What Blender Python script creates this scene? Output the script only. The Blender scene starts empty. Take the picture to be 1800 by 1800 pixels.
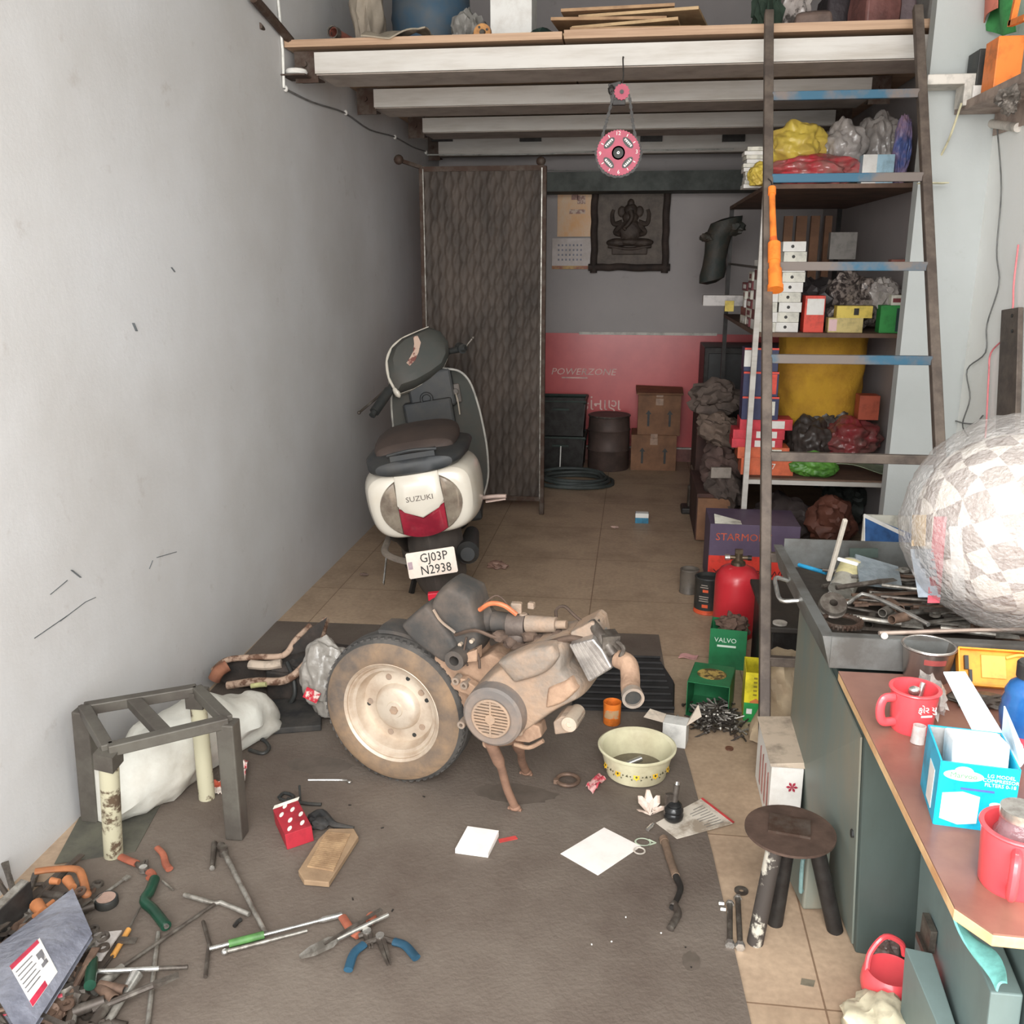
import bpy, bmesh, math, random
from mathutils import Vector, Matrix, noise
random.seed(11)
SC = bpy.context.scene
COL = SC.collection
R = math.radians
V = Vector
# ---------------------------------------------------------------- camera, light, exposure
F, YAW, PITCH, CAM = 1640.0, R(7.4), R(14.9), V((0, 0, 1.5))
cd = bpy.data.cameras.new('camera'); cam = bpy.data.objects.new('camera', cd); COL.objects.link(cam)
cam.location = CAM; cam.rotation_euler = (R(90) - PITCH, 0, YAW)
cd.sensor_fit = 'HORIZONTAL'; cd.sensor_width = 36; cd.lens = 36 * F / 1800; cd.clip_start = .02
SC.camera = cam
W = bpy.data.worlds.new('world'); SC.world = W; W.use_nodes = True
bg = W.node_tree.nodes['Background']; bg.inputs[0].default_value = (.93, .97, 1, 1); bg.inputs[1].default_value = 1.9
def area(name, loc, rot, sx, sy, e, col):
    l = bpy.data.lights.new(name, 'AREA'); l.shape = 'RECTANGLE'; l.size = sx; l.size_y = sy; l.energy = e; l.color = col
    o = bpy.data.objects.new(name, l); COL.objects.link(o); o.location = loc; o.rotation_euler = rot; return o
# daylight of the street pouring in through the open shop front behind the camera
area('daylight_front', (0, -1.2, 1.7), (R(82), 0, R(-3)), 2.9, 2.3, 92, (1, .985, .96))
area('counter_fill', (.1, -.4, 2.3), (R(60), 0, R(-26)), 1.1, .8, 34, (1, .98, .95))  # fill lamp added to brighten the counter and the right wall
vs = SC.view_settings; vs.view_transform = 'Standard'; vs.look = 'None'; vs.gamma = 1; vs.exposure = 0.56
vs.use_curve_mapping = False
# ---------------------------------------------------------------- measuring helper: a photo point met with a real plane of the room
_f = V((-math.sin(YAW) * math.cos(PITCH), math.cos(YAW) * math.cos(PITCH), -math.sin(PITCH)))
_r = V((math.cos(YAW), math.sin(YAW), 0)); _u = _r.cross(_f)
def ray(px, py): return _f * F + _r * (px - 900) + _u * (900 - py)
def at(px, py, X=None, Y=None, Z=None):
    d = ray(px, py)
    i, v = (0, X) if X is not None else (1, Y) if Y is not None else (2, Z)
    return CAM + d * ((v - CAM[i]) / d[i])
# ---------------------------------------------------------------- materials
def lin(c):
    return tuple(((v / 255) / 12.92 if v / 255 <= .04045 else ((v / 255 + .055) / 1.055) ** 2.4) for v in c[:3]) + (1,)
_M = {}
def mat(name, col, rough=.6, metal=0., col2=None, amt=.5, scale=6, bump=0., bscale=40, trans=0., alpha=1., spec=.4, stretch=(1, 1, 1), coat=0, w=.12):
    """noise mix of two colours (dirt, wear), optional bump"""
    if name in _M: return _M[name]
    m = bpy.data.materials.new(name); m.use_nodes = True; nt = m.node_tree; N = nt.nodes; L = nt.links
    b = N['Principled BSDF']
    b.inputs['Roughness'].default_value = rough; b.inputs['Metallic'].default_value = metal
    b.inputs['Specular IOR Level'].default_value = spec
    b.inputs['Transmission Weight'].default_value = trans; b.inputs['Alpha'].default_value = alpha
    b.inputs['Coat Weight'].default_value = coat
    tc = N.new('ShaderNodeTexCoord'); mp = N.new('ShaderNodeMapping'); mp.inputs['Scale'].default_value = stretch
    L.new(tc.outputs['Object'], mp.inputs[0])
    if col2 is None: col2 = tuple(v * .72 for v in col); amt = min(amt, .5)
    nz = N.new('ShaderNodeTexNoise'); nz.inputs['Scale'].default_value = scale; nz.inputs['Detail'].default_value = 6; nz.inputs['Roughness'].default_value = .65
    L.new(mp.outputs[0], nz.inputs['Vector'])
    rp = N.new('ShaderNodeValToRGB'); e = rp.color_ramp.elements
    c = .66 - .3 * amt
    e[0].position = max(0, c - w); e[1].position = min(1, c + w)
    e[0].color = lin(col); e[1].color = lin(col2)
    L.new(nz.outputs[0], rp.inputs[0]); L.new(rp.outputs[0], b.inputs['Base Color'])
    if bump:
        n2 = N.new('ShaderNodeTexNoise'); n2.inputs['Scale'].default_value = bscale; n2.inputs['Detail'].default_value = 4
        L.new(mp.outputs[0], n2.inputs['Vector'])
        bp = N.new('ShaderNodeBump'); bp.inputs['Strength'].default_value = bump; bp.inputs['Distance'].default_value = .01
        L.new(n2.outputs[0], bp.inputs['Height']); L.new(bp.outputs[0], b.inputs['Normal'])
    _M[name] = m; return m
def plain(name, col, rough=.55, **k):
    k.setdefault('scale', 14); k.setdefault('amt', .25)
    return mat(name, col, rough, **k)
# ---------------------------------------------------------------- mesh builder
def spline(pts, n=6):
    pts = [V(p) for p in pts]
    if len(pts) < 3: return pts
    P = [pts[0] * 2 - pts[1]] + pts + [pts[-1] * 2 - pts[-2]]; out = []
    for i in range(1, len(P) - 2):
        a, b, c, d = P[i - 1:i + 3]
        for k in range(n):
            t = k / n
            out.append(.5 * ((2 * b) + (c - a) * t + (2 * a - 5 * b + 4 * c - d) * t * t + (3 * b - a - 3 * c + d) * t ** 3))
    out.append(pts[-1]); return out
class B:
    def __init__(s): s.bm = bmesh.new(); s.M = Matrix(); s.mi = 0
    def v(s, p): return s.bm.verts.new(s.M @ V(p))
    def f(s, vs):
        try: f = s.bm.faces.new(vs); f.material_index = s.mi; return f
        except ValueError: return None
    def hexa(s, p):   # 8 points: bottom 4 ccw, top 4 ccw
        v = [s.v(q) for q in p]
        for q in ((3, 2, 1, 0), (4, 5, 6, 7), (0, 1, 5, 4), (1, 2, 6, 5), (2, 3, 7, 6), (3, 0, 4, 7)): s.f([v[i] for i in q])
        return s
    def box(s, c, d, rz=0, M=None):
        x, y, z = d[0] / 2, d[1] / 2, d[2] / 2
        m = Matrix.Translation(V(c)) @ (M if M is not None else Matrix.Rotation(rz, 4, 'Z'))
        return s.hexa([m @ V(q) for q in ((-x, -y, -z), (x, -y, -z), (x, y, -z), (-x, y, -z), (-x, -y, z), (x, -y, z), (x, y, z), (-x, y, z))])
    def bar(s, p0, p1, w, h, up=(0, 0, 1)):
        p0, p1 = V(p0), V(p1); t = (p1 - p0).normalized(); u = V(up)
        if abs(t.dot(u)) > .98: u = V((0, 1, 0))
        n = t.cross(u).normalized(); b = n.cross(t)
        a, c = n * w / 2, b * h / 2
        return s.hexa([p0 - a - c, p0 + a - c, p1 + a - c, p1 - a - c, p0 - a + c, p0 + a + c, p1 + a + c, p1 - a + c])
    def cyl(s, p0, p1, r0, r1=None, n=16, caps=True):
        p0, p1 = V(p0), V(p1); r1 = r0 if r1 is None else r1
        t = (p1 - p0).normalized(); u = V((0, 0, 1)) if abs(t.z) < .9 else V((1, 0, 0))
        a = t.cross(u).normalized(); b = t.cross(a)
        A = [s.v(p0 + (a * math.cos(i * 2 * math.pi / n) + b * math.sin(i * 2 * math.pi / n)) * r0) for i in range(n)]
        C = [s.v(p1 + (a * math.cos(i * 2 * math.pi / n) + b * math.sin(i * 2 * math.pi / n)) * r1) for i in range(n)]
        for i in range(n): s.f([A[i], C[i], C[(i + 1) % n], A[(i + 1) % n]])
        if caps: s.f(A); s.f(C[::-1])
        return s
    def pipe(s, p0, p1, r0, r1, ri0=None, ri1=None, n=20):
        """hollow open pipe"""
        ri0 = r0 * .82 if ri0 is None else ri0; ri1 = r1 * .82 if ri1 is None else ri1
        p0, p1 = V(p0), V(p1); t = (p1 - p0).normalized(); u = V((0, 0, 1)) if abs(t.z) < .9 else V((1, 0, 0))
        a = t.cross(u).normalized(); b = t.cross(a)
        rings = []
        for p, r in ((p0, r0), (p1, r1), (p1, ri1), (p0, ri0)):
            rings.append([s.v(p + (a * math.cos(i * 2 * math.pi / n) + b * math.sin(i * 2 * math.pi / n)) * r) for i in range(n)])
        for k in range(4):
            A, C = rings[k], rings[(k + 1) % 4]
            for i in range(n): s.f([A[i], C[i], C[(i + 1) % n], A[(i + 1) % n]])
        return s
    def tube(s, pts, r, n=8, sm=0, closed=False, flat=1):
        pts = spline(pts, sm) if sm else [V(p) for p in pts]
        rs = r if isinstance(r, (list, tuple)) else None
        rings = []; m = len(pts); prev = None
        for i, p in enumerate(pts):
            if closed: t = pts[(i + 1) % m] - pts[i - 1]
            else: t = pts[min(i + 1, m - 1)] - pts[max(i - 1, 0)]
            if t.length < 1e-9: t = V((0, 0, 1))
            t.normalize()
            if prev is None: prev = V((0, 0, 1)) if abs(t.z) < .9 else V((1, 0, 0))
            a = t.cross(prev)
            if a.length < 1e-5: a = t.cross(V((.3, .8, .2)))
            a.normalize(); b = a.cross(t).normalized(); prev = b
            rr = r if rs is None else rs[0] + (rs[1] - rs[0]) * i / (m - 1) if len(rs) == 2 else rs[min(len(rs) - 1, int(round(i / (m - 1) * (len(rs) - 1))))]
            rings.append([s.v(p + a * math.cos(k * 2 * math.pi / n) * rr + b * math.sin(k * 2 * math.pi / n) * rr * flat) for k in range(n)])
        for i in range(m if closed else m - 1):
            A, C = rings[i], rings[(i + 1) % m]
            for k in range(n): s.f([A[k], A[(k + 1) % n], C[(k + 1) % n], C[k]])
        if not closed: s.f(rings[0][::-1]); s.f(rings[-1])
        return s
    def lathe(s, prof, n=32, M=None, closed=False, a0=0, a1=360):
        """profile of (radius, height) about local z"""
        m = Matrix() if M is None else M; full = abs(a1 - a0) >= 360; cols = []
        k = n if full else n + 1
        for i in range(k):
            a = R(a0) + R(a1 - a0) * i / n
            cols.append([s.v(m @ V((r * math.cos(a), r * math.sin(a), z))) for r, z in prof])
        for i in range(n):
            A, C = cols[i], cols[(i + 1) % k]
            rg = range(len(prof)) if closed else range(len(prof) - 1)
            for j in rg: s.f([A[j], C[j], C[(j + 1) % len(prof)], A[(j + 1) % len(prof)]])
        if not full and closed:
            s.f(cols[0]); s.f(cols[-1][::-1])
        return s
    def prism(s, poly, z0, z1, M=None, sc=1.):
        """polygon extruded along local z"""
        m = Matrix() if M is None else M
        cx = sum(p[0] for p in poly) / len(poly); cy = sum(p[1] for p in poly) / len(poly)
        A = [s.v(m @ V((x, y, z0))) for x, y in poly]
        C = [s.v(m @ V((cx + (x - cx) * sc, cy + (y - cy) * sc, z1))) for x, y in poly]
        k = len(poly)
        s.f(A[::-1]); s.f(C)
        for i in range(k): s.f([A[i], A[(i + 1) % k], C[(i + 1) % k], C[i]])
        return s
    def torus(s, c, Rr, r, M=None, n=32, k=10, a0=0, a1=360):
        m = Matrix.Translation(V(c)) @ (Matrix() if M is None else M)
        prof = [(Rr + r * math.cos(j * 2 * math.pi / k), r * math.sin(j * 2 * math.pi / k)) for j in range(k)]
        return s.lathe(prof, n, m, True, a0, a1)
    def sheet(s, fn, nu, nv, th=.002):
        """fn(u,v)->point; a surface with thickness"""
        G = [[V(fn(i / nu, j / nv)) for j in range(nv + 1)] for i in range(nu + 1)]
        T, D = [], []
        for i in range(nu + 1):
            a, b = [], []
            for j in range(nv + 1):
                du = G[min(i + 1, nu)][j] - G[max(i - 1, 0)][j]; dv = G[i][min(j + 1, nv)] - G[i][max(j - 1, 0)]
                n = du.cross(dv); n = n.normalized() if n.length > 1e-12 else V((0, 0, 1))
                a.append(s.v(G[i][j] + n * th / 2)); b.append(s.v(G[i][j] - n * th / 2))
            T.append(a); D.append(b)
        for i in range(nu):
            for j in range(nv):
                s.f([T[i][j], T[i + 1][j], T[i + 1][j + 1], T[i][j + 1]]); s.f([D[i][j], D[i][j + 1], D[i + 1][j + 1], D[i + 1][j]])
        for i in range(nu):
            s.f([T[i][0], D[i][0], D[i + 1][0], T[i + 1][0]]); s.f([T[i][nv], T[i + 1][nv], D[i + 1][nv], D[i][nv]])
        for j in range(nv):
            s.f([T[0][j], T[0][j + 1], D[0][j + 1], D[0][j]]); s.f([T[nu][j], D[nu][j], D[nu][j + 1], T[nu][j + 1]])
        return s
    def ball(s, c, rad, nz=0., fr=3., seed=0, sub=3, flat=None, M=None):
        """noisy ellipsoid: crumpled bag, rag, lump; flat = z below which it is pressed flat"""
        t = bmesh.new(); bmesh.ops.create_icosphere(t, subdivisions=sub, radius=1)
        mp = {}
        for v in t.verts:
            p = v.co.copy(); d = 1 + nz * noise.noise(p * fr + V((seed * 3.1, seed, 0))) + nz * .5 * noise.noise(p * fr * 2.7 + V((seed, 0, seed * 7.)))
            q = V((p.x * rad[0], p.y * rad[1], p.z * rad[2])) * d
            if flat is not None: q.z = max(q.z, flat)
            if M is not None: q = M @ q
            mp[v.index] = s.v(V(c) + q)
        for f in t.faces: s.f([mp[v.index] for v in f.verts])
        t.free(); return s
    def loft(s, rings, cap=True):
        """rings: lists of points of the same length"""
        Q = [[s.v(p) for p in r] for r in rings]; n = len(Q[0])
        for a, b in zip(Q, Q[1:]):
            for i in range(n): s.f([a[i], a[(i + 1) % n], b[(i + 1) % n], b[i]])
        if cap: s.f(Q[0][::-1]); s.f(Q[-1])
        return s
def mx(loc=(0, 0, 0), rx=0, ry=0, rz=0):
    return Matrix.Translation(V(loc)) @ Matrix.Rotation(R(rz), 4, 'Z') @ Matrix.Rotation(R(ry), 4, 'Y') @ Matrix.Rotation(R(rx), 4, 'X')
def put(name, b, m, parent=None, bev=0, smooth=False, world=False, loc=None, sub=0, kind=None):
    me = bpy.data.meshes.new(name)
    bmesh.ops.remove_doubles(b.bm, verts=b.bm.verts, dist=1e-6)
    bmesh.ops.recalc_face_normals(b.bm, faces=b.bm.faces)
    b.bm.to_mesh(me); b.bm.free()
    for q in (m if isinstance(m, (list, tuple)) else [m]): me.materials.append(q)
    o = bpy.data.objects.new(name, me); COL.objects.link(o)
    if parent is not None:
        o.parent = parent
        if world:
            inv = parent.matrix_basis.inverted()
            if parent.parent is not None: inv = inv @ parent.parent.matrix_basis.inverted()
            me.transform(inv)
    elif loc is not None:
        o.location = loc
    elif world:                      # a thing of its own: origin at the middle of its base
        xs = [v.co for v in me.vertices]
        c = V(((min(v.x for v in xs) + max(v.x for v in xs)) / 2, (min(v.y for v in xs) + max(v.y for v in xs)) / 2, min(v.z for v in xs)))
        me.transform(Matrix.Translation(-c)); o.location = c
    if smooth:
        for p in me.polygons: p.use_smooth = True
        me.set_sharp_from_angle(angle=R(38))
    if bev:
        d = o.modifiers.new('bevel', 'BEVEL'); d.width = bev; d.segments = 2; d.limit_method = 'ANGLE'; d.angle_limit = R(40)
    if sub:
        d = o.modifiers.new('subdivision', 'SUBSURF'); d.levels = sub; d.render_levels = sub
    if kind: o['kind'] = kind
    return o
def tag(o, label, cat, group=None, kind=None):
    o['label'] = label; o['category'] = cat
    if group: o['group'] = group
    if kind: o['kind'] = kind
    return o
def thing(name, label, cat, M=None, group=None):
    o = bpy.data.objects.new(name, None); COL.objects.link(o); o.empty_display_size = .05
    if M is not None: o.matrix_basis = M
    return tag(o, label, cat, group)
def solo(name, label, cat, b, m, group=None, **k):
    k.setdefault('world', True)
    return tag(put(name, b, m, **k), label, cat, group)
def dup(o, M=None, label=None, group=None):
    c = o.copy(); COL.objects.link(c)
    if M is not None: c.matrix_basis = M
    if label: c['label'] = label
    if group: c['group'] = group
    for ch in list(o.children):
        d = ch.copy(); COL.objects.link(d); d.parent = c
        for g in list(ch.children):
            e = g.copy(); COL.objects.link(e); e.parent = d
    return c
def text(name, s, size, m, parent, M, ext=.0006, sx=1, align='CENTER', shear=0):
    cu = bpy.data.curves.new(name, 'FONT'); cu.body = s; cu.size = size; cu.extrude = ext; cu.align_x = align; cu.align_y = 'CENTER'; cu.shear = shear
    cu.resolution_u = 2
    t = bpy.data.objects.new(name, cu)
    me = bpy.data.meshes.new_from_object(t); bpy.data.objects.remove(t)
    me.transform(M @ Matrix.Diagonal((sx, 1, 1, 1)))
    me.materials.clear(); me.materials.append(m)
    o = bpy.data.objects.new(name, me); COL.objects.link(o); o.parent = parent
    return o
FACE = mx(rx=90)                                   # local xy plane stood up to face -Y (towards the camera)
def frame(p0, p1, lift=0):
    """matrix whose +x runs from p0 to p1"""
    p0, p1 = V(p0), V(p1); t = (p1 - p0).normalized(); y = V((0, 0, 1)).cross(t)
    y = y.normalized() if y.length > 1e-6 else V((0, 1, 0)); z = t.cross(y)
    m = Matrix((t, y, z)).transposed().to_4x4(); m.translation = p0 + V((0, 0, lift)); return m, (p1 - p0).length

# ---------------------------------------------------------------- the room
XL, YB, XR, YP, XP, H = -1.5, 7.3, 1.318, 3.98, 1.065, 3.6
def mwall(name, c1, c2, c3, sc=1.1, bump=.12):
    m = bpy.data.materials.new(name); m.use_nodes = True; nt = m.node_tree; N = nt.nodes; L = nt.links; b = N['Principled BSDF']
    b.inputs['Roughness'].default_value = .62; b.inputs['Specular IOR Level'].default_value = .3
    tc = N.new('ShaderNodeTexCoord')
    n1 = N.new('ShaderNodeTexNoise'); n1.inputs['Scale'].default_value = sc; n1.inputs['Detail'].default_value = 8; n1.inputs['Roughness'].default_value = .6
    n2 = N.new('ShaderNodeTexNoise'); n2.inputs['Scale'].default_value = 9; n2.inputs['Detail'].default_value = 9; n2.inputs['Roughness'].default_value = .7
    L.new(tc.outputs['Object'], n1.inputs['Vector']); L.new(tc.outputs['Object'], n2.inputs['Vector'])
    r1 = N.new('ShaderNodeValToRGB'); r1.color_ramp.elements[0].position = .35; r1.color_ramp.elements[1].position = .68
    r1.color_ramp.elements[0].color = lin(c1); r1.color_ramp.elements[1].color = lin(c2)
    r2 = N.new('ShaderNodeValToRGB'); r2.color_ramp.elements[0].position = .62; r2.color_ramp.elements[1].position = .78
    r2.color_ramp.elements[0].color = (0, 0, 0, 1); r2.color_ramp.elements[1].color = (.55, .55, .55, 1)
    mi = N.new('ShaderNodeMixRGB'); mi.inputs[2].default_value = lin(c3)
    L.new(n1.outputs[0], r1.inputs[0]); L.new(n2.outputs[0], r2.inputs[0]); L.new(r2.outputs[0], mi.inputs[0]); L.new(r1.outputs[0], mi.inputs[1])
    L.new(mi.outputs[0], b.inputs['Base Color'])
    bp = N.new('ShaderNodeBump'); bp.inputs['Strength'].default_value = bump; bp.inputs['Distance'].default_value = .02
    L.new(n2.outputs[0], bp.inputs['Height']); L.new(bp.outputs[0], b.inputs['Normal']); return m
MWL = mwall('wall_paint_left', (206, 205, 205), (190, 187, 184), (160, 150, 142))
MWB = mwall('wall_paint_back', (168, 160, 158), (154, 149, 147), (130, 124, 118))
MWP = mwall('wall_paint_pier', (182, 185, 183), (174, 177, 174), (156, 156, 150))
MWR = mwall('wall_paint_right', (246, 247, 244), (236, 236, 230), (214, 210, 200))
def mfloor():
    m = bpy.data.materials.new('stone_tiles'); m.use_nodes = True; nt = m.node_tree; N = nt.nodes; L = nt.links; b = N['Principled BSDF']
    tc = N.new('ShaderNodeTexCoord'); mp = N.new('ShaderNodeMapping'); mp.inputs['Location'].default_value = (.16, .12, 0)
    mp.inputs['Rotation'].default_value = (0, 0, 0)
    L.new(tc.outputs['Object'], mp.inputs[0])
    br = N.new('ShaderNodeTexBrick'); br.offset = 0; br.inputs['Scale'].default_value = 1; br.inputs['Brick Width'].default_value = .6; br.inputs['Row Height'].default_value = .6
    br.inputs['Mortar Size'].default_value = .0024; br.inputs['Mortar Smooth'].default_value = .2
    br.inputs['Color1'].default_value = lin((180, 156, 132)); br.inputs['Color2'].default_value = lin((172, 149, 125)); br.inputs['Mortar'].default_value = lin((128, 104, 84))
    L.new(mp.outputs[0], br.inputs['Vector'])
    n1 = N.new('ShaderNodeTexNoise'); n1.inputs['Scale'].default_value = 2.6; n1.inputs['Detail'].default_value = 9; n1.inputs['Roughness'].default_value = .68
    n2 = N.new('ShaderNodeTexNoise'); n2.inputs['Scale'].default_value = 60; n2.inputs['Detail'].default_value = 4
    L.new(tc.outputs['Object'], n1.inputs['Vector']); L.new(tc.outputs['Object'], n2.inputs['Vector'])
    r1 = N.new('ShaderNodeValToRGB'); r1.color_ramp.elements[0].position = .45; r1.color_ramp.elements[1].position = .75; r1.color_ramp.elements[0].color = (0, 0, 0, 1); r1.color_ramp.elements[1].color = (.6, .6, .6, 1)
    L.new(n1.outputs[0], r1.inputs[0])
    mi = N.new('ShaderNodeMixRGB'); mi.inputs[2].default_value = lin((104, 82, 66)); L.new(r1.outputs[0], mi.inputs[0]); L.new(br.outputs[0], mi.inputs[1])
    m3 = N.new('ShaderNodeMixRGB'); m3.blend_type = 'OVERLAY'; m3.inputs[0].default_value = .25; L.new(mi.outputs[0], m3.inputs[1]); L.new(n2.outputs[0], m3.inputs[2])
    L.new(m3.outputs[0], b.inputs['Base Color']); b.inputs['Roughness'].default_value = .5; b.inputs['Specular IOR Level'].default_value = .35
    bp = N.new('ShaderNodeBump'); bp.inputs['Strength'].default_value = .15; L.new(n2.outputs[0], bp.inputs['Height']); L.new(bp.outputs[0], b.inputs['Normal'])
    return m
def struct(name, b, m, **k): return put(name, b, m, kind='structure', **k)
b = B(); b.box((.2, 2.6, -.05), (5.4, 9.6, .1)); struct('floor', b, mfloor())
b = B(); b.box((XL - .06, 3.65, H / 2), (.12, 7.5, H)); struct('wall_left', b, MWL)
b = B(); b.box((.5, YB + .06, H / 2), (4.24, .12, H)); struct('wall_back', b, MWB)
b = B(); b.box((XR + .35, 2.2, H / 2), (.7, 3.8, H)); struct('wall_right', b, MWR)
b = B(); b.box((XR + .06, 5.75, H / 2), (.12, 3.3, H)); struct('wall_right_rear', b, MWB)
b = B(); b.box(((XR + XP) / 2 + .05, YP + .035, H / 2), (XR - XP + .1, .07, H)); struct('trim_1', b, MWP)     # pier
b = B(); b.box((.2, 3.9, H + .05), (5.4, 7.1, .1)); struct('ceiling', b, mat('ceiling_plaster', (150, 150, 146), .9))
b = B(); b.box((-.2, YB - .012, .05), (2.6, .02, .1)); b.mi = 1; b.box((-.2, YB - .012, .106), (2.6, .024, .012))
struct('baseboard_back', b, [mat('pink_skirting', (150, 100, 92), .5), plain('white_strip', (205, 200, 190))])
# ceiling-high beam above the back wall under the loft and a slab edge ledge
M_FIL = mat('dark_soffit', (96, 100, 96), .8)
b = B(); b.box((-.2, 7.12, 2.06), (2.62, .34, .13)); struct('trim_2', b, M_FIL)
# scratches on the left wall
def scratch(px0, py0, px1, py1, w=.004):
    return at(px0, py0, X=XL), at(px1, py1, X=XL), w
b = B()
for s_ in ((60, 1122, 118, 1082, .004), (105, 1092, 150, 1058, .004), (150, 1058, 168, 1050, .003), (124, 1002, 140, 1015, .012), (262, 1000, 268, 985, .004), (232, 568, 238, 582, .016), (275, 980, 310, 970, .004), (88, 1045, 118, 1020, .004), (300, 470, 306, 478, .01), (520, 1065, 500, 1090, .006)):
    p, q, w = scratch(*s_); b.bar(p, q, .0016, w, up=(1, 0, 0))
struct('trim_3', b, plain('wall_scratch', (96, 100, 102)))
# ---------------------------------------------------------------- shared materials
M_STEEL = mat('brown_steel', (112, 100, 90), .55, .3, (84, 74, 68), .6, 12, .1)
M_RUST = mat('rusty_steel', (92, 82, 74), .7, .3, (70, 52, 42), .7, 18, .2)
M_DARK = mat('dark_metal', (58, 56, 54), .5, .4, (44, 40, 38), .5, 20)
M_BLACK = mat('black_plastic', (44, 46, 46), .5, 0, (60, 58, 54), .4, 16)
M_RUB = mat('rubber', (40, 40, 40), .8, 0, (66, 62, 58), .4, 14)
M_CHR = mat('chrome', (215, 213, 208), .25, .85, (150, 145, 138), .3, 30)
M_TOOL = mat('tool_steel', (168, 164, 156), .38, .5, (116, 110, 102), .6, 30)
M_TOOLD = mat('oily_tool_steel', (112, 106, 98), .45, .4, (76, 68, 62), .7, 30)
M_WHT = plain('white_card', (230, 227, 221), .6, col2=(212, 206, 198))
M_PAPER = plain('white_paper', (236, 228, 222), .7, col2=(226, 217, 210))
M_RED = plain('red_plastic', (205, 52, 58), .4)
M_ORG = plain('orange_plastic', (240, 130, 50), .45)
M_WOOD = mat('ply_wood', (178, 134, 104), .6, 0, (150, 108, 82), .5, 7, stretch=(.3, 5, 5))
M_WOODE = mat('ply_edge', (184, 152, 124), .6, 0, (158, 126, 100), .5, 5, stretch=(.4, 8, 14))
M_CARD = mat('cardboard', (176, 142, 108), .8, 0, (148, 116, 88), .5, 9)
M_BRCARD = mat('brown_carton', (138, 100, 74), .75, 0, (112, 80, 60), .5, 7)
M_BLUE = plain('blue_paint', (62, 108, 138), .5)
# ---------------------------------------------------------------- floor mat
m_mat = mat('grey_rubber_mat', (118, 108, 98), .75, 0, (88, 76, 68), .6, 2.2, .25, 90, w=.22)
b = B()
pts = [at(487, 1093, Z=0), at(1158, 1117, Z=0), at(1180, 1240, Z=0), at(1212, 1350, Z=0), at(1252, 1500, Z=0), at(1320, 1800, Z=0)]
poly = [(p.x, p.y) for p in pts] + [(.36, .6), (-1.45, .6), (-1.43, 1.8), (-1.4, 2.0)] + [(-1.47, 2.2)]
b.prism(poly[::-1], 0, .004)
solo('floor_mat', 'large dark grey rubber mat spread over the tiles under the engine and the tools', 'mat', b, m_mat)
b = B(); p = [at(96, 1522, Z=0), at(238, 1500, Z=0), at(330, 1330, Z=0), at(140, 1440, Z=0)]
b.prism([(q.x, q.y) for q in p], .0045, .0065)
solo('floor_mat', 'small dark green-grey mat scrap under the frame of the bare steel stand', 'mat', b, mat('green_mat', (96, 94, 82), .8, 0, (74, 72, 66), .5, 8, .2))
# black rubber sheet and tyre-like tray behind the engine
b = B(); p = [at(1005, 1250, Z=0), at(1185, 1255, Z=0), at(1186, 1205, Z=0), at(1160, 1165, Z=0), at(1010, 1160, Z=0)]
b.prism([(q.x, q.y) for q in p], .004, .02, sc=.96)
for k in range(9):
    q0 = p[0].lerp(p[4], k / 8.); q1 = p[1].lerp(p[3], k / 8.); b.tube([(q0.x, q0.y, .022), ((q0.x + q1.x) / 2, (q0.y + q1.y) / 2 - .01, .026), (q1.x, q1.y, .022)], .006, 5, 4)
solo('rubber_sheet', 'ribbed black rubber sheet lying behind the exhaust pipe of the engine', 'rubber sheet', b, plain('black_rubber', (44, 42, 42), .8))
# ---------------------------------------------------------------- loft
ZB = 2.275
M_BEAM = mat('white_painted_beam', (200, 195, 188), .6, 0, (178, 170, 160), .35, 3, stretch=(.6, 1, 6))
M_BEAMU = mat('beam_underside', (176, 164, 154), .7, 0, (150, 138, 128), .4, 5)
def beam(y, x0, x1, zb, h, lab, dpt=.3):
    t = thing('loft_beam', lab, 'beam', mx(((x0 + x1) / 2, y, zb)), 'white beams carrying the loft')
    b = B(); b.box(((x0 + x1) / 2, y + .02, zb + h / 2), (x1 - x0, .04, h)); put('front_web', b, M_BEAM, t, world=True)
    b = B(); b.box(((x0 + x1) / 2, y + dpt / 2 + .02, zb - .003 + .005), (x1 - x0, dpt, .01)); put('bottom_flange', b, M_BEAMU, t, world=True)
    for x, s in ((x0, -1), (x1, 1)):
        if s > 0 and x1 > 1.25: continue
        b = B(); b.box((x + s * .045, y + .03, zb + h / 2 - .01), (.1, .008, h + .04)); b.box((x + s * .045, y + .07, zb - .014), (.1, .09, .006))
        b.cyl((x + s * .05, y + .024, zb + h * .5), (x + s * .05, y + .01, zb + h * .5), .012, n=8)
        put('bracket', b, M_RUST, t, world=True)
    return t
beam(4.12, -1.37, 1.29, 2.272, .082, 'white painted loft beam nearest the camera, at the plywood edge', .28)
beam(5.0, -1.36, 1.08, 2.272, .085, 'second white loft beam from the front, behind the hanging gear clock')
beam(5.95, -1.32, 1.1, 2.272, .08, 'third white loft beam from the front, near the back wall')
t = beam(6.9, -1.42, 1.3, 2.24, .12, 'rearmost white loft beam, close to the back wall', .1)
for px in (776, 932, 1145, 1290):
    p = at(px, 242, Y=6.86); b = B(); b.box((p.x, 6.88, p.z), (.15, .03, .045)); b.cyl((p.x - .05, 6.87, p.z), (p.x - .05, 6.85, p.z), .006, n=6); b.cyl((p.x + .05, 6.87, p.z), (p.x + .05, 6.85, p.z), .006, n=6)
    put('bracket', b, M_DARK, t, world=True)
ZL = 2.372
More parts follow.
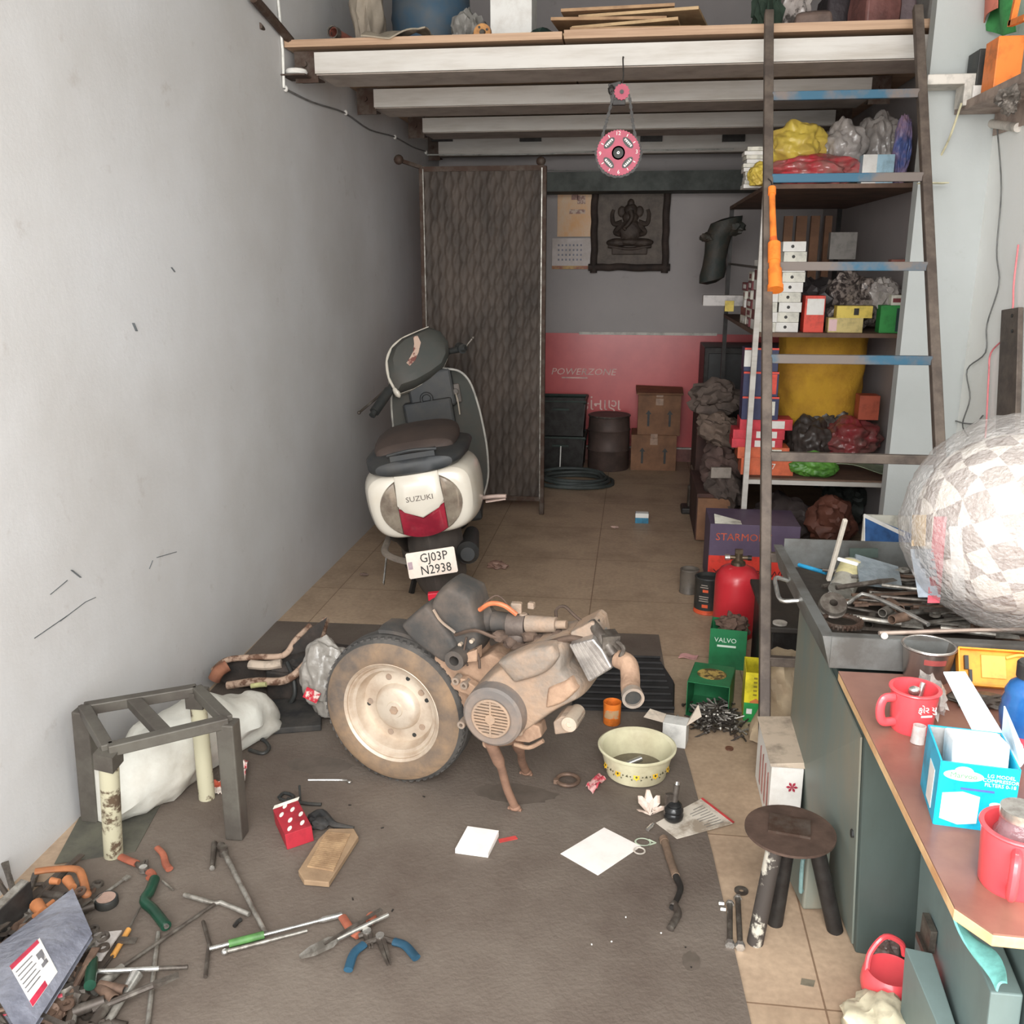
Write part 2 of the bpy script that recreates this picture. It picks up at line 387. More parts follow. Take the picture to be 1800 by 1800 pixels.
b = B(); b.box(((-1.49 - .33) / 2, 5.68, ZL + .014), (1.16, 3.16, .028)); solo('loft_board', 'left plywood sheet of the loft floor with a raw tan edge', 'plywood board', b, M_WOODE)
b = B(); b.box(((-.325 + 1.30) / 2, 5.68, ZL + .017), (1.62, 3.16, .032)); solo('loft_board', 'right plywood sheet of the loft floor behind the ladder top', 'plywood board', b, M_WOODE)
LT = ZL + .033
# wall end fittings beside the loft
b = B(); p = at(456, 45, X=XL); b.cyl((XL - .02, p.y + .1, p.z), (XL + .0, p.y, p.z + .0), .012); b.tube([(XL + .03, p.y - .12, 2.47), (XL + .02, p.y + .12, 2.44), (XL + .03, 4.13, 2.40)], .018, 8, 3)
solo('iron_rod', 'dark iron rod end sticking forward along the left wall above the loft edge', 'rod', b, M_RUST)
q0 = at(540, 47, Y=4.2); t = thing('pipe_offcut', 'reddish pipe offcut with an open grey end lying on the left loft corner', 'pipe', mx(q0))
b = B(); b.pipe((-1.30, 4.18, LT + .035), (-1.2, 5.1, LT + .03), .022, .022, n=16); put('pipe_body', b, plain('red_oxide', (150, 88, 74)), t, world=True)
b = B(); b.pipe((-1.30, 4.165, LT + .035), (-1.295, 4.2, LT + .035), .025, .025, n=16); put('collar', b, M_TOOLD, t, world=True)
b = B(); b.tube([at(488, -10, X=XL + .008), at(497, 90, X=XL + .008), at(499, 155, X=XL + .008)], .006, 8)
solo('conduit', 'thin white vertical conduit on the left wall at the loft edge', 'conduit', b, plain('white_pvc', (225, 222, 214), .4))
b = B(); W_ = [(499, 155), (550, 180), (605, 198), (650, 228), (692, 240), (725, 258), (748, 266)]
b.tube([at(x, y, X=XL + .008) for x, y in W_], .004, 6, 4); solo('cable', 'thin grey cable sagging between clips along the left wall', 'cable', b, plain('grey_cable', (120, 118, 116)))
for i, (x, y) in enumerate(((499, 156), (605, 198), (692, 241), (747, 268))):
    b = B(); p = at(x, y, X=XL); b.ball(p + V((.008, 0, 0)), (.01, .014, .014), sub=2)
    solo('cable_clip', ['white cable clip at the foot of the vertical conduit', 'white cable clip below the second loft beam', 'white cable clip below the third loft beam', 'white cable clip in the far top corner of the left wall'][i], 'clip', b, M_WHT, 'cable clips on the left wall', smooth=True)
b = B(); b.tube([at(750, 272, Y=6.86), at(800, 272, Y=6.86), at(950, 271, Y=6.86), at(1050, 266, Y=6.86), at(1290, 262, Y=6.86)], .005, 6, 3)
solo('cable', 'pale cable strung under the rearmost loft beam', 'cable', b, plain('pale_cable', (190, 190, 184)))
b = B(); b.tube([at(962, 299, Y=7.28), at(1290, 302, Y=7.28)], .003, 5); solo('string', 'thin pale string stretched across the back wall above the calendar', 'string', b, _M['pale_cable'])
p = at(521, 127, Y=4.12); b = B(); b.torus((p.x, 4.12, p.z), .035, .012, n=24, k=8); b.cyl((p.x, 4.12, p.z - .012), (p.x, 4.12, p.z + .010), .033)
solo('tape_roll', 'small white tape roll tucked into the left bracket of the front beam', 'tape', b, M_WHT, smooth=True)
b = B(); b.box((p.x, 4.13, p.z - .018), (.11, .13, .006)); solo('bracket_plate', 'small rusty plate under the white tape roll', 'plate', b, M_RUST)

# ---------------------------------------------------------------- ladder
FL, FR, TL_, TR_ = V((.425, 2.55, 0)), V((.97, 2.55, 0)), V((.462, 3.99, 2.42)), V((1.0, 3.99, 2.42))
t = thing('ladder', 'brown steel ladder with blue-daubed rungs leaning on the loft edge', 'ladder', mx((.7, 2.55, 0)))
for a, c in ((FL, TL_), (FR, TR_)):
    b = B(); b.bar(a, c, .033, .033, up=(0, 1, 0)); put('rail', b, M_STEEL, t, world=True, bev=.004)
m_rung = mat('blue_daubed_rung', (104, 94, 88), .6, .1, (42, 84, 106), .62, 3.2, w=.06)
def onrail(py):
    lo, hi = 0., 1.
    for _ in range(40):
        k = (lo + hi) / 2; p = FL.lerp(TL_, k) - CAM; y = 900 - F * p.dot(_u) / p.dot(_f)
        if y > py: lo = k
        else: hi = k
    return lo
for i, py in enumerate((170, 314, 468, 630, 801, 978, 1160)):
    k = onrail(py); b = B(); b.bar(FL.lerp(TL_, k) + V((.012, -.004, 0)), FR.lerp(TR_, k) + V((-.012, -.004, 0)), .022, .03, up=(0, 0, 1))
    put('rung', b, m_rung if i < 4 else M_STEEL, t, world=True, bev=.002)

# ---------------------------------------------------------------- steel gate leaf with pressed leaf pattern
gy = 5.56
g0, g1 = at(741, 302, Y=gy), at(957, 295, Y=gy); zb = .10
t = thing('gate_leaf', 'tall brown steel gate leaf with pressed leaf pattern leaning by the left wall', 'gate', mx((g0.x + .4, gy, 0)))
m_gate = mat('brown_gate_sheet', (84, 73, 65), .65, .1, (60, 52, 46), .5, 5, .1, stretch=(1, 1, .4))
gw, gz1 = g1.x - g0.x, g1.z
def gfn(u, w):
    x, z = u * gw, w * (gz1 - zb)
    c = u * 17; col = int(c); s_ = z / .125 + (col % 2) * .5
    fx = (c - col) - .5 + .18 * math.sin(s_ * 2 * math.pi)
    return (g0.x + x, gy - .0105 * max(0, 1 - abs(fx) * 2.2) * (.45 + .55 * abs(math.sin(s_ * math.pi))), zb + z)
b = B(); b.sheet(gfn, 102, 160, .002); put('pressed_panel', b, m_gate, t, world=True, smooth=True)
for x in (g0.x, g1.x):
    b = B(); b.bar((x, gy, 0 if x > -1 else zb), (x, gy, gz1 + .01), .028, .03, up=(0, 1, 0)); put('post', b, M_RUST, t, world=True, bev=.003)
    b = B(); b.bar((x + (.012 if x < -1 else -.012), gy - .017, zb), (x + (.012 if x < -1 else -.012), gy - .017, gz1), .006, .006, up=(0, 1, 0)); put('edge_strip', b, M_TOOL, t, world=True)
for z in (zb, gz1):
    b = B(); b.bar((g0.x, gy, z), (g1.x, gy, z), .028, .028); put('rail', b, M_RUST, t, world=True)
b = B(); b.bar((g0.x, gy, gz1 + .01), (g0.x - .10, gy - .08, gz1 + .04), .02, .02); b.ball((g0.x - .11, gy - .09, gz1 + .045), (.028, .028, .028), sub=2); put('hinge_pin', b, M_RUST, t, world=True, smooth=True)
b = B(); b.ball((g1.x - .02, gy, gz1 + .035), (.028, .028, .026), sub=2); put('knob', b, M_RUST, t, world=True, smooth=True)

# ---------------------------------------------------------------- shelf rack
SY, SB, SX0, SX1 = 4.74, 6.5, .585, 1.31
t = thing('storage_rack', 'steel storage rack with plywood shelves crammed with parts behind the ladder', 'rack', mx((.95, 5.6, 0)))
M_SHELF = mat('shelf_board', (118, 92, 76), .7, 0, (92, 70, 58), .5, 6)
SH = (1.86, 1.175, .452)
for z in SH:
    b = B(); b.box(((SX0 + SX1) / 2, (SY + SB) / 2, z - .01), (SX1 - SX0, SB - SY, .02)); put('shelf_board', b, M_SHELF, t, world=True)
b = B(); b.box(((SX0 + SX1) / 2, SY - .006, .432), (SX1 - SX0, .012, .022)); put('shelf_lip', b, M_BEAM, t, world=True)
b = B(); b.bar((.578, SY - .02, 0), (.585, SY - .02, 1.84), .026, .026, up=(0, 1, 0)); put('front_post', b, M_BEAM, t, world=True)
b = B(); b.bar((SX1 - .02, SY, 0), (SX1 - .02, SY, 1.86), .026, .026, up=(0, 1, 0)); put('front_post', b, M_RUST, t, world=True)
for x in (.6, 1.28):
    b = B(); b.bar((x, SB + .02, 0), (x, SB + .02, 1.86), .026, .026, up=(0, 1, 0)); put('rear_post', b, M_DARK, t, world=True)
b = B(); b.bar((.60, SB, 1.50), (.59, SY, 1.48), .012, .012); put('brace', b, M_TOOLD, t, world=True)

# ---------------------------------------------------------------- counter, cabinets
CX, CZ, CY0, CY1 = .48, .612, 1.165, 2.02
M_CTOP = mat('worn_laminate', (116, 76, 68), .28, 0, (158, 118, 100), .45, 4, w=.25)
M_GRN = mat('shaded_green_steel', (76, 88, 85), .45, .1, (68, 78, 74), .4, 5, .05, stretch=(1, 1, .3))  # green darkened to hold the shade on the far cabinet's front
M_GRNL = mat('grey_green_steel', (116, 128, 122), .5, .1, (134, 130, 116), .5, 5, stretch=(1, 1, .3))
t = thing('counter_top', 'wooden counter top with worn reddish laminate and pale edge along the right', 'counter', mx((.9, 1.6, CZ)))
b = B(); b.prism([(CX + .035, CY0), (XR - .01, CY0 - .02), (XR - .01, CY1 + .01), (CX, CY1), (CX, CY0 + .05)], CZ - .003, CZ); put('laminate', b, M_CTOP, t, world=True)
b = B(); b.prism([(CX + .035, CY0), (XR - .01, CY0 - .02), (XR - .01, CY1 + .01), (CX, CY1), (CX, CY0 + .05)], CZ - .022, CZ - .0031); put('board_edge', b, mat('pale_wood_edge', (226, 190, 142), .5, 0, (196, 148, 104), .5, 8), t, world=True, bev=.002)
t = thing('steel_cabinet', 'dark green steel cabinet under the far half of the counter beside the round stool', 'cabinet', mx((.7, 2.1, 0)))
b = B(); zt = CZ - .024
b.hexa([(.538, 1.86, 0), (.70, 1.84, 0), (.72, 2.62, 0), (.50, 2.62, 0), (.486, 1.78, zt), (.66, 1.76, zt), (.72, 2.62, zt), (.50, 2.62, zt)])
put('body', b, M_GRN, t, world=True, bev=.004)
b = B(); b.hexa([(.532, 1.875, .012), (.536, 1.875, .012), (.498, 2.60, .012), (.494, 2.60, .012), (.482, 1.795, zt - .02), (.486, 1.795, zt - .02), (.498, 2.60, zt - .02), (.494, 2.60, zt - .02)])
put('side_panel', b, M_GRNL, t, world=True)
b = B(); p = at(1500, 1465, X=.505); b.cyl((.50, p.y, p.z), (.512, p.y, p.z), .009, n=12); put('keyhole', b, M_BLACK, t, world=True)
# near cabinet
t = thing('drawer_cabinet', 'grey-green steel drawer cabinet under the near corner of the counter', 'cabinet', mx((.9, 1.4, 0)))
M_G2 = mat('grey_green_panel', (118, 136, 134), .45, .1, (104, 118, 116), .5, 3, stretch=(1, 1, .5))
b = B(); b.hexa([(.665, 1.30, 0), (1.3, 1.28, 0), (1.3, 1.84, 0), (.70, 1.83, 0), (.655, 1.30, zt), (1.3, 1.28, zt), (1.3, 1.75, zt), (.665, 1.745, zt)])
put('body', b, M_G2, t, world=True, bev=.003)
b = B(); b.hexa([(.615, 1.335, .0), (.66, 1.335, .0), (.69, 1.77, .0), (.635, 1.77, .0), (.600, 1.335, .372), (.65, 1.335, .372), (.68, 1.76, .385), (.612, 1.76, .385)])
d = put('drawer', b, M_G2, t, world=True, bev=.003)
p = at(1632, 1640, X=.607); b = B(); b.box((p.x, p.y, p.z), (.012, .055, .05)); b.box((p.x - .006, p.y, p.z - .03), (.012, .065, .012)); put('handle', b, M_TOOLD, d, world=True)
b = B(); b.hexa([(.600, 1.25, .0), (.612, 1.25, .0), (.612, 1.60, .0), (.566, 1.61, .0), (.592, 1.25, .16), (.604, 1.25, .16), (.604, 1.60, .225), (.556, 1.61, .225)])
put('drawer', b, M_G2, t, world=True, bev=.002)
# turquoise bag squeezed under the counter edge
b = B(); ea = spline([V((1652, 1548, 0)), V((1672, 1600, 0)), V((1712, 1680, 0)), V((1750, 1742, 0))], 6); eb = spline([V((1672, 1560, 0)), V((1700, 1640, 0)), V((1752, 1675, 0)), V((1768, 1728, 0))], 6)
b.sheet(lambda u, w: (lambda q: at(q.x, q.y, Y=1.50 - .22 * u) + V((.004 * math.sin(9 * u), .008 * math.sin(3 * w), 0)))(ea[int(u * 18)].lerp(eb[int(u * 18)], w)), 18, 6, .004)
solo('cloth', 'turquoise cloth hanging out from under the near corner of the counter', 'cloth', b, plain('turquoise_cloth', (134, 214, 208), .7), smooth=True)

# ---------------------------------------------------------------- metal tool tray on the far end of the counter
TZ = CZ + .002
t = thing('tool_tray', 'big grey sheet-metal drawer full of spanners on the far end of the counter', 'tray', mx((.8, 2.4, TZ)))
tx0, tx1, ty0, ty1, th_ = .462, 1.25, 2.035, 2.75, .075
M_TRAY = mat('zinc_sheet', (126, 128, 126), .45, .5, (100, 98, 94), .5, 8)
M_TRAYD = mat('oily_tray_floor', (80, 72, 64), .6, .3, (60, 52, 46), .6, 14)
b = B(); b.box(((tx0 + tx1) / 2, ty0, TZ + th_ / 2), (tx1 - tx0, .006, th_)); b.box(((tx0 + tx1) / 2, ty0 + .012, TZ + th_ - .002), (tx1 - tx0, .024, .005)); put('front_wall', b, M_TRAY, t, world=True)
b = B(); b.hexa([(tx0, ty0, TZ), (tx0 + .012, ty0, TZ), (tx0 + .012, ty1, TZ), (tx0 - .01, ty1, TZ), (tx0 - .02, ty0, TZ + th_), (tx0 + .006, ty0, TZ + th_), (tx0 - .005, ty1, TZ + th_), (tx0 - .03, ty1, TZ + th_)]); sw = put('side_wall', b, M_TRAY, t, world=True)
b = B(); b.box(((tx0 + tx1) / 2, ty1, TZ + th_ / 2 + .01), (tx1 - tx0, .006, th_ + .02)); put('rear_wall', b, M_TRAY, t, world=True)
b = B(); b.box(((tx0 + tx1) / 2, (ty0 + ty1) / 2, TZ + .004), (tx1 - tx0, ty1 - ty0, .006)); put('tray_floor', b, M_TRAYD, t, world=True)
b = B(); b.tube([(tx0 - .02, 2.52, TZ + .04), (tx0 - .055, 2.51, TZ + .05), (tx0 - .06, 2.46, TZ + .04), (tx0 - .055, 2.40, TZ + .025), (tx0 - .012, 2.39, TZ + .03)], .006, 8, 4); put('handle', b, M_CHR, t, world=True, smooth=True)
# black chest behind the ladder foot
t = thing('black_chest', 'low black chest with a flat dusty top behind the ladder, below the tool tray', 'chest', mx((.72, 3.25, 0)))
b = B(); b.box((.72, 3.25, .155), (.46, .46, .31)); put('body', b, M_DARK, t, world=True, bev=.006)
b = B(); b.box((.72, 3.24, .32), (.50, .50, .02)); put('lid', b, mat('dusty_black_top', (52, 47, 44), .6, 0, (70, 64, 58), .4, 6), t, world=True, bev=.004)
b = B(); p = at(1371, 1095, Z=.334); b.pipe((p.x, p.y, .331), (p.x, p.y, .337), .024, .024, .008, .008, 20)
solo('washer', 'pale ring washer lying on the black chest beside the ladder rail', 'washer', b, plain('pale_washer', (196, 188, 178)))

# ---------------------------------------------------------------- round stool
t = thing('stool', 'low round steel stool with chipped pipe legs in front of the green cabinet', 'stool', mx((.39, 1.93, 0)))
sc_ = V((.388, 1.935, .248))
b = B(); b.cyl(sc_, sc_ + V((0, 0, .006)), .101, n=48); put('seat', b, mat('rusty_disc', (104, 84, 74), .55, .3, (82, 66, 58), .5, 14), t, world=True)
b = B(); b.box(sc_ + V((.0, .01, .009)), (.092, .072, .006), R(-10)); put('seat_plate', b, M_RUST, t, world=True)
for i, (top, bot, m) in enumerate((((.345, 1.87, .248), (.318, 1.865, 0), mat('chipped_black_paint', (72, 66, 62), .6, .2, (196, 190, 176), .42, 9, w=.02)), ((.385, 1.93, .248), (.372, 1.938, 0), M_DARK), ((.44, 1.93, .248), (.508, 1.93, 0), M_DARK))):
    b = B(); b.cyl(bot, top, .0185, n=20); put('leg', b, m, t, world=True, smooth=True)
# ---------------------------------------------------------------- bare frame stand on the left
t = thing('steel_stand', 'bare rectangular steel stand with pipe legs against the left wall', 'stand', mx((-1.28, 2.15, 0)))
c = [at(175, 1285, Y=1.99), at(392, 1265, Y=2.13), at(345, 1212, Y=2.37), at(152, 1243, Y=2.18)]
zf = .345
c = [at(190, 1318, Z=zf), at(400, 1268, Z=zf), at(346, 1213, Z=zf), at(148, 1246, Z=zf)]
M_FR = mat('grey_frame', (96, 92, 84), .55, .2, (80, 74, 68), .5, 10)
names = [(0, 1), (1, 2), (2, 3), (3, 0)]
for i, j in names:
    b = B(); b.bar(c[i], c[j], .03, .03); put('top_rail', b, M_FR, t, world=True, bev=.003)
b = B(); b.bar(c[0].lerp(c[1], .47), c[3].lerp(c[2], .42), .036, .026); put('crossbar', b, M_FR, t, world=True, bev=.002)
M_CHIP = mat('chipped_cream_paint', (184, 178, 152), .55, 0, (92, 76, 60), .36, 16, w=.03)
for i, m, r in ((0, M_CHIP, .024), (1, M_FR, .024), (2, M_CHIP, .023), (3, M_FR, .026)):
    b = B(); base = c[i].copy(); base.z = 0.005
    if i == 0: base = V((at(200, 1505, Z=0).x, at(200, 1505, Z=0).y, .005))
    if i == 3: base = V((at(165, 1440, Z=0).x, at(165, 1440, Z=0).y, .005))
    if i in (0, 2):
        k = .86; mid = base.lerp(c[i], k); b.cyl(base, mid, r, n=20); put('leg', b, m, t, world=True, smooth=True)
        b = B(); b.bar(mid, c[i], .05, .05, up=(0, 1, 0)); put('leg_socket', b, M_FR, t, world=True)
    else:
        b.bar(base, c[i], .048, .048, up=(0, 1, 0)); put('leg', b, m, t, world=True, bev=.004)
# white sack behind the stand
b = B(); c0 = (at(265, 1400, Z=0) + at(440, 1290, Z=0)) / 2
s0, s1 = V((-1.40, 2.10, 0)), V((-1.15, 2.74, 0))
rings = []
for k in range(25):
    w = k / 24; p = s0.lerp(s1, w); d = (s1 - s0).normalized(); n = V((d.y, -d.x, 0)); rr = .118 * (math.sin(math.pi * min(1, w * .9 + .12))) ** .45 * (1 if w < .9 else .93) + .006
    ring = []
    for j in range(28):
        a = j * 2 * math.pi / 28; q = p + n * rr * .85 * math.cos(a) + V((0, 0, 1)) * (rr * .95 + rr * 1.0 * math.sin(a))
        f_ = noise.noise(V((w * 5, a * .8, 2.))) * .03 + noise.noise(V((w * 13, a * 2, 7.))) * .014
        q += (n * math.cos(a) + V((0, 0, math.sin(a)))) * f_; q.z = max(q.z, .008); q.x = max(q.x, XL + .004); ring.append(q)
    rings.append(ring)
b.loft(rings); solo('sack', 'crumpled white woven sack lying behind the bare steel stand', 'sack', b, mat('white_woven_sack', (214, 212, 202), .7, 0, (190, 184, 172), .4, 4, .25, 30), smooth=True)
# ================================================================ SCOOTER (local: x right, y forward, z up, origin under the rear wheel)
SM = mx((-.80, 3.98, 0)) @ Matrix.Rotation(R(8), 4, 'Z') @ Matrix.Rotation(R(-9), 4, 'Y')
sct = thing('scooter', 'white scooter seen from behind, leaning by the left wall, number plate GJ03P N2938', 'scooter', SM)
M_SW = mat('scooter_white', (208, 200, 186), .25, 0, (204, 192, 174), .3, 4, coat=.3)
M_SD = mat('scooter_grey_plastic', (70, 72, 68), .6, 0, (80, 76, 70), .4, 5)
M_SDD = mat('scooter_dark_plastic', (46, 48, 50), .5, 0, (60, 58, 55), .4, 8)
M_SEAT = mat('seat_vinyl', (70, 58, 52), .7, 0, (58, 48, 44), .4, 6)
def ring(y, hw, z0, z1, n=36, e=2.6, dx=0, top=1., bel=.14):
    out = []
    for k in range(n):
        a = 2 * math.pi * k / n; c, s = math.cos(a), math.sin(a)
        x = hw * math.copysign(abs(c) ** (2 / e), c); zz = math.copysign(abs(s) ** (2 / e), s)
        if s < 0: x *= 1 - bel * abs(zz) ** 1.5                      # tapering towards the belly
        out.append((x * (top if s > 0 else 1) + dx, y, (z0 + z1) / 2 + (z1 - z0) / 2 * zz))
    return out
b = B(); b.loft([ring(-.407, .15, .465, .66, e=4), ring(-.402, .19, .445, .69, e=4.4), ring(-.388, .212, .435, .705, e=4.6), ring(-.34, .228, .425, .715, e=4.6), ring(-.22, .25, .41, .72, e=4.4), ring(-.05, .25, .40, .72, e=4), ring(.15, .20, .40, .70), ring(.38, .15, .38, .64), ring(.45, .10, .36, .55)])
put('rear_body', b, M_SW, sct, smooth=True, sub=1)
# lamp cluster: rounded lens area on the tail face
def tail(x, z, off=0): # tail face depth
    rx, rz = abs(x) / .21, abs(z - .56) / .14
    return -.409 + .026 * rx ** 5 + .014 * rz ** 6 - off
def tpatch(name, poly, m, off, th=.012, par=None, nx=1):
    b = B(); k = len(poly); cx = sum(p[0] for p in poly) / k; cz = sum(p[1] for p in poly) / k
    rings_ = []
    for sc, o in ((1, -.02), (1, off), (.94, off + .004)):
        rings_.append([(cx + (x - cx) * sc, tail(cx + (x - cx) * sc, cz + (z - cz) * sc, o), cz + (z - cz) * sc) for x, z in poly])
    for s_ in (.6, .3): rings_.append([(cx + (x - cx) * s_, tail(cx + (x - cx) * s_, cz + (z - cz) * s_, off + .005), cz + (z - cz) * s_) for x, z in poly])
    b.loft(rings_); return put(name, b, m, par or sct, smooth=True)
def arc(cx, cz, rx, rz, a0, a1, n=14): return [(cx + rx * math.cos(R(a0 + (a1 - a0) * i / n)), cz + rz * math.sin(R(a0 + (a1 - a0) * i / n))) for i in range(n + 1)]
M_LENS = mat('clear_lens', (152, 140, 124), .15, .3, (120, 106, 94), .5, 14, coat=.6)
M_LRED = mat('red_lens', (128, 34, 48), .15, .1, (160, 44, 60), .5, 9, coat=.6)
rp = arc(0, .568, .168, .132, 57, -57)
tpatch('indicator_lens', rp, M_LENS, .006); tpatch('indicator_lens', [(-x, z) for x, z in rp], M_LENS, .006)
tpatch('tail_lamp', arc(0, .568, .158, .134, 235, 305, 12) + [(.092, .565), (0, .515), (-.092, .565)], M_LRED, .008)
p_ = tpatch('tail_panel', [(-.088, .70), (.088, .70), (.094, .58), (.07, .55), (0, .518), (-.07, .55), (-.094, .58)], M_SW, .014)
text('maker_badge', 'SUZUKI', .03, plain('badge_grey', (96, 84, 76)), p_, mx((0, -.428, .60)) @ FACE, .001, 1.1)
for s_ in (1, -1):
    b = B(); m_ = Matrix(((0, 0, s_, s_ * .222), (1, 0, 0, -.235), (0, 1, 0, .60), (0, 0, 0, 1)))
    b.prism([(-.055, -.05), (.06, .05), (.05, .07), (-.055, .065)], -.012, .004, m_); g = put('side_vent', b, M_SDD, sct)
    b = B(); b.prism([(-.062, -.065), (.07, .048), (.066, .056), (-.062, -.045)], -.01, .007, m_); put('vent_rim', b, M_CHR, g)
# fender, plate, flap
b = B(); b.loft([[(x * w, y + abs(x) * .25, z) for x in (-1, -.5, 0, .5, 1)] + [(x * w, y + .02 + abs(x) * .25, z) for x in (1, .5, 0, -.5, -1)] for w, y, z in ((.105, -.36, .47), (.115, -.40, .42), (.12, -.43, .34), (.118, -.44, .26), (.112, -.445, .19), (.095, -.44, .135), (.06, -.435, .11))])
put('rear_fender', b, mat('fender_grey', (92, 84, 78), .7, 0, (74, 68, 64), .5, 7), sct, smooth=True)
pm = Matrix.Rotation(R(-8), 4, 'X')
b = B(); b.prism([(-.10, -.048), (-.095, -.053), (.095, -.053), (.10, -.048), (.10, .048), (.095, .053), (-.095, .053), (-.10, .048)], 0, .006, mx((.004, -.455, .335)) @ pm @ FACE)
pl = put('number_plate', b, mat('plate_white', (240, 226, 212), .4, 0, (230, 212, 196), .3, 20), sct, bev=.001)
M_INK = plain('ink_black', (52, 46, 42))
PMX = mx((.004, -.4625, .335)) @ pm
text('plate_writing', 'GJ03P', .052, M_INK, pl, PMX @ mx((.012, 0, .024)) @ FACE, .001, .88)
text('plate_writing', 'N2938', .052, M_INK, pl, PMX @ mx((.014, 0, -.026)) @ FACE, .001, .88)
b = B(); b.box((-.083, -.462, .337), (.018, .002, .03), M=pm); put('plate_hologram', b, plain('plate_mark', (196, 170, 176)), pl)
b = B(); b.box((.015, -.464, .195), (.10, .03, .03), M=Matrix.Rotation(R(4), 4, 'Y')); put('reflector', b, plain('reflector_red', (226, 52, 70), .25), sct, bev=.002)
# seat and grab rail
b = B(); b.loft([ring(-.33, .12, .74, .78, e=3), ring(-.31, .165, .73, .81, e=3), ring(-.2, .18, .72, .84, e=3), ring(.05, .18, .70, .85, e=3), ring(.20, .145, .68, .80, e=3), ring(.42, .12, .66, .78, e=3), ring(.55, .085, .64, .75, e=3), ring(.58, .04, .65, .70, e=3)])
put('seat', b, M_SEAT, sct, smooth=True, sub=1)
b = B(); b.loft([ring(-.425, .10, .705, .745, e=3), ring(-.415, .155, .698, .76, e=3), ring(-.37, .19, .692, .775, e=3), ring(-.22, .218, .69, .785, e=3), ring(.0, .222, .69, .775, e=3), ring(.15, .19, .68, .74, e=3)])
put('grab_rail', b, M_SDD, sct, smooth=True)
b = B(); b.tube([(-.10, -.405, .785), (0, -.415, .795), (.10, -.405, .785)], .007, 8, 4); b.prism([(-.09, -.41), (.09, -.41), (.09, -.33), (-.09, -.33)], .752, .782); put('rail_pad', b, M_SDD, sct, smooth=True)
# wheels
def wheel(par, y, r, w, nm):
    Mx = mx((0, y, r)) @ Matrix.Rotation(R(90), 4, 'Y')
    b = B(); b.lathe([(r * .60, -w * .42), (r * .78, -w * .5), (r * .93, -w * .42), (r, -w * .12), (r, w * .12), (r * .93, w * .42), (r * .78, w * .5), (r * .60, w * .42), (r * .6, 0)], 40, Mx, True)
    t_ = put(nm, b, M_RUB, par, smooth=True)
    b = B(); b.lathe([(.02, -w * .4), (r * .3, -w * .35), (r * .55, -w * .2), (r * .61, -w * .42), (r * .61, w * .42), (r * .55, w * .2), (r * .3, w * .35), (.02, w * .4)], 32, Mx, True); put('rim', b, M_TOOL, t_, smooth=True)
wheel(sct, 0, .222, .095, 'rear_wheel'); wheel(sct, 1.24, .222, .09, 'front_wheel')
b = B(); b.cyl((.14, -.28, .30), (.13, .22, .24), .048, .036, 20); b.cyl((.14, -.31, .302), (.14, -.28, .30), .03, .048, 20); put('silencer', b, M_SDD, sct, smooth=True)
b = B(); b.box((-.12, .1, .27), (.09, .42, .13)); put('engine_case', b, M_TOOLD, sct, bev=.02)
b = B(); b.cyl((-.15, -.23, .42), (-.12, 0, .24), .026, n=14); b.cyl((-.152, -.25, .435), (-.15, -.22, .41), .034, n=14); put('shock_absorber', b, M_DARK, sct, smooth=True)
b = B(); b.tube([(-.19, -.20, .40), (-.20, -.30, .36), (-.10, -.35, .32), (0, -.36, .32)], .016, 8, 5, flat=.5); put('saree_guard', b, plain('guard_grey', (112, 102, 92)), sct, smooth=True)
b = B(); b.bar((-.23, .1, .36), (-.25, -.22, .20), .006, .01); put('stand_spring', b, M_CHR, sct)
b = B(); b.tube([(.20, .0, .46), (.27, -.01, .46), (.33, -.02, .455)], .013, 8, 3, flat=.7); b.box((.28, -.01, .442), (.09, .03, .006)); put('foot_peg', b, plain('peg_pale', (196, 172, 160)), sct, smooth=True)
b = B(); b.bar((-.12, .15, .2), (-.19, .1, 0.03), .02, .02); put('side_stand', b, M_DARK, sct)
# floorboard, leg shield, apron
b = B(); b.box((0, .68, .27), (.36, .5, .06)); b.box((0, .48, .40), (.22, .1, .3)); put('floorboard', b, M_SDD, sct, bev=.015)
zs = [(.24, .17), (.35, .215), (.50, .235), (.65, .235), (.78, .225), (.88, .205), (.94, .165), (.965, .10)]
def shield(off, wsc, th):
    rg = []
    for z, hw in zs:
        y = .93 + .10 * (z - .5) * -.6 + off
        row = [(hw * wsc * k / 6, y + .05 * (abs(k) / 6) ** 2 * -1, z) for k in range(-6, 7)]
        rg.append(row + [(x, yy + th, zz) for x, yy, zz in row[::-1]])
    return rg
b = B(); b.loft(shield(0, 1, .03)); put('leg_shield', b, M_SD, sct, smooth=True)
b = B(); b.loft(shield(.035, .985, .05)); b.ball((0, 1.02, .62), (.12, .07, .3), sub=3); put('front_apron', b, M_SW, sct, smooth=True)
b = B(); e_ = [(s_ * hw * 1.01, .93 - .06 * (z - .5) - .05 + .004, z) for s_ in (1,) for z, hw in zs]; b.tube(e_ + [(0, .905, .975)] + [(-x, y, z) for x, y, z in e_[::-1]], .006, 8, 4); put('shield_trim', b, plain('dull_chrome', (176, 172, 164), .3), sct, smooth=True)
b = B(); b.box((.10, .885, .83), (.10, .04, .10)); b.cyl((.125, .865, .84), (.125, .85, .84), .018, n=16); put('ignition_lock', b, plain('dusty_grey', (98, 90, 84)), sct, bev=.008)
b = B(); b.tube([(.125, .85, .835), (.13, .845, .79), (.128, .846, .72)], .004, 6, 4); put('key_strap', b, plain('pale_strap', (170, 158, 142)), sct)
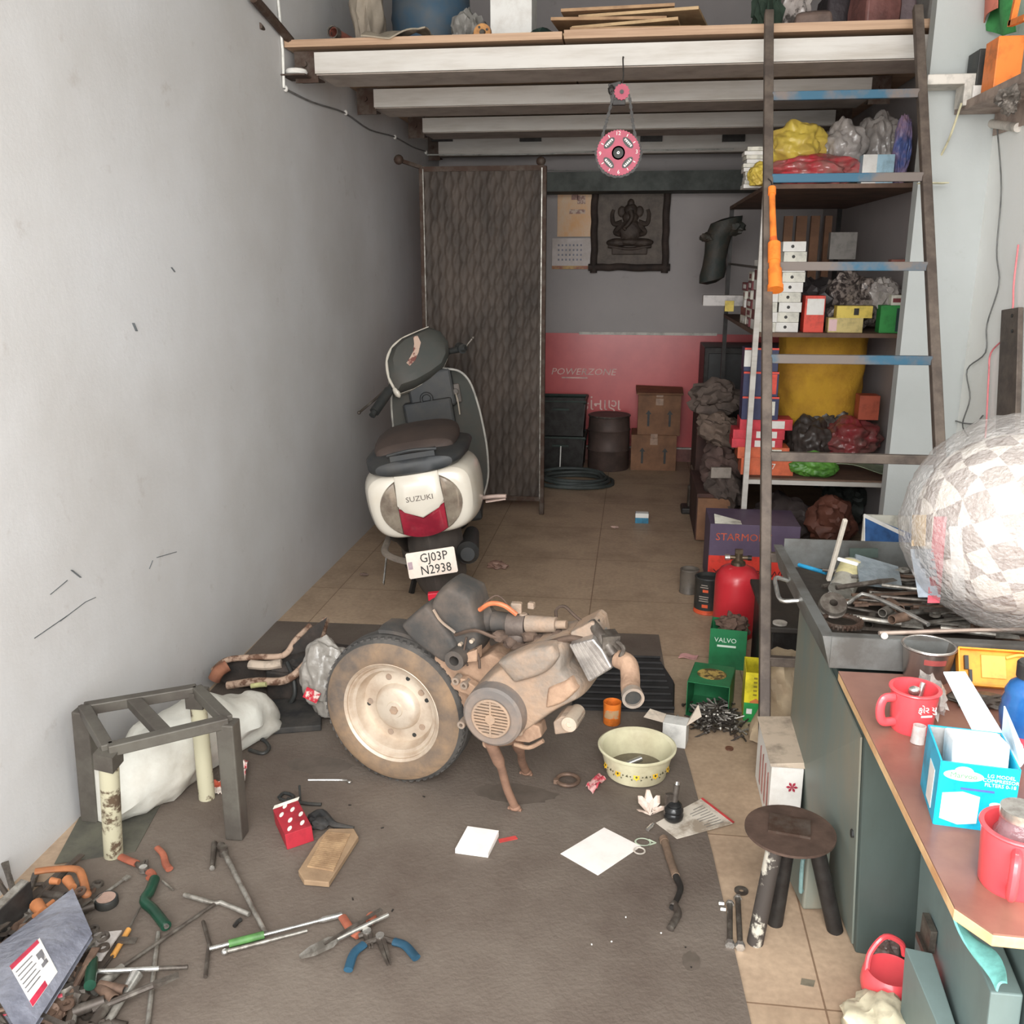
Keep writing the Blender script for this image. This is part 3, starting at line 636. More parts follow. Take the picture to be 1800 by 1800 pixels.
b = B(); b.tube([(0, .93, .90), (0, .90, .98), (0, .88, 1.02)], .05, 14, 3); b.box((0, .885, .87), (.24, .08, .20)); b.box((-.03, .86, .72), (.26, .07, .2)); b.torus((-.03, .84, .83), .028, .008, M=Matrix.Rotation(R(90), 4, 'X')); put('inner_pocket', b, M_SDD, sct, bev=.02)
# handlebar, turned to the left
HB = mx((-.035, .86, 1.035)) @ Matrix.Rotation(R(24), 4, 'Z') @ Matrix.Rotation(R(-17), 4, 'Y') @ Matrix.Rotation(R(-24), 4, 'X')
def hb(b): b.M = HB; return b
HB = HB @ Matrix.Scale(1.12, 4)
out = [(-.175, -.085), (-.168, -.01), (-.135, .06), (-.085, .102), (-.02, .118), (.06, .112), (.12, .105), (.155, .06), (.16, 0), (.13, -.055), (.08, -.09), (0, -.10), (-.09, -.10)]
b = hb(B()); b.loft([[(x * s_, y, z * s_) for x, z in out] for s_, y in ((.55, -.058), (.85, -.05), (1, -.025), (1.0, .03))]); put('handlebar_cover', b, M_SD, sct, smooth=True)
b = hb(B()); b.loft([[(x * s_, y, z * s_) for x, z in out] for s_, y in ((1.01, .032), (1.0, .07), (.8, .12), (.4, .15))]); put('headlamp_cowl', b, M_SW, sct, smooth=True)
b = hb(B()); b.tube([(x * 1.015, -.012, z * 1.015) for x, z in out[:7]], .007, 8, 4); b.ball((-.177, -.01, -.085), (.014, .02, .03), sub=2); put('cover_trim', b, M_SW, sct, smooth=True)
b = hb(B()); b.prism([(-.075, .0), (-.045, .015), (-.02, .03), (.005, .06), (.02, .09), (.04, .085), (.035, .05), (.0, .015), (-.035, -.01), (-.07, -.02)], .057, .062, FACE); put('meter_sticker', b, mat('peeling_sticker', (196, 168, 150), .5, 0, (120, 70, 62), .5, 26, w=.03), sct)
for s_, nm in ((-1, 'left'), (1, 'right')):
    b = hb(B()); k_ = 1 if s_ < 0 else .62; dz = -.06 if s_ < 0 else 0; b.cyl((s_ * .15, .02, -.03), (s_ * .34 * k_, -.04, -.07 + dz), .015, n=14); b.cyl((s_ * .2, .004, -.04 + dz * .3), (s_ * .32 * k_, -.034, -.065 + dz * .9), .023, n=14); put('grip', b, M_BLACK, sct, smooth=True)
    b = hb(B()); b.tube([(s_ * .18, .05, -.03), (s_ * (.27 if s_ < 0 else .22), .055, -.05), (s_ * (.37 if s_ < 0 else .29), .02, -.075 if s_ < 0 else -.03)], .006, 8, 4); b.ball((s_ * (.37 if s_ < 0 else .29), .02, -.075 if s_ < 0 else -.03), (.009, .009, .009), sub=2); put('brake_lever', b, M_TOOLD, sct, smooth=True)
# ================================================================ ENGINE WITH REAR WHEEL (standing on its wheel and centre stand)
EM = mx((-.655, 2.41, 0)) @ Matrix.Rotation(R(-13), 4, 'Z')
WS = 1.075
eng = thing('scooter_engine', 'dusty tan scooter engine with rear wheel standing on its two-legged stand', 'engine', EM)
EI = EM.inverted(); _c = EI @ CAM; _er = EI.to_3x3()
def E_(px, py, d):
    """photo point on the engine's own upright plane at local depth d"""
    q = _er @ ray(px, py); k = (d - _c.y) / q.y; return _c + q * k
def eprism(name, poly, y0, y1, m, sc=1., bev=.006, par=None, smooth=False, sub=0):
    pts = [E_(x, y, y0) for x, y in poly]; b = B()
    k = len(pts); cx = sum(p.x for p in pts) / k; cz = sum(p.z for p in pts) / k
    rg = [[(cx + (p.x - cx) * s_, yy, max(.004, cz + (p.z - cz) * s_)) for p in pts] for s_, yy in ((sc, y0), (1, y0 + (y1 - y0) * .25), (1, y1))]
    b.loft(rg); return put(name, b, m, par or eng, bev=bev, smooth=smooth or sub > 0, sub=sub)
M_TAN = mat('dusty_cast_metal', (164, 138, 116), .75, .1, (132, 122, 112), .5, 7, .35, 60)
M_TAN2 = mat('mud_caked_metal', (170, 140, 116), .85, 0, (142, 114, 94), .5, 12, .4, 50)
M_ABOX = mat('dusty_airbox', (64, 62, 60), .75, 0, (92, 82, 74), .45, 9, .2, 30)
RW = .216
WM = mx((-.016, .055, RW * WS)) @ Matrix.Rotation(R(90), 4, 'X') @ Matrix.Scale(WS, 4)            # lathe axis towards the camera
M_TYRE = mat('dusty_tyre', (146, 120, 94), .9, 0, (96, 86, 78), .55, 5, .3, 40)
M_TREAD = mat('tyre_tread', (86, 82, 78), .9, 0, (62, 60, 58), .5, 10)
b = B(); b.lathe([(.142, .052), (.156, .058), (.185, .056), (.200, .046)], 72, WM); b.lathe([(.142, -.052), (.156, -.058), (.185, -.056), (.200, -.046)], 72, WM); b.lathe([(.142, .052), (.142, -.052)], 72, WM)
ty = put('tyre', b, M_TYRE, eng, smooth=True)
b = B(); b.lathe([(.200, .046), (.208, .038), (.2155, .018), (.216, 0), (.2155, -.018), (.208, -.038), (.200, -.046)], 72, WM)
for k in range(60):
    a = 2 * math.pi * k / 60
    for s_ in (-1, 1):
        m_ = WM @ Matrix.Rotation(a + s_ * .03, 4, 'Z'); b.box(m_ @ V((.2088, 0, s_ * .027)), (.007, .011, .022), M=(m_.to_3x3().to_4x4() @ Matrix.Rotation(R(s_ * 20), 4, 'X')))
put('tread', b, M_TREAD, ty)
M_RIM = mat('dusty_silver_rim', (208, 194, 176), .5, .35, (172, 148, 126), .4, 6, .1)
b = B(); b.lathe([(.0, .030), (.022, .030), (.024, .026), (.054, .026), (.062, .020), (.068, .006), (.106, .002), (.112, .020), (.117, .034), (.126, .036), (.131, .044), (.144, .046), (.147, .051), (.143, .054), (.136, .050), (.13, -.03), (.0, -.03)], 64, WM)
rim = put('wheel_rim', b, M_RIM, eng, smooth=True)
for k in range(5):
    a = R(72 * k + 108); m_ = WM @ Matrix.Rotation(a, 4, 'Z')
    b = B(); b.cyl(m_ @ V((.087, 0, .002)), m_ @ V((.087, 0, .006)), .0095, n=16); put('rim_recess', b, M_TAN, rim)
for a in (70, 185, 300, 20):
    m_ = WM @ Matrix.Rotation(R(a), 4, 'Z'); b = B(); b.cyl(m_ @ V((.092, 0, .0)), m_ @ V((.092, 0, .0055)), .0065, n=12); put('rim_hole', b, M_BLACK, rim)
b = B(); b.cyl(WM @ V((0, 0, .028)), WM @ V((0, 0, .036)), .013, n=6); put('axle_nut', b, M_TAN, rim)
# mudguard hugging the tyre, airbox
b = B(); b.lathe([(.232, .03), (.238, .0), (.236, -.05), (.226, -.06), (.222, -.05), (.226, 0), (.222, .03)], 30, WM, True, 42, 100); put('mudguard', b, M_ABOX, eng, smooth=True)
eprism('airbox', [(738, 1108), (757, 1045), (783, 1026), (826, 1046), (834, 1075), (848, 1110), (838, 1150), (822, 1172), (800, 1178), (776, 1160), (740, 1132)], .0, .12, M_ABOX, .9, .012, sub=2)
eprism('airbox_cover', [(700, 1100), (745, 1062), (758, 1075), (800, 1130), (806, 1160), (780, 1170), (720, 1128)], -.02, .06, M_ABOX, .92, .010, sub=2)
p = E_(798, 1162, -.05); b = B(); b.pipe(p, p + V((0, .08, 0)), .028, .03, .014, .014, 24); put('inlet_boss', b, M_ABOX, eng, smooth=True)
for px, py in ((772, 1102), (828, 1128), (808, 1134)):
    p = E_(px, py, -.012); b = B(); b.cyl(p, p + V((0, .03, 0)), .006, n=8); put('airbox_screw', b, M_RIM, eng)
b = B(); b.tube([E_(762, 1072, -.01), E_(775, 1092, -.02), E_(800, 1112, -.02)], .004, 6, 4); put('clip_wire', b, M_TAN, eng)
# crankcase
eprism('transmission_case', [(752, 1195), (756, 1160), (772, 1126), (782, 1113), (806, 1112), (812, 1128), (832, 1128), (838, 1160), (862, 1148), (900, 1168), (905, 1205), (860, 1230), (810, 1262), (780, 1240)], .02, .13, M_TAN2, .94, .008, sub=2)
eprism('crankcase', [(812, 1228), (850, 1190), (890, 1158), (935, 1140), (985, 1130), (996, 1150), (992, 1180), (1024, 1205), (1026, 1232), (985, 1250), (945, 1278), (915, 1300), (878, 1312), (842, 1306), (815, 1285), (806, 1255)], -.09, .10, M_TAN, .88, .010, sub=2)
eprism('case_bulge', [(868, 1168), (920, 1142), (968, 1138), (980, 1160), (960, 1190), (900, 1206)], -.115, -.05, M_TAN, .75, .008, sub=2)
eprism('case_bulge', [(960, 1210), (1000, 1195), (1016, 1215), (990, 1240), (955, 1250)], -.10, -.04, M_TAN2, .8, .006, sub=2)
p = E_(864, 1262, -.13); b = B(); b.lathe([(0, 0), (.076, 0), (.083, -.006), (.086, -.05)], 48, mx(p) @ Matrix.Rotation(R(90), 4, 'X')); fc = put('fan_cover', b, mat('greyish_cover', (138, 122, 110), .75, .1, (112, 106, 102), .5, 8, .2), eng, smooth=True)
b = B(); g_ = mx(p + V((0, -.002, 0))) @ Matrix.Rotation(R(90), 4, 'X'); b.cyl(g_ @ V((0, 0, 0)), g_ @ V((0, 0, .002)), .050, n=40); put('grille_recess', b, M_BLACK, fc)
b = B()
for k in range(-5, 6):
    z = k * .0088; hw = math.sqrt(max(.0, .050 ** 2 - z * z)); b.box(g_ @ V((0, z, .005)), (2 * hw, .006, .0048))
b.torus(g_ @ V((0, 0, .004)), .051, .004, M=Matrix.Rotation(R(90), 4, 'X')); b.cyl(g_ @ V((0, 0, .003)), g_ @ V((0, 0, .010)), .014, n=18); b.box(g_ @ V((0, 0, .006)), (.005, .006, .1)); put('fan_grille', b, M_TAN, fc)
for px, py, d in ((800, 1198, -.02), (815, 1206, -.02), (912, 1287, -.09), (888, 1301, -.10), (833, 1282, -.11), (810, 1275, -.10)):
    q = E_(px, py, d - .012); b = B(); b.pipe(q, q + V((0, .03, 0)), .011, .012, .005, .005, 14); put('bolt_boss', b, M_TAN, eng)
eprism('mount_lug', [(791, 1203), (797, 1192), (815, 1194), (842, 1212), (838, 1228), (812, 1218), (798, 1212)], -.02, .01, M_TAN2, 1, .003)
eprism('mount_lug', [(905, 1290), (930, 1272), (948, 1278), (952, 1296), (930, 1306), (905, 1303)], -.08, -.03, M_TAN2, 1, .003)
eprism('engine_link', [(972, 1270), (985, 1260), (1005, 1259), (1015, 1268), (1015, 1280), (1005, 1288), (975, 1292)], -.12, -.05, M_TAN, 1, .004)
p = E_(1000, 1274, -.13); b = B(); b.pipe(p, p + V((0, .08, 0)), .020, .020, .008, .008, 20); b.cyl(p + V((0, .003, 0)), p + V((0, .02, 0)), .009, n=12); put('link_bush', b, M_RIM, eng, smooth=True)
# starter/carburettor group
b = B(); b.cyl(E_(868, 1092, .05), E_(912, 1096, .05), .03, .026, 18); put('carburettor_boot', b, M_ABOX, eng, smooth=True)
b = B(); b.cyl(E_(895, 1098, .03), E_(926, 1100, .03), .034, n=18); b.ball(E_(910, 1118, .03), (.035, .03, .035), .2, sub=2); put('carburettor', b, mat('grey_alloy', (118, 106, 98), .6, .4, (92, 82, 76), .5, 16), eng, smooth=True)
b = B(); b.cyl(E_(926, 1096, .02), E_(978, 1098, .02), .024, .021, 18); b.cyl(E_(978, 1098, .02), E_(996, 1098, .02), .012, n=12); put('starter_motor', b, M_TAN, eng, smooth=True)
b = B(); b.cyl(E_(840, 1095, .06), E_(870, 1078, .08), .026, .034, 16); b.ball(E_(858, 1088, .07), (.04, .035, .035), .15, sub=2); put('intake_duct', b, M_ABOX, eng, smooth=True)
b = B(); b.box(E_(908, 1068, .03), (.03, .02, .03), R(12)); b.box(E_(934, 1064, .03), (.018, .016, .018)); b.cyl(E_(920, 1078, .03), E_(920, 1095, .03), .012, n=10); put('choke_unit', b, M_TAN, eng, bev=.003)
b = B(); b.tube([E_(843, 1072, .0), E_(862, 1061, -.01), E_(885, 1064, -.01), E_(908, 1080, .0)], .0065, 8, 5); put('orange_fuel_hose', b, plain('hose_orange', (206, 118, 78), .5), eng, smooth=True)
b = B(); b.tube([E_(850, 1062, .05), E_(872, 1047, .06), E_(890, 1060, .06), E_(900, 1085, .05)], .003, 6, 5); b.tube([E_(978, 1090, .05), E_(978, 1072, .05), E_(992, 1066, .05), E_(1010, 1082, .04), E_(1026, 1095, .03)], .0045, 6, 5)
b.tube([E_(905, 1140, -.03), E_(960, 1132, -.04), E_(1000, 1122, -.05), E_(1030, 1126, -.05)], .009, 8, 5); b.tube([E_(800, 1116, .0), E_(835, 1108, -.02), E_(870, 1120, -.01), E_(895, 1118, .02)], .005, 6, 5)
b.tube([E_(836, 1140, -.01), E_(842, 1160, -.01), E_(843, 1175, -.02)], .004, 6, 3); b.tube([E_(820, 1120, -.01), E_(815, 1150, -.02), E_(822, 1170, -.01)], .003, 6, 3); put('cables', b, mat('dusty_cable', (96, 78, 66), .8), eng, smooth=True)
eprism('relay_block', [(820, 1148), (838, 1142), (838, 1163), (818, 1165)], -.02, .02, M_TAN2, 1, .002)
b = B()
for k in range(7): b.ball(E_(880 + k * 17, 1118 + (k % 3) * 10, .01), (.024, .024, .017), .4, 4, k, 2)
put('wiring_clump', b, mat('tangled_dirty_wires', (104, 86, 74), .9, 0, (78, 64, 56), .5, 30, .4, 60), eng, smooth=True)
M_SIL = mat('bright_alloy', (188, 182, 176), .35, .7, (140, 134, 130), .5, 14, .1)
cyl_ = eprism('cylinder_head', [(998, 1134), (1020, 1128), (1043, 1122), (1060, 1142), (1078, 1176), (1035, 1202)], -.085, .02, M_SIL, .96, .005)
b = B()
for k in range(5):
    u_ = k / 4; b.bar(E_(1003 + 26 * u_, 1132 - 4 * u_, -.088), E_(1036 + 32 * u_, 1196 - 18 * u_, -.088), .004, .004)
put('cooling_rib', b, M_SIL, cyl_)
eprism('head_cover', [(1000, 1112), (1040, 1092), (1050, 1100), (1056, 1130), (1040, 1128), (1005, 1130)], -.05, .05, M_TAN, .95, .005)
b = B(); b.tube([E_(1040, 1095, -.03), E_(1058, 1120, -.06), E_(1078, 1150, -.07)], .014, 10, 4); b.box(E_(1070, 1132, -.05), (.045, .05, .06), R(30)); b.tube([E_(1085, 1128, -.07), E_(1096, 1140, -.08), E_(1090, 1156, -.08)], .006, 8, 4); b.cyl(E_(1048, 1090, -.02), E_(1052, 1106, -.02), .009, n=10); put('rocker_end', b, M_TOOLD, eng, smooth=True)
b = B()
path = spline([E_(1088, 1158, -.06), E_(1104, 1168, -.08), E_(1108, 1190, -.10), E_(1108, 1208, -.13), E_(1112, 1224, -.17)], 6)
b.tube(path, .024, 20); put('exhaust_bend', b, M_TAN2, eng, smooth=True)
b = B(); d_ = (path[-1] - path[-3]).normalized(); b.pipe(path[-1] - d_ * .01, path[-1] + d_ * .012, .026, .027, .020, .020, 28); em = put('exhaust_mouth', b, M_TAN, eng, smooth=True); b = B(); b.cyl(path[-1] + d_ * .0, path[-1] + d_ * .003, .0205, n=20); put('shaded_bore', b, M_BLACK, em)  # black disc stands in for the shade inside the open pipe
# centre stand
for nm, pp, d in (('a', [(862, 1305), (876, 1340), (890, 1385), (902, 1422)], -.11), ('b', [(905, 1298), (912, 1330), (920, 1358)], .0)):
    b = B(); q = [E_(x, y, d) for x, y in pp]; g0_ = EI @ at(905 if nm == 'a' else 925, 1418 if nm == 'a' else 1356, Z=0.014)
    q = [q[0], q[0].lerp(g0_, .35) + V((.004, 0, 0)), q[0].lerp(g0_, .7) + V((-.003, 0, 0)), g0_]
    b.tube(q, [.017, .012, .012], 10, 4); b.cyl((q[-1].x - .02, q[-1].y, .006), (q[-1].x + .02, q[-1].y, .006), .0055, n=8); b.ball((q[-1].x, q[-1].y, .012), (.018, .015, .01), sub=2); put('stand_leg', b, mat('rust_brown_steel', (148, 114, 94), .8, .1, (120, 92, 76), .5, 14), eng, smooth=True)
b = B(); b.cyl(E_(855, 1306, -.10), E_(905, 1300, .02), .014, n=12); b.tube([E_(905, 1308, -.06), E_(930, 1314, -.07), E_(955, 1302, -.07)], .006, 8, 4); put('stand_pivot', b, M_TAN2, eng, smooth=True)
# ================================================================ HELPERS FOR CONTENTS
def boxat(name, lab, cat, px0, py0, px1, py1, Y, depth, m, group=None, rz=0, label_m=None, lab_rect=None, bev=.001, txt=None, ground=None, tcol=None):
    """a carton whose front face spans the given photo rectangle at depth Y"""
    p, q = at(px0, py1, Y=Y), at(px1, py0, Y=Y)
    z0 = p.z if ground is None else ground
    w, h = q.x - p.x, q.z - z0
    M = mx(((p.x + q.x) / 2, Y, z0)) @ Matrix.Rotation(R(rz), 4, 'Z')
    t = thing(name, lab, cat, M, group)
    b = B(); b.box((0, depth / 2, h / 2), (w, depth, h)); body = put('carton', b, m, t, bev=bev)
    if label_m:
        r = lab_rect or (.1, .2, .9, .8)
        b = B(); b.box(((r[0] + r[2] - 1) / 2 * w, -.0008, (r[1] + r[3]) / 2 * h), ((r[2] - r[0]) * w, .0012, (r[3] - r[1]) * h)); put('label', b, label_m, t)
    if txt:
        s_, size, tx, tz = txt; text('lettering', s_, size, tcol or M_INK, t, mx(((tx - .5) * w, -.0016, tz * h)) @ FACE)
    return t, w, h
def rag(name, lab, cat, c, rad, m, seed, nz=.5, fr=2.4, flat=None, group=None, sub=4, rz=0, fold=True):
    b = B(); b.ball(c, rad, nz, fr, seed, sub, flat, M=Matrix.Rotation(R(rz), 4, 'Z'))
    return solo(name, lab, cat, b, m, group, smooth=True)
def clear(name, col, alpha=.55, rough=.15):
    return mat(name, col, rough, 0, tuple(min(255, v + 30) for v in col), .5, 12, .6, 35, alpha=alpha, spec=.8)
M_CLR = clear('clear_plastic_bag', (176, 168, 162), .75, .2)
M_CLRR = mat('red_plastic_film', (190, 56, 66), .25, 0, (160, 110, 104), .5, 9, .4, 30, spec=.7)
M_YEL = mat('yellow_film', (216, 190, 84), .4, 0, (190, 160, 84), .4, 8, .3, 25)
M_SACKG = mat('grey_brown_sack', (128, 114, 102), .85, 0, (96, 84, 76), .5, 5, .4, 30)
M_SACKB = mat('brown_cloth', (106, 84, 72), .9, 0, (82, 64, 56), .5, 6, .4, 30)
# ================================================================ LOFT CONTENTS
def onloft(px, Y): return at(px, 30, Y=Y).x
x0 = onloft(735, 4.75)
t = thing('plastic_drum', 'dusty blue plastic drum standing on the left part of the loft', 'drum', mx((x0, 5.05, LT)))
b = B(); b.lathe([(0, 0), (.175, 0), (.19, .02), (.195, .25), (.2, .27), (.195, .3), (.19, .42), (.05, .44), (0, .44)], 36); put('drum_body', b, mat('dusty_blue', (62, 88, 108), .6, 0, (84, 92, 98), .5, 6), t, smooth=True)
b = B(); b.tube([(-.08, 0, .42), (-.05, 0, .47), (.05, 0, .47), (.08, 0, .42)], .01, 8, 4); put('handle', b, M_BLACK, t, smooth=True)
b = B(); x = onloft(636, 4.5); b.ball((x, 4.62, LT + .19), (.07, .12, .24), .25, 2, 3, 4, flat=-.19); solo('sack', 'beige sack standing beside the blue drum on the loft', 'sack', b, mat('beige_sack', (158, 146, 130), .8, 0, (128, 118, 106), .5, 4, .3, 20), smooth=True)
b = B(); p0, p1 = at(655, 62, Y=4.6), at(643, -20, Y=4.6); b.bar(p0 + V((0, 0, -.0)), p1, .05, .012, up=(0, 1, 0)); solo('blue_strip', 'light blue plastic strip leaning between the beige sack and the blue drum', 'strip', b, plain('pale_blue', (126, 152, 186)))
b = B(); b.sheet(lambda u, w: V((onloft(637, 4.12) + .27 * u, 4.085 + .16 * w, LT + .012 + .022 * abs(math.sin(7 * u + 3 * w)) * (.4 + w) - (.03 * (1 - w) ** 3 * (.4 + .6 * math.sin(5 * u))))), 18, 8, .006); solo('rag', 'grey-beige rag drooping over the front edge of the loft', 'rag', b, plain('beige_rag', (158, 146, 128), .9), smooth=True)
p = at(848, 50, Y=4.3)
t = thing('gear_hub', 'small orange bicycle hub standing on the loft edge beside the white carton', 'hub', mx((p.x, 4.3, LT)))
b = B(); b.lathe([(.012, -.012), (.036, -.012), (.04, 0), (.036, .012), (.012, .012)], 24, mx((0, 0, .041)) @ Matrix.Rotation(R(80), 4, 'X') , True); hb_ = put('flange', b, mat('rusty_orange', (204, 150, 92), .5, .2, (156, 104, 66), .5, 20), t, smooth=True)
b = B(); b.cyl((0, -.02, .042), (.03, .06, .038), .012, n=12); put('spindle', b, M_TOOLD, t)
for k in range(4):
    b = B(); a = k * math.pi / 2 + .5; b.cyl((.024 * math.cos(a), -.0145, .041 + .024 * math.sin(a)), (.024 * math.cos(a), -.011, .041 + .024 * math.sin(a)), .005, n=8); put('hub_hole', b, M_BLACK, hb_)
t, w, h = boxat('carton', 'white carton with a small printed mark standing on the loft', 'box', 862, -40, 935, 44, 4.6, .22, M_WHT, ground=LT)
b = B(); b.box((.0, -.001, .085), (.03, .001, .015)); 
for k in range(3): b.box((-.02 + .02 * k, -.001, .055), (.01, .001, .01))
put('printed_mark', b, M_DARK, t)
rag('dark_cloth', 'dark green-black heap of plastic beside the white carton on the loft', 'cloth', V((onloft(960, 4.6), 4.7, LT + .045)), (.13, .2, .07), plain('dark_green_plastic', (44, 62, 56), .6), 3, .4, flat=-.04)
rag('crumpled_sheet', 'grey crumpled sheet between the blue drum and the white carton on the loft', 'sheet', V((onloft(825, 4.75), 4.75, LT + .09)), (.09, .15, .13), plain('grey_sheet', (150, 146, 140), .8), 5, .4, flat=-.085)
# cardboard sheets
cs = [(965, 1160, 58, 0, 3), (985, 1215, 50, 6, -4), (1000, 1235, 44, 2, 5), (1010, 1205, 38, -4, -2), (970, 1180, 33, 5, 2), (1025, 1245, 29, 1, -6), (985, 1190, 26, -2, 4)]
for i, (x0, x1, y, ry, rz) in enumerate(cs):
    a_, c_ = at(x0, 40, Y=4.45).x, at(x1, 40, Y=4.45).x
    b = B(); b.M = mx(((a_ + c_) / 2, 4.5, LT + .008 + i * .02)) @ Matrix.Rotation(R(rz), 4, 'Z') @ Matrix.Rotation(R(ry * .35), 4, 'Y')
    w_ = c_ - a_; b.prism([(-w_ / 2, -.16), (w_ / 2 - .03, -.2), (w_ / 2, .2), (-w_ / 2 + .05, .22)], -.006, .006)
    solo('cardboard_sheet', ['lowest', 'second', 'third', 'fourth', 'fifth', 'sixth', 'topmost'][i] + ' flattened cardboard sheet of the low pile on the loft edge', 'cardboard', b, [M_CARD, mat('cardboard_pale', (198, 168, 128), .8, 0, (168, 138, 104), .5, 7)][i % 2], 'flattened cardboard sheets on the loft')
# bags on the right of the loft
rag('garland', 'dark green leafy bundle at the loft edge beside the ladder top', 'bundle', V((onloft(1350, 4.4), 4.45, LT + .13)), (.05, .07, .16), plain('leaf_green', (48, 62, 50), .9), 8, .7, 4, flat=-.12)
rag('plastic_bag', 'clear striped plastic bag of parts on the loft beside the green bundle', 'bag', V((onloft(1390, 4.5), 4.6, LT + .13)), (.09, .1, .16), mat('striped_film', (170, 160, 154), .3, 0, (84, 78, 74), .5, 18, .4, 20, w=.04), 9, .35, flat=-.12)
for i, (px, w_, h_, c, lab) in enumerate(((1435, .16, .13, (128, 108, 98), 'brown paper parcel lying on the loft behind the ladder'), (1490, .14, .26, (60, 52, 54), 'tall dark plastic parcel on the loft behind the ladder'), (1540, .15, .28, (126, 84, 78), 'reddish brown parcel on the loft behind the ladder'), (1600, .16, .27, (148, 128, 130), 'pinkish grey folded parcel on the loft left of the pier'), (1645, .09, .22, (150, 146, 140), 'grey parcel on the loft against the pier'))):
    x = onloft(px, 4.5); b = B(); b.M = mx((x, 4.55 + .22 * (i % 2), LT + .001)) @ Matrix.Rotation(R((-12, 8, 14, -8, 3)[i]), 4, 'Z')
    b.loft([[(sx * w_ / 2 * k, sy * .09 * k, z) for sx, sy in ((-1, -1), (0, -1.1), (1, -1), (1, 1), (0, 1.1), (-1, 1))] for z, k in ((0, 1), (h_ * .5, 1.04), (h_ * .9, .9), (h_, .6))])
    solo('parcel', lab, 'parcel', b, mat('parcel_%d' % i, c, .5, 0, tuple(v * .75 for v in c), .5, 8, .5, 22), bev=.01, smooth=True)
# ================================================================ SPROCKET CLOCK hanging from the front beam
cy = 3.96; cc = at(1087, 269, Y=cy); gc = at(1093, 162, Y=cy)
t = thing('hanging_clock', 'red sprocket wall clock with a chain loop hanging from the front loft beam', 'clock', mx(cc))
r_ = .083
M_CRED = mat('clock_red', (172, 56, 82), .45, 0, (150, 48, 70), .4, 10)
b = B(); teeth = []
for k in range(88): a = 2 * math.pi * k / 88; rr = r_ + (.0035 if k % 2 else 0); teeth.append((rr * math.cos(a), rr * math.sin(a)))
b.prism(teeth, 0, .008, mx(cc) @ FACE); dial = put('dial', b, M_CRED, t, world=True)
for i, a in enumerate((45, 135, 225, 315)):
    m_ = mx(cc + V((0, -.008, 0))) @ FACE @ Matrix.Rotation(R(a), 4, 'Z') @ Matrix.Translation((.052, 0, 0)); b = B()
    b.prism([(.013 * math.cos(2 * math.pi * k / 20), .027 * math.sin(2 * math.pi * k / 20)) for k in range(20)], 0, .0008, m_); sl = put('slot', b, M_BLACK, dial, world=True)
    b = B()
    for j in range(5): b.box(m_ @ V((0, -.016 + .008 * j, .0012)), (.007, .0008, .0055), M=(m_.to_3x3().to_4x4() @ Matrix.Rotation(R(90 + 25 * math.sin(j * 2)), 4, 'X')))
    b.bar(m_ @ V((.004, -.019, .0012)), m_ @ V((.004, .019, .0012)), .002, .001, up=(0, 1, 0)); put('slot_writing', b, M_WHT, dial, world=True)
for k in range(12):
    a = R(90 - 30 * k + 2); c_ = cc + V((.072 * math.cos(a), -.0086, .072 * math.sin(a)))
    if k % 3: b = B(); b.bar(c_ - V((.005 * math.cos(a), 0, .005 * math.sin(a))), c_ + V((.005 * math.cos(a), 0, .005 * math.sin(a))), .003, .001, up=(0, 1, 0)); put('hour_mark', b, M_WHT, dial, world=True)
    else: text('hour_number', ['12', '3', '6', '9'][k // 3], .021, M_WHT, dial, (Matrix.Translation(-cc) @ mx(c_ + V((0, 0, 0))) @ FACE), .0006)
b = B(); b.lathe([(0, .012), (.012, .012), (.02, .008), (.026, .008), (.026, 0)], 28, mx(cc) @ FACE); hubo = put('hub', b, M_BLACK, t, world=True, smooth=True)
b = B(); b.torus(cc + V((0, -.013, 0)), .004, .0012, M=Matrix.Rotation(R(90), 4, 'X'), n=14, k=6); put('spindle_cap', b, M_CHR, t, world=True)
b = B(); teeth = [((.027 + (.004 if k % 2 else 0)) * math.cos(2 * math.pi * k / 28), (.027 + (.004 if k % 2 else 0)) * math.sin(2 * math.pi * k / 28)) for k in range(28)]
b.prism(teeth, 0, .008, mx(gc) @ FACE); gear = put('small_gear', b, M_CRED, t, world=True)
b = B(); b.cyl(gc + V((0, -.012, 0)), gc + V((0, .004, 0)), .008, n=14); put('gear_pin', b, M_BLACK, gear, world=True)
b = B(); b.box(gc + V((-.022, .018, .0)), (.05, .03, .075), M=Matrix.Rotation(R(-12), 4, 'Y')); b.box(gc + V((-.01, .012, -.036)), (.05, .02, .02)); b.ball(gc + V((-.04, .01, .01)), (.014, .014, .02), .3); put('bracket', b, M_DARK, t, world=True, bev=.003)
def linkchain(nm, pts, n, size, parent, m):
    b = B(); pts = spline(pts, 8); L_ = [0]
    for i in range(1, len(pts)): L_.append(L_[-1] + (pts[i] - pts[i - 1]).length)
    for k in range(n):
        s_ = L_[-1] * (k + .5) / n; i = max(j for j in range(len(L_) - 1) if L_[j] <= s_); p = pts[i].lerp(pts[i + 1], (s_ - L_[i]) / max(1e-9, L_[i + 1] - L_[i])); d = (pts[i + 1] - pts[i]).normalized()
        b.bar(p - d * size * .55, p + d * size * .55, size * (.5 if k % 2 else .85), size * (.7 if k % 2 else .35), up=(0, 1, 0))
    return put(nm, b, m, parent, world=True)
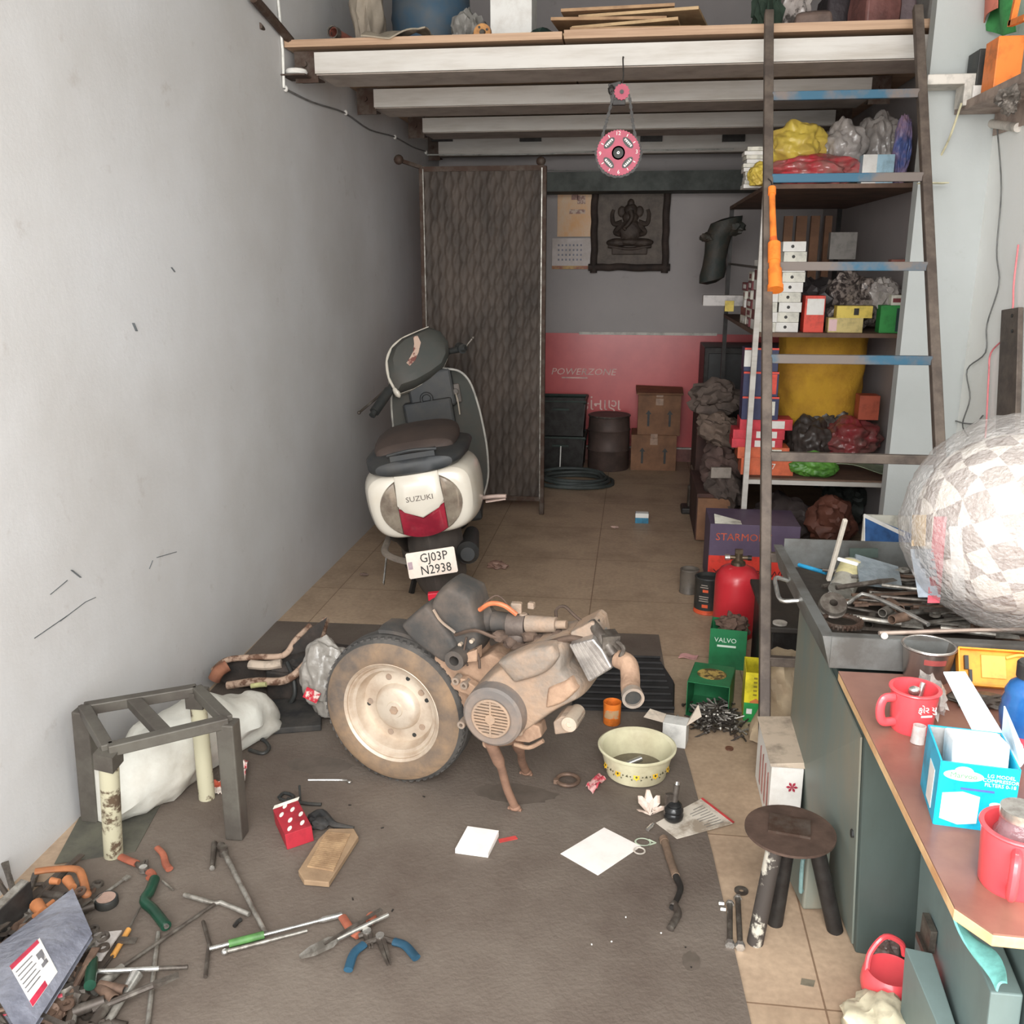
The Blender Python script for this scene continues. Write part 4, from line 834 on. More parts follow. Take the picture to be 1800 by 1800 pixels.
linkchain('drive_chain', [gc + V((-.029, 0, .0)), cc + V((-.068, 0, .05)), cc + V((-.088, 0, 0)), cc + V((-.06, 0, -.066)), cc + V((0, 0, -.088)), cc + V((.062, 0, -.064)), cc + V((.089, 0, 0)), cc + V((.062, 0, .07)), gc + V((.029, 0, -.01))], 58, .014, t, M_DARK)
b = B(); tp = at(1097, 122, Y=cy); b.tube([gc + V((0, .01, .03)), gc + V((.004, .01, .06)), V((gc.x, cy + .04, 2.275)), V((gc.x, 4.11, 2.30))], .003, 6, 4); put('hanging_wire', b, M_DARK, t, world=True)
# ================================================================ BACK WALL
wy_ = YB - .004
c0, c1 = at(981, 304, Y=wy_), at(1049, 416, Y=wy_); d0, d1 = at(971, 419, Y=wy_), at(1042, 473, Y=wy_)
t = thing('wall_calendar', 'yellowed wall calendar with a picture sheet and a date pad beside the relief frame', 'calendar', mx(((c0.x + c1.x) / 2, wy_, d1.z)))
b = B(); b.sheet(lambda u, w: (c0.x + (c1.x - c0.x) * u, wy_ - .012 - .006 * math.sin(3 * u) * w, c0.z + (c1.z - c0.z) * w), 8, 12, .001); put('picture_sheet', b, mat('calendar_picture', (226, 160, 90), .5, 0, (222, 196, 168), .6, 7, w=.2, stretch=(1, 1, .6)), t, world=True)
b = B()
for i, (dx, dz, w_, h_) in enumerate(((.0, .06, .10, .018), (0, .03, .08, .016), (-.02, .0, .05, .05), (.03, -.02, .06, .06), (0, -.09, .12, .03))):
    b.box(((c0.x + c1.x) / 2 + dx, wy_ - .0185, (c0.z + c1.z) / 2 + .06 + dz * 1.2), (w_, .0008, h_))
put('picture_print', b, mat('print_colours', (206, 180, 160), .5, 0, (150, 110, 100), .5, 30, w=.03), t, world=True)
b = B(); b.box(((d0.x + d1.x) / 2, wy_ - .012, (d0.z + d1.z) / 2), (d1.x - d0.x, .006, d0.z - d1.z)); put('date_pad', b, mat('pad_paper', (206, 196, 192), .6, 0, (180, 168, 160), .4, 6), t, world=True)
b = B()
for r in range(4):
    for c in range(7): b.box((d0.x + .05 + c * .028, wy_ - .0156, d0.z - .05 - r * .035), (.012, .0006, .014))
put('date_print', b, plain('print_blue_grey', (138, 138, 150)), t, world=True)
b = B(); b.box(((d0.x + d1.x) / 2, wy_ - .0158, d1.z + .012), (d1.x - d0.x, .001, .024)); put('advert_strip', b, mat('ad_strip', (196, 160, 96), .5, 0, (150, 90, 70), .5, 20), t, world=True)
# relief in a log frame
f0, f1 = at(1047, 326, Y=wy_), at(1168, 470, Y=wy_); fx, fz = (f0.x + f1.x) / 2, (f0.z + f1.z) / 2; fw, fh = (f1.x - f0.x) / 2, (f0.z - f1.z) / 2
t = thing('relief_picture', 'dark carved relief of a seated deity in a rough log frame', 'relief', mx((fx, wy_, fz - fh)))
M_LOG = mat('carved_log', (66, 54, 48), .8, 0, (46, 38, 34), .5, 9, .5, 30)
b = B(); b.box((fx, wy_ - .012, fz), (2 * fw, .016, 2 * fh)); put('backing', b, mat('relief_ground', (118, 108, 100), .8, 0, (98, 90, 84), .5, 14, .5, 40), t, world=True)
for (ax, az, bx_, bz) in ((-1, -1, -1, 1), (1, -1, 1, 1), (-1, -1, 1, -1), (-1, 1, 1, 1)):
    b = B(); p, q = V((fx + ax * fw, wy_ - .035, fz + az * fh)), V((fx + bx_ * fw, wy_ - .035, fz + bz * fh)); d = (q - p).normalized() * .04
    n_ = 9; b.tube([p - d] + [p.lerp(q, k / n_) + V((random.uniform(-.005, .005), 0, random.uniform(-.005, .005))) for k in range(1, n_)] + [q + d], .027, 10, 3); put('frame_log', b, M_LOG, t, world=True, smooth=True)
M_IDOL = mat('dark_bronze_relief', (78, 66, 58), .6, .2, (56, 46, 40), .5, 12, .3, 50)
b = B(); Z = fz - .01; yy = wy_ - .03
for c_, r_3 in (((0, 0, -.02), (.085, .03, .085)), ((0, 0, .075), (.06, .03, .05)), ((0, 0, .125), (.05, .03, .05)), ((0, 0, .17), (.026, .02, .035)), ((-.065, 0, .115), (.03, .012, .04)), ((.065, 0, .115), (.03, .012, .04)), ((-.09, 0, -.105), (.085, .03, .032)), ((.09, 0, -.105), (.085, .03, .032)), ((0, 0, -.10), (.09, .035, .03))):
    b.ball((fx + c_[0], yy + c_[1], Z + c_[2]), r_3, .1, 4, 2, 3)
b.tube([(fx, yy - .03, Z + .12), (fx + .01, yy - .04, Z + .07), (fx - .02, yy - .045, Z + .02), (fx - .045, yy - .04, Z + .0), (fx - .03, yy - .04, Z - .015)], [.022, .01], 10, 5)
for s_ in (1, -1):
    b.tube([(fx + s_ * .06, yy, Z + .04), (fx + s_ * .12, yy, Z + .03), (fx + s_ * .135, yy, Z + .09), (fx + s_ * .125, yy, Z + .13)], [.02, .012], 8, 5)
    b.tube([(fx + s_ * .06, yy, Z + .03), (fx + s_ * .11, yy, Z - .03), (fx + s_ * .07, yy - .02, Z - .05)], [.02, .014], 8, 5)
put('figure', b, M_IDOL, t, world=True, smooth=True)
b = B(); b.box((fx, yy, Z - .165), (.26, .05, .05)); b.tube([(fx - .16, yy - .01, Z - .13), (fx, yy - .02, Z - .15), (fx + .16, yy - .01, Z - .13)], .014, 8, 5); put('pedestal', b, M_IDOL, t, world=True, bev=.01)
# red banner
b0, b1 = at(940, 584, Y=wy_), at(1330, 812, Y=wy_)
t = thing('shop_banner', 'glossy red banner with POWERZONE lettering along the foot of the back wall', 'banner', mx(((b0.x + b1.x) / 2, wy_, .12)))
M_BAN = mat('banner_red', (204, 88, 88), .32, 0, (190, 78, 80), .4, 3, spec=.6)
bx0, bx1, bz1 = -.85, 1.2, .985
b = B(); b.box(((bx0 + bx1) / 2, wy_ - .008, (.115 + bz1) / 2), (bx1 - bx0, .006, bz1 - .115)); put('panel', b, M_BAN, t, world=True)
b = B(); b.box(((at(1018, 583, Y=wy_).x + at(1260, 587, Y=wy_).x) / 2, wy_ - .012, bz1), (at(1260, 587, Y=wy_).x - at(1018, 583, Y=wy_).x, .008, .02)); put('top_strip', b, _M['white_strip'], t, world=True)
M_BTX = plain('banner_lettering', (232, 196, 186), .5)
o_ = t.matrix_basis.translation
p = at(1025, 654, Y=wy_ - .012); text('lettering', 'POWERZONE', .072, M_BTX, t, Matrix.Translation(p - o_) @ FACE, .0008, 1.12, shear=.2)
p = at(1010, 664, Y=wy_ - .012); b = B(); b.box(p, (.2, .001, .01)); put('lettering_underline', b, M_BTX, t, world=True)
p = at(1056, 712, Y=wy_ - .012); text('lettering', 'કાંનાણ', .13, M_BTX, t, Matrix.Translation(p - o_) @ FACE, .0008)
b = B(); p = at(1093, 785, Y=wy_ - .012); b.torus(p, .025, .002, M=Matrix.Rotation(R(90), 4, 'X'), n=20, k=5); b.box(p + V((0, .001, 0)), (.10, .001, .12)); put('banner_seal', b, plain('seal_tan', (170, 128, 92)), t, world=True)
# back corner things
t = thing('plastic_crate', 'stack of black plastic crates against the red banner', 'crate', mx((-.52, 6.98, 0)))
for i, z in enumerate((0, .27)):
    b = B(); z1 = z + .25; w0, w1 = .15, .175
    for (sx, sy) in ((1, 0), (-1, 0), (0, 1), (0, -1)):
        if sx: b.box((-.52 + sx * .165, 6.98, z + .125), (.01, .36, .25), M=Matrix.Rotation(R(sx * 4), 4, 'Y'))
        else: b.box((-.52, 6.98 + sy * .18, z + .125), (.33, .01, .25), M=Matrix.Rotation(R(-sy * 4), 4, 'X'))
    b.box((-.52, 6.98, z + .01), (.32, .35, .012)); cr = put('crate', b, M_DARK, t, world=True)
    b = B(); b.torus((-.52, 6.98, z + .25), .19, .012, n=4, k=6, M=Matrix.Rotation(R(45), 4, 'Z') @ Matrix.Scale(1.3, 4)); b.box((-.52, 6.78, z + .2), (.12, .012, .015)); put('rim', b, plain('green_black', (44, 56, 50)), cr, world=True)
b = B(); b.bar((-.52, 6.76, .02), (-.515, 6.765, .20), .008, .008); solo('white_stick', 'short white stick standing against the black crates', 'stick', b, M_WHT)
t = thing('metal_drum', 'dusty brown metal drum beside the black crates', 'drum', mx((-.17, 6.98, 0)))
M_DRUM = mat('brown_drum', (92, 76, 70), .6, .2, (70, 58, 54), .5, 6)
b = B(); b.lathe([(0, 0), (.15, 0), (.155, .01), (.155, .14), (.162, .15), (.155, .16), (.155, .29), (.162, .3), (.155, .31), (.15, .40), (.155, .41), (.0, .405)], 36); put('drum_body', b, M_DRUM, t, smooth=True)
b = B(); b.torus((0, 0, .405), .152, .007); put('lid_ring', b, M_TOOLD, t, smooth=True)
b = B()
pts = []
for k in range(110): a = k / 110 * 2 * math.pi * 4.5; rr = .2 + .04 * math.sin(a * .23) + .02 * (k / 110); pts.append((-.40 + rr * math.cos(a) * 1.15, 6.42 + rr * math.sin(a) * .9, .015 + .012 * (k // 25) + .006 * math.sin(a * 1.7)))
b.tube(pts, .013, 8); solo('hose', 'coil of grey-green hose on the floor in front of the black crates', 'hose', b, mat('hose_grey', (78, 84, 82), .6), smooth=True)
for i, (a0, a1, y0, y1, Y, lab) in enumerate(((1120, 1198, 694, 766, 6.95, 'upper brown carton with two black arrows, stacked by the red banner'), (1108, 1190, 766, 826, 6.93, 'lower brown carton with two black arrows, standing on the floor by the red banner'))):
    gz = 0 if i else .262
    t, w, h = boxat('arrow_carton', lab, 'box', a0, y0, a1, y1, Y, .3, M_BRCARD, ground=gz)
    for s_ in (-1, 1):
        b = B(); b.prism([(-.008, -.06), (.008, -.06), (.008, .03), (.022, .03), (0, .06), (-.022, .03), (-.008, .03)], 0, .0012, mx((s_ * w * .25, -.0005, h * .42)) @ FACE); put('arrow', b, M_BLACK, t)
    b = B(); b.box((0, -.001, h * .82), (.055, .002, .05)); b.box((0, -.0015, h * .98), (.05, .002, .03)); put('tape', b, plain('paper_tape', (170, 140, 120)), t)
    if not i:
        b = B(); b.hexa([(-w / 2 - .015, -.03, h), (w / 2 + .015, -.03, h), (w / 2 + .02, .3, h), (-w / 2 - .02, .3, h), (-w / 2 - .01, -.02, h + .012), (w / 2 + .01, -.02, h + .012), (w / 2 + .02, .3, h + .02), (-w / 2 - .02, .3, h + .03)]); put('flap', b, M_BRCARD, t)
b = B(); b.box((.78, 7.0, .45), (.44, .52, .90)); t = thing('dark_cupboard', 'dark narrow cupboard in the back corner behind the shelf rack', 'cupboard', mx((.78, 7.0, 0)))
b = B(); b.box((.80, 7.02, .47), (.62, .5, .92)); put('body', b, M_DARK, t, world=True, bev=.005)
b = B(); b.box((.80, 6.764, .47), (.56, .012, .84)); put('door_panel', b, mat('cupboard_door', (56, 56, 56), .5, .1, (46, 42, 40), .5, 6), t, world=True, bev=.004)
p = at(1128, 918, Z=0); t = thing('small_carton', 'small white and blue carton alone on the back floor', 'box', mx((p.x, p.y, 0)))
b = B(); b.box((0, 0, .03), (.078, .05, .06)); put('carton', b, plain('carton_blue', (58, 128, 160)), t); b = B(); b.box((0, -.026, .047), (.078, .002, .026)); b.box((0, 0, .0605), (.074, .046, .001)); put('white_band', b, M_WHT, t)
for i, (x, y, c, lab) in enumerate(((1081, 927, (190, 160, 148), 'tiny pink paper scrap on the back floor left of the blue carton'), (875, 995, (150, 118, 104), 'crumpled clear wrapper on the floor right of the scooter wheel'), (1208, 1152, (214, 160, 156), 'pink sachet on the tiles left of the green tins'), (640, 1010, (120, 100, 90), 'small brown scrap on the tiles by the left wall'))):
    p = at(x, y, Z=.01); b = B()
    if i == 2: b.sheet(lambda u, w: (p.x - .035 + .07 * u + .01 * w, p.y - .02 + .04 * w, .006 + .004 * math.sin(6 * u)), 6, 4, .002)
    else: b.ball((p.x, p.y, .012), (.05 if i == 1 else .02, .035 if i == 1 else .012, .022 if i == 1 else .006), .6, 3, i, 3, flat=-.01)
    solo('litter', lab, 'litter', b, plain('litter_%d' % i, c, .6), smooth=True)
# black jack / pump stands at the foot of the rack
p = at(1222, 900, Z=0); t = thing('bottle_jack', 'small grey metal jack on a dark base beside the shelf rack foot', 'jack', mx((p.x, p.y, 0)))
b = B(); b.box((0, 0, .02), (.18, .14, .04)); put('base', b, M_DARK, t, bev=.01)
b = B(); b.cyl((-.03, 0, .04), (-.03, 0, .17), .024, n=16); b.cyl((-.03, 0, .17), (-.03, 0, .22), .014, n=12); put('cylinder', b, M_TOOLD, t, smooth=True)
b = B(); b.tube([(.01, 0, .05), (.04, .0, .10), (.0, 0, .2), (-.04, 0, .30)], .007, 8, 4); b.box((.05, -.02, .06), (.06, .05, .05)); put('pump_arm', b, M_RUST, t, smooth=True)
# ================================================================ RACK CONTENTS
S1, S2, S3 = SH
LV = ['bottom', 'second', 'third', 'fourth', 'fifth', 'sixth', 'seventh', 'eighth', 'ninth', 'tenth', 'eleventh', 'topmost']
def stack(name, where, n, px0, px1, Y, z0, z1, dep, cols, group, jit=.006, labm=None, mark=False):
    """n small cartons on one another between heights z0 and z1"""
    rnd = random.Random(hash((n, px0)) % 999); h = (z1 - z0) / n
    for k in range(n):
        p = at(px0, 500, Y=Y); q = at(px1, 500, Y=Y); w = (q.x - p.x)
        c = cols[k % len(cols)]
        cx = (p.x + q.x) / 2 + rnd.uniform(-jit, jit)
        nm_c, m = c
        t = thing(name, '%s %s, %s from the bottom %s' % (nm_c, 'spares box', LV[k] if k < n - 1 or n < 3 else 'top one', where) if False else '%s box, %s of the stack %s' % (nm_c, LV[k] if k < n - 1 else 'topmost', where), 'box', mx((cx, Y + dep / 2 + rnd.uniform(0, jit), z0 + k * h), rz=rnd.uniform(-3, 3)), group)
        b = B(); b.box((0, 0, h / 2 - .0006), (w, dep, h - .0012)); put('carton', b, m, t, bev=.001)
        if labm: b = B(); b.box((w * .12, -dep / 2 - .0006, h / 2), (w * .5, .001, h * .62)); put('label', b, labm, t)
        if mark: b = B(); b.cyl((-w * .08, -dep / 2 - .0004, h / 2), (-w * .08, -dep / 2 - .0016, h / 2), min(.008, h * .3), n=10); put('printed_mark', b, M_DARK, t)
M_CREAM = plain('cream_card', (224, 220, 206)); M_MAR = plain('maroon_card', (130, 62, 66)); M_NAVY = mat('navy_card', (54, 58, 92), .5, 0, (44, 44, 70), .4, 8); M_PINK = mat('pinkred_card', (214, 62, 74), .5); M_OCARD = mat('orange_card', (222, 110, 72), .5)
M_YCARD = plain('yellow_card', (222, 196, 92)); M_GCARD = plain('green_card', (58, 150, 74)); M_RCARD = plain('red_card', (226, 82, 66))
SHD = 'on the middle shelf of the rack'
z_ = lambda y, Y: at(1400, y, Y=Y).z
stack('spares_box', 'right of the ladder rail on the middle shelf', 9, 1372, 1412, 4.80, S2, z_(424, 4.80), .16, [('white', M_WHT), ('cream', M_CREAM)], 'white spares boxes on the middle shelf', .009, None, True)
stack('spares_box', 'behind the ladder rail on the middle shelf', 6, 1338, 1370, 4.79, S2, z_(478, 4.79), .15, [('cream', M_CREAM), ('white', M_WHT)], 'white spares boxes on the middle shelf', .003, None, False)
for i, (Y, px0, n, zt_, cs_) in enumerate(((5.0, 1316, 7, 1.52, [('white', M_WHT), ('maroon', M_MAR)]), (5.25, 1302, 6, 1.46, [('maroon', M_MAR), ('cream', M_CREAM)]), (5.5, 1292, 5, 1.40, [('cream', M_CREAM), ('maroon', M_MAR), ('white', M_WHT)]))):
    X_ = .605; px = px0
    rnd = random.Random(i)
    for k in range(n):
        h = (zt_ - S2) / n; c = cs_[k % len(cs_)]
        t = thing('spares_box', '%s box, %s of the %s stack along the left edge of the middle shelf' % (c[0], LV[k] if k < n - 1 else 'topmost', ('front', 'middle', 'rear')[i]), 'box', mx((X_ + .055, Y, S2 + k * h), rz=rnd.uniform(-4, 4)), 'boxes along the left edge of the middle shelf')
        b = B(); b.box((0, 0, h / 2 - .0006), (.12, .17, h - .0012)); put('carton', b, c[1], t, bev=.001)
        b = B(); b.box((-.0605, .0, h / 2), (.001, .09, h * .5)); put('label', b, [M_WHT, M_MAR][k % 2], t)
p = at(1258, 528, Y=5.7); b = B(); b.box((p.x + .02, 5.7, p.z), (.20, .09, .055)); tt = thing('loose_box', 'pale box sticking out sideways from the left edge of the middle shelf', 'box', mx((p.x + .05, 5.7, p.z - .03)))
b = B(); b.box((p.x + .06, 5.7, p.z), (.27, .09, .06)); put('carton', b, plain('pale_grey_card', (196, 190, 186)), tt, world=True, bev=.002); b = B(); b.box((p.x + .075, 5.65, p.z - .03), (.05, .02, .06)); put('yellow_tag', b, M_YCARD, tt, world=True)
boxat('spares_box', 'red and white box beside the white stack on the middle shelf', 'box', 1412, 520, 1452, 578, 4.80, .10, M_RCARD, label_m=M_WHT, lab_rect=(.1, .48, .95, .92), ground=S2)
boxat('spares_box', 'lower yellow box beside the red and white box on the middle shelf', 'box', 1455, 559, 1518, 578, 4.80, .07, plain('straw_card', (206, 186, 124)), label_m=plain('photo_label', (226, 190, 190)), lab_rect=(.02, .1, .25, .9), ground=S2)
boxat('spares_box', 'upper yellow box with a dark mark on the middle shelf', 'box', 1470, 538, 1535, 558, 4.80, .07, M_YCARD, label_m=M_DARK, lab_rect=(.48, .25, .62, .8), ground=z_(558.5, 4.80))
boxat('spares_box', 'green box with a dark window at the right end of the middle shelf', 'box', 1545, 537, 1592, 580, 4.80, .08, M_GCARD, label_m=plain('dark_window', (40, 66, 60)), lab_rect=(.66, .05, .97, .9), ground=S2)
boxat('spares_box', 'small cream box on top of the green box on the middle shelf', 'box', 1566, 519, 1597, 536, 4.82, .06, M_CREAM, label_m=M_MAR, lab_rect=(.1, .3, .6, .7), ground=z_(536.5, 4.80))
rag('dark_bag', 'dark heap of greasy bags behind the red and white box on the middle shelf', 'bag', V((.86, 5.12, S2 + .11)), (.17, .22, .15), plain('dark_film', (58, 54, 54), .4), 21, .4, 3, flat=-.105)
rag('parts_bag', 'clear bag of small metal parts above the yellow boxes on the middle shelf', 'bag', V((1.08, 5.05, S2 + .13)), (.14, .16, .15), mat('parts_in_film', (150, 138, 130), .3, .2, (66, 58, 56), .55, 34, .5, 60, w=.05), 22, .35, 3, flat=-.125)
rag('parts_bag', 'grey clear bag near the pier end of the middle shelf', 'bag', V((1.22, 4.98, S2 + .16)), (.08, .12, .10), M_CLR, 23, .35, 3, flat=-.155)
for i, (px, w_) in enumerate(((1385, .05), (1408, .06), (1432, .05), (1455, .04))):
    x = at(px, 400, Y=6.0).x; b = B(); b.box((x, 6.0, S2 + .30), (w_, .04, .6)); solo('wood_slat', ['leftmost', 'second from left', 'third from left', 'rightmost'][i] + ' brown wooden slat standing at the back of the middle shelf', 'slat', b, M_BRCARD, 'slats at the back of the middle shelf')
boxat('spares_box', 'large dull grey card box standing behind the parts on the middle shelf', 'box', 1457, 408, 1508, 456, 5.5, .06, plain('dull_card', (138, 132, 126)))
# lift: it stands on the greasy heap
boxat('spares_box', 'small brick-red box lying on the parts bag right on the middle shelf', 'box', 1566, 456, 1592, 466, 4.95, .06, plain('brick_card', (150, 92, 80)))
# top shelf
stack('spares_box', 'at the left corner of the top shelf', 10, 1297, 1337, 4.95, S1, z_(256, 4.95), .12, [('small white', M_WHT), ('small cream', M_CREAM)], 'white boxes on the top shelf', .008, None, False)
def packet(name, lab, cat, px0, py0, px1, py1, Y, dep, m, seed, z0, rz=0, group=None):
    p, q = at(px0, py1, Y=Y), at(px1, py0, Y=Y); w, h = q.x - p.x, q.z - z0
    b = B(); b.ball(((p.x + q.x) / 2, Y + dep / 2, z0 + h * .5), (w * .52, dep * .55, h * .56), .26, 1.9, seed, 5, -h * .48, M=Matrix.Rotation(R(rz), 4, 'Z'))
    return solo(name, lab, cat, b, m, group, smooth=True)
packet('packet', 'glossy red plastic packet lying at the front of the top shelf', 'packet', 1365, 268, 1520, 306, 4.76, .22, M_CRED if False else M_CLRR, 31, S1)
packet('packet', 'yellow plastic packet on top of the red one on the top shelf', 'packet', 1355, 214, 1462, 268, 4.86, .22, M_YEL, 32, S1 + .07)
packet('plastic_bag', 'clear grey plastic bag at the middle of the top shelf', 'bag', 1445, 214, 1535, 276, 4.9, .25, M_CLR, 33, S1 + .04)
packet('plastic_bag', 'bulging clear plastic bag at the right of the top shelf', 'bag', 1512, 200, 1600, 285, 5.0, .25, M_CLR, 34, S1)
packet('packet', 'yellow and brown crumpled packet behind the ladder rail on the top shelf', 'packet', 1318, 285, 1362, 312, 4.78, .12, M_YEL, 35, S1)
packet('packet', 'pink and blue plastic packet at the right end of the top shelf', 'packet', 1572, 205, 1612, 305, 4.80, .12, mat('blue_film', (92, 110, 170), .3, 0, (196, 160, 176), .5, 8, .3), 36, S1)
boxat('spares_box', 'white and light blue box at the front right of the top shelf', 'box', 1515, 271, 1574, 305, 4.75, .08, plain('light_blue', (170, 204, 220)), label_m=M_WHT, lab_rect=(.0, .0, .45, 1), ground=S1)
# lower shelf
zz = lambda y, Y=4.82: at(1340, y, Y=Y).z
for i, (x0, y0, x1, y1, m, nm, lm) in enumerate(((1302, 806, 1396, 830, M_OCARD, 'wide orange-red', None), (1296, 788, 1388, 806, M_OCARD, 'orange', M_CREAM), (1286, 773, 1376, 788, M_PINK, 'pink-red', M_WHT), (1288, 757, 1380, 773, M_PINK, 'pink-red', M_WHT), (1300, 738, 1394, 757, M_PINK, 'pink-red', M_WHT))):
    g_ = S3 if i == 0 else zz(y1)
    t, w, h = boxat('filter_box', '%s flat box, %s of the pile at the left of the lower shelf' % (nm, LV[i] if i < 4 else 'topmost'), 'box', x0, y0, x1, y1, 4.80 + .01 * i, .14, m, 'flat red boxes on the lower shelf', ground=g_, label_m=lm, lab_rect=(.45, .15, .85, .85), txt=('7', h if False else .04, .62, .5) if i == 0 else None, tcol=M_WHT if i == 0 else None)
for i, (y0, y1, m, lr) in enumerate(((698, 736, M_NAVY, (.6, .2, .9, .8)), (654, 697, M_NAVY, (.68, .1, .95, .9)), (612, 653, M_NAVY, (.0, .2, .22, .9)))):
    t, w, h = boxat('filter_box', 'navy blue box, %s of the three on the red pile' % ('lowest', 'middle', 'topmost')[i], 'box', 1303 + 2 * i, y0, 1370, y1, 4.83, .12, m, 'navy boxes on the lower shelf', label_m=[M_CREAM, M_RCARD, M_WHT][i], lab_rect=lr, ground=zz(y1, 4.83) if i else zz(738, 4.83))
    b = B(); b.box((0, -.001, h * .96), (w, .001, h * .08)); put('red_edge', b, M_RCARD, t)
b = B(); c_ = at(1440, 668, Y=5.25); rg = []
for k in range(19):
    w_ = k / 18; zq = S3 + .12 + (S2 - .03 - S3 - .12) * w_; hw = .235 * min(1, (w_ + .03) * 4.) ** .5 * (1 - .10 * (1 - w_)); rg.append([(c_.x + hw * math.copysign(abs(math.cos(a)) ** .7, math.cos(a)) + .012 * noise.noise(V((a, w_ * 5, 1))), 5.25 + .13 * math.sin(a) * min(1, (w_ + .05) * 4) ** .5 + .03 * noise.noise(V((a * 2, w_ * 7, 3))), zq + (.05 * math.sin(3 * a) if k == 0 else 0)) for a in [2 * math.pi * j / 40 for j in range(40)]])
b.loft(rg); solo('cushion', 'big mustard yellow cloth bundle filling the space under the middle shelf', 'cushion', b, mat('mustard_cloth', (196, 150, 46), .85, 0, (164, 118, 40), .5, 4, .4, 60), smooth=True)
boxat('spares_box', 'orange-brown box at the right of the lower shelf beside the mustard bundle', 'box', 1508, 696, 1548, 738, 5.0, .1, plain('rust_card', (178, 86, 62)))
packet('plastic_bag', 'dark plastic bag behind the red pile on the lower shelf', 'bag', 1390, 745, 1470, 815, 4.95, .2, plain('dark_film2', (70, 62, 58), .4), 41, S3)
packet('plastic_bag', 'red plastic parcel in clear film on the lower shelf', 'bag', 1455, 745, 1560, 800, 4.92, .25, mat('red_parcel', (146, 58, 62), .3, 0, (110, 84, 78), .5, 7, .4), 42, S3 + .05)
packet('plastic_bag', 'grey metal parts heap under the mustard bundle', 'parts', 1420, 720, 1500, 770, 5.1, .15, mat('grey_parts', (110, 106, 100), .5, .3, (60, 56, 54), .5, 26, .4), 43, S3 + .12)
packet('plastic_bag', 'bright green leafy plastic bag at the front of the lower shelf', 'bag', 1396, 803, 1476, 830, 4.75, .09, mat('green_film', (96, 150, 62), .4, 0, (66, 110, 46), .5, 16, .6, 30), 44, S3)
b = B(); b.sheet(lambda u, w: at(1470 + 95 * u, 815 + 18 * w * u, Y=4.76 + .12 * (1 - w)) + V((0, 0, .01 * math.sin(5 * u))), 10, 4, .003); solo('plastic_sheet', 'pale green plastic sheet at the right front of the lower shelf', 'sheet', b, plain('pale_green_film', (146, 160, 132), .4), smooth=True)
# under the lower shelf
for i, (px, py, r3, c, lab, Y, nmx) in enumerate(((1380, 900, (.16, .18, .14), (74, 64, 62), 'dark heap of bags under the rack left of the brown parcel', 5.1, 'bag'), (1460, 920, (.12, .12, .12), (116, 72, 58), 'reddish brown paper parcel under the rack', 4.95, 'parcel'), (1480, 890, (.12, .16, .12), (60, 64, 60), 'dark green bag in the shade under the rack', 5.35, 'bag'), (1500, 960, (.10, .08, .08), (110, 104, 98), 'grey bag under the rack beside the pier', 4.62, 'bag'))):
    c_ = at(px, py, Y=Y); b = B(); zc = r3[2] * .9; b.ball((c_.x, Y, zc + (.08 if i in (1, 2) else 0)), r3, .35, 2, 50 + i, 4, -zc); solo('plastic_bag' if nmx == 'bag' else 'parcel', lab, nmx, b, mat('under_%d' % i, c, .6, 0, tuple(v * .7 for v in c), .5, 6, .4, 20), smooth=True)
t, w, h = boxat('battery_carton', 'purple and red printed carton on the floor behind the red gas cylinder', 'box', 1243, 926, 1408, 1022, 4.32, .3, mat('violet_card', (98, 84, 106), .5, 0, (84, 70, 92), .4, 5), ground=0)
b = B(); b.box((0, -.001, h * .26), (w * 1.002, .003, h * .5)); put('red_band', b, plain('band_red', (226, 66, 52)), t)
text('lettering', 'YUCHAI POWER', .045, plain('dark_red_ink', (96, 30, 34)), t, mx((.0, -.003, h * .24)) @ FACE, .0006, 1.1)
text('lettering', 'STARMODE', .05, plain('ink_orange', (206, 96, 70)), t, mx((-.05, -.0016, h * .8)) @ FACE, .0006, 1.0)
b = B(); b.sheet(lambda u, w_: (-w / 2 + .02 + .3 * u * w, -.005 + .06 * w_, h + .004 + .03 * w_ * (1 - u)), 6, 3, .002); put('torn_flap', b, M_CREAM, t)
# sacks and rags left of the rack
for i, (px, py, r3, Y, c, lab) in enumerate(((1262, 700, (.15, .12, .10), 5.75, (110, 96, 88), 'brown dusty cloth bundle uppermost on the pile left of the rack'), (1268, 760, (.14, .14, .10), 5.55, (126, 108, 96), 'light brown crumpled paper bag in the pile left of the rack'), (1272, 825, (.13, .14, .11), 5.4, (104, 84, 78), 'brown bag with a dark gap, mid-height left of the rack'), (1275, 862, (.13, .13, .09), 5.2, (96, 84, 78), 'dark grey crumpled bag low in the pile left of the rack'))):
    c_ = at(px, py, Y=Y); b = B(); b.ball(c_, r3, .45, 2, 60 + i, 4, M=Matrix.Rotation(R(20 * i), 4, 'Y')); solo('cloth_bundle', lab, 'bundle', b, mat('bundle_%d' % i, c, .9, 0, tuple(v * .72 for v in c), .5, 6, .5, 24), 'bundles left of the rack', smooth=True)
t = thing('tall_carton', 'dark reddish carton stack carrying the bundles left of the rack', 'box', mx((.50, 5.4, 0)))
b = B(); b.box((.47, 5.42, .135), (.20, .62, .27)); put('low_carton', b, mat('dark_red_brown', (84, 58, 52), .8, 0, (64, 46, 42), .5, 5), t, world=True, bev=.006)
b = B(); b.box((.50, 6.05, .35), (.20, .44, .70)); put('tall_side', b, _M['dark_red_brown'], t, world=True, bev=.006)
b = B(); p = at(1267, 830, Y=5.1); b.box((p.x, 5.09, p.z), (.11, .02, .06), R(5)); solo('paper_box', 'small pale paper box on the lowest bundle left of the rack', 'box', b, plain('pale_paper_box', (150, 140, 130)), bev=.003)
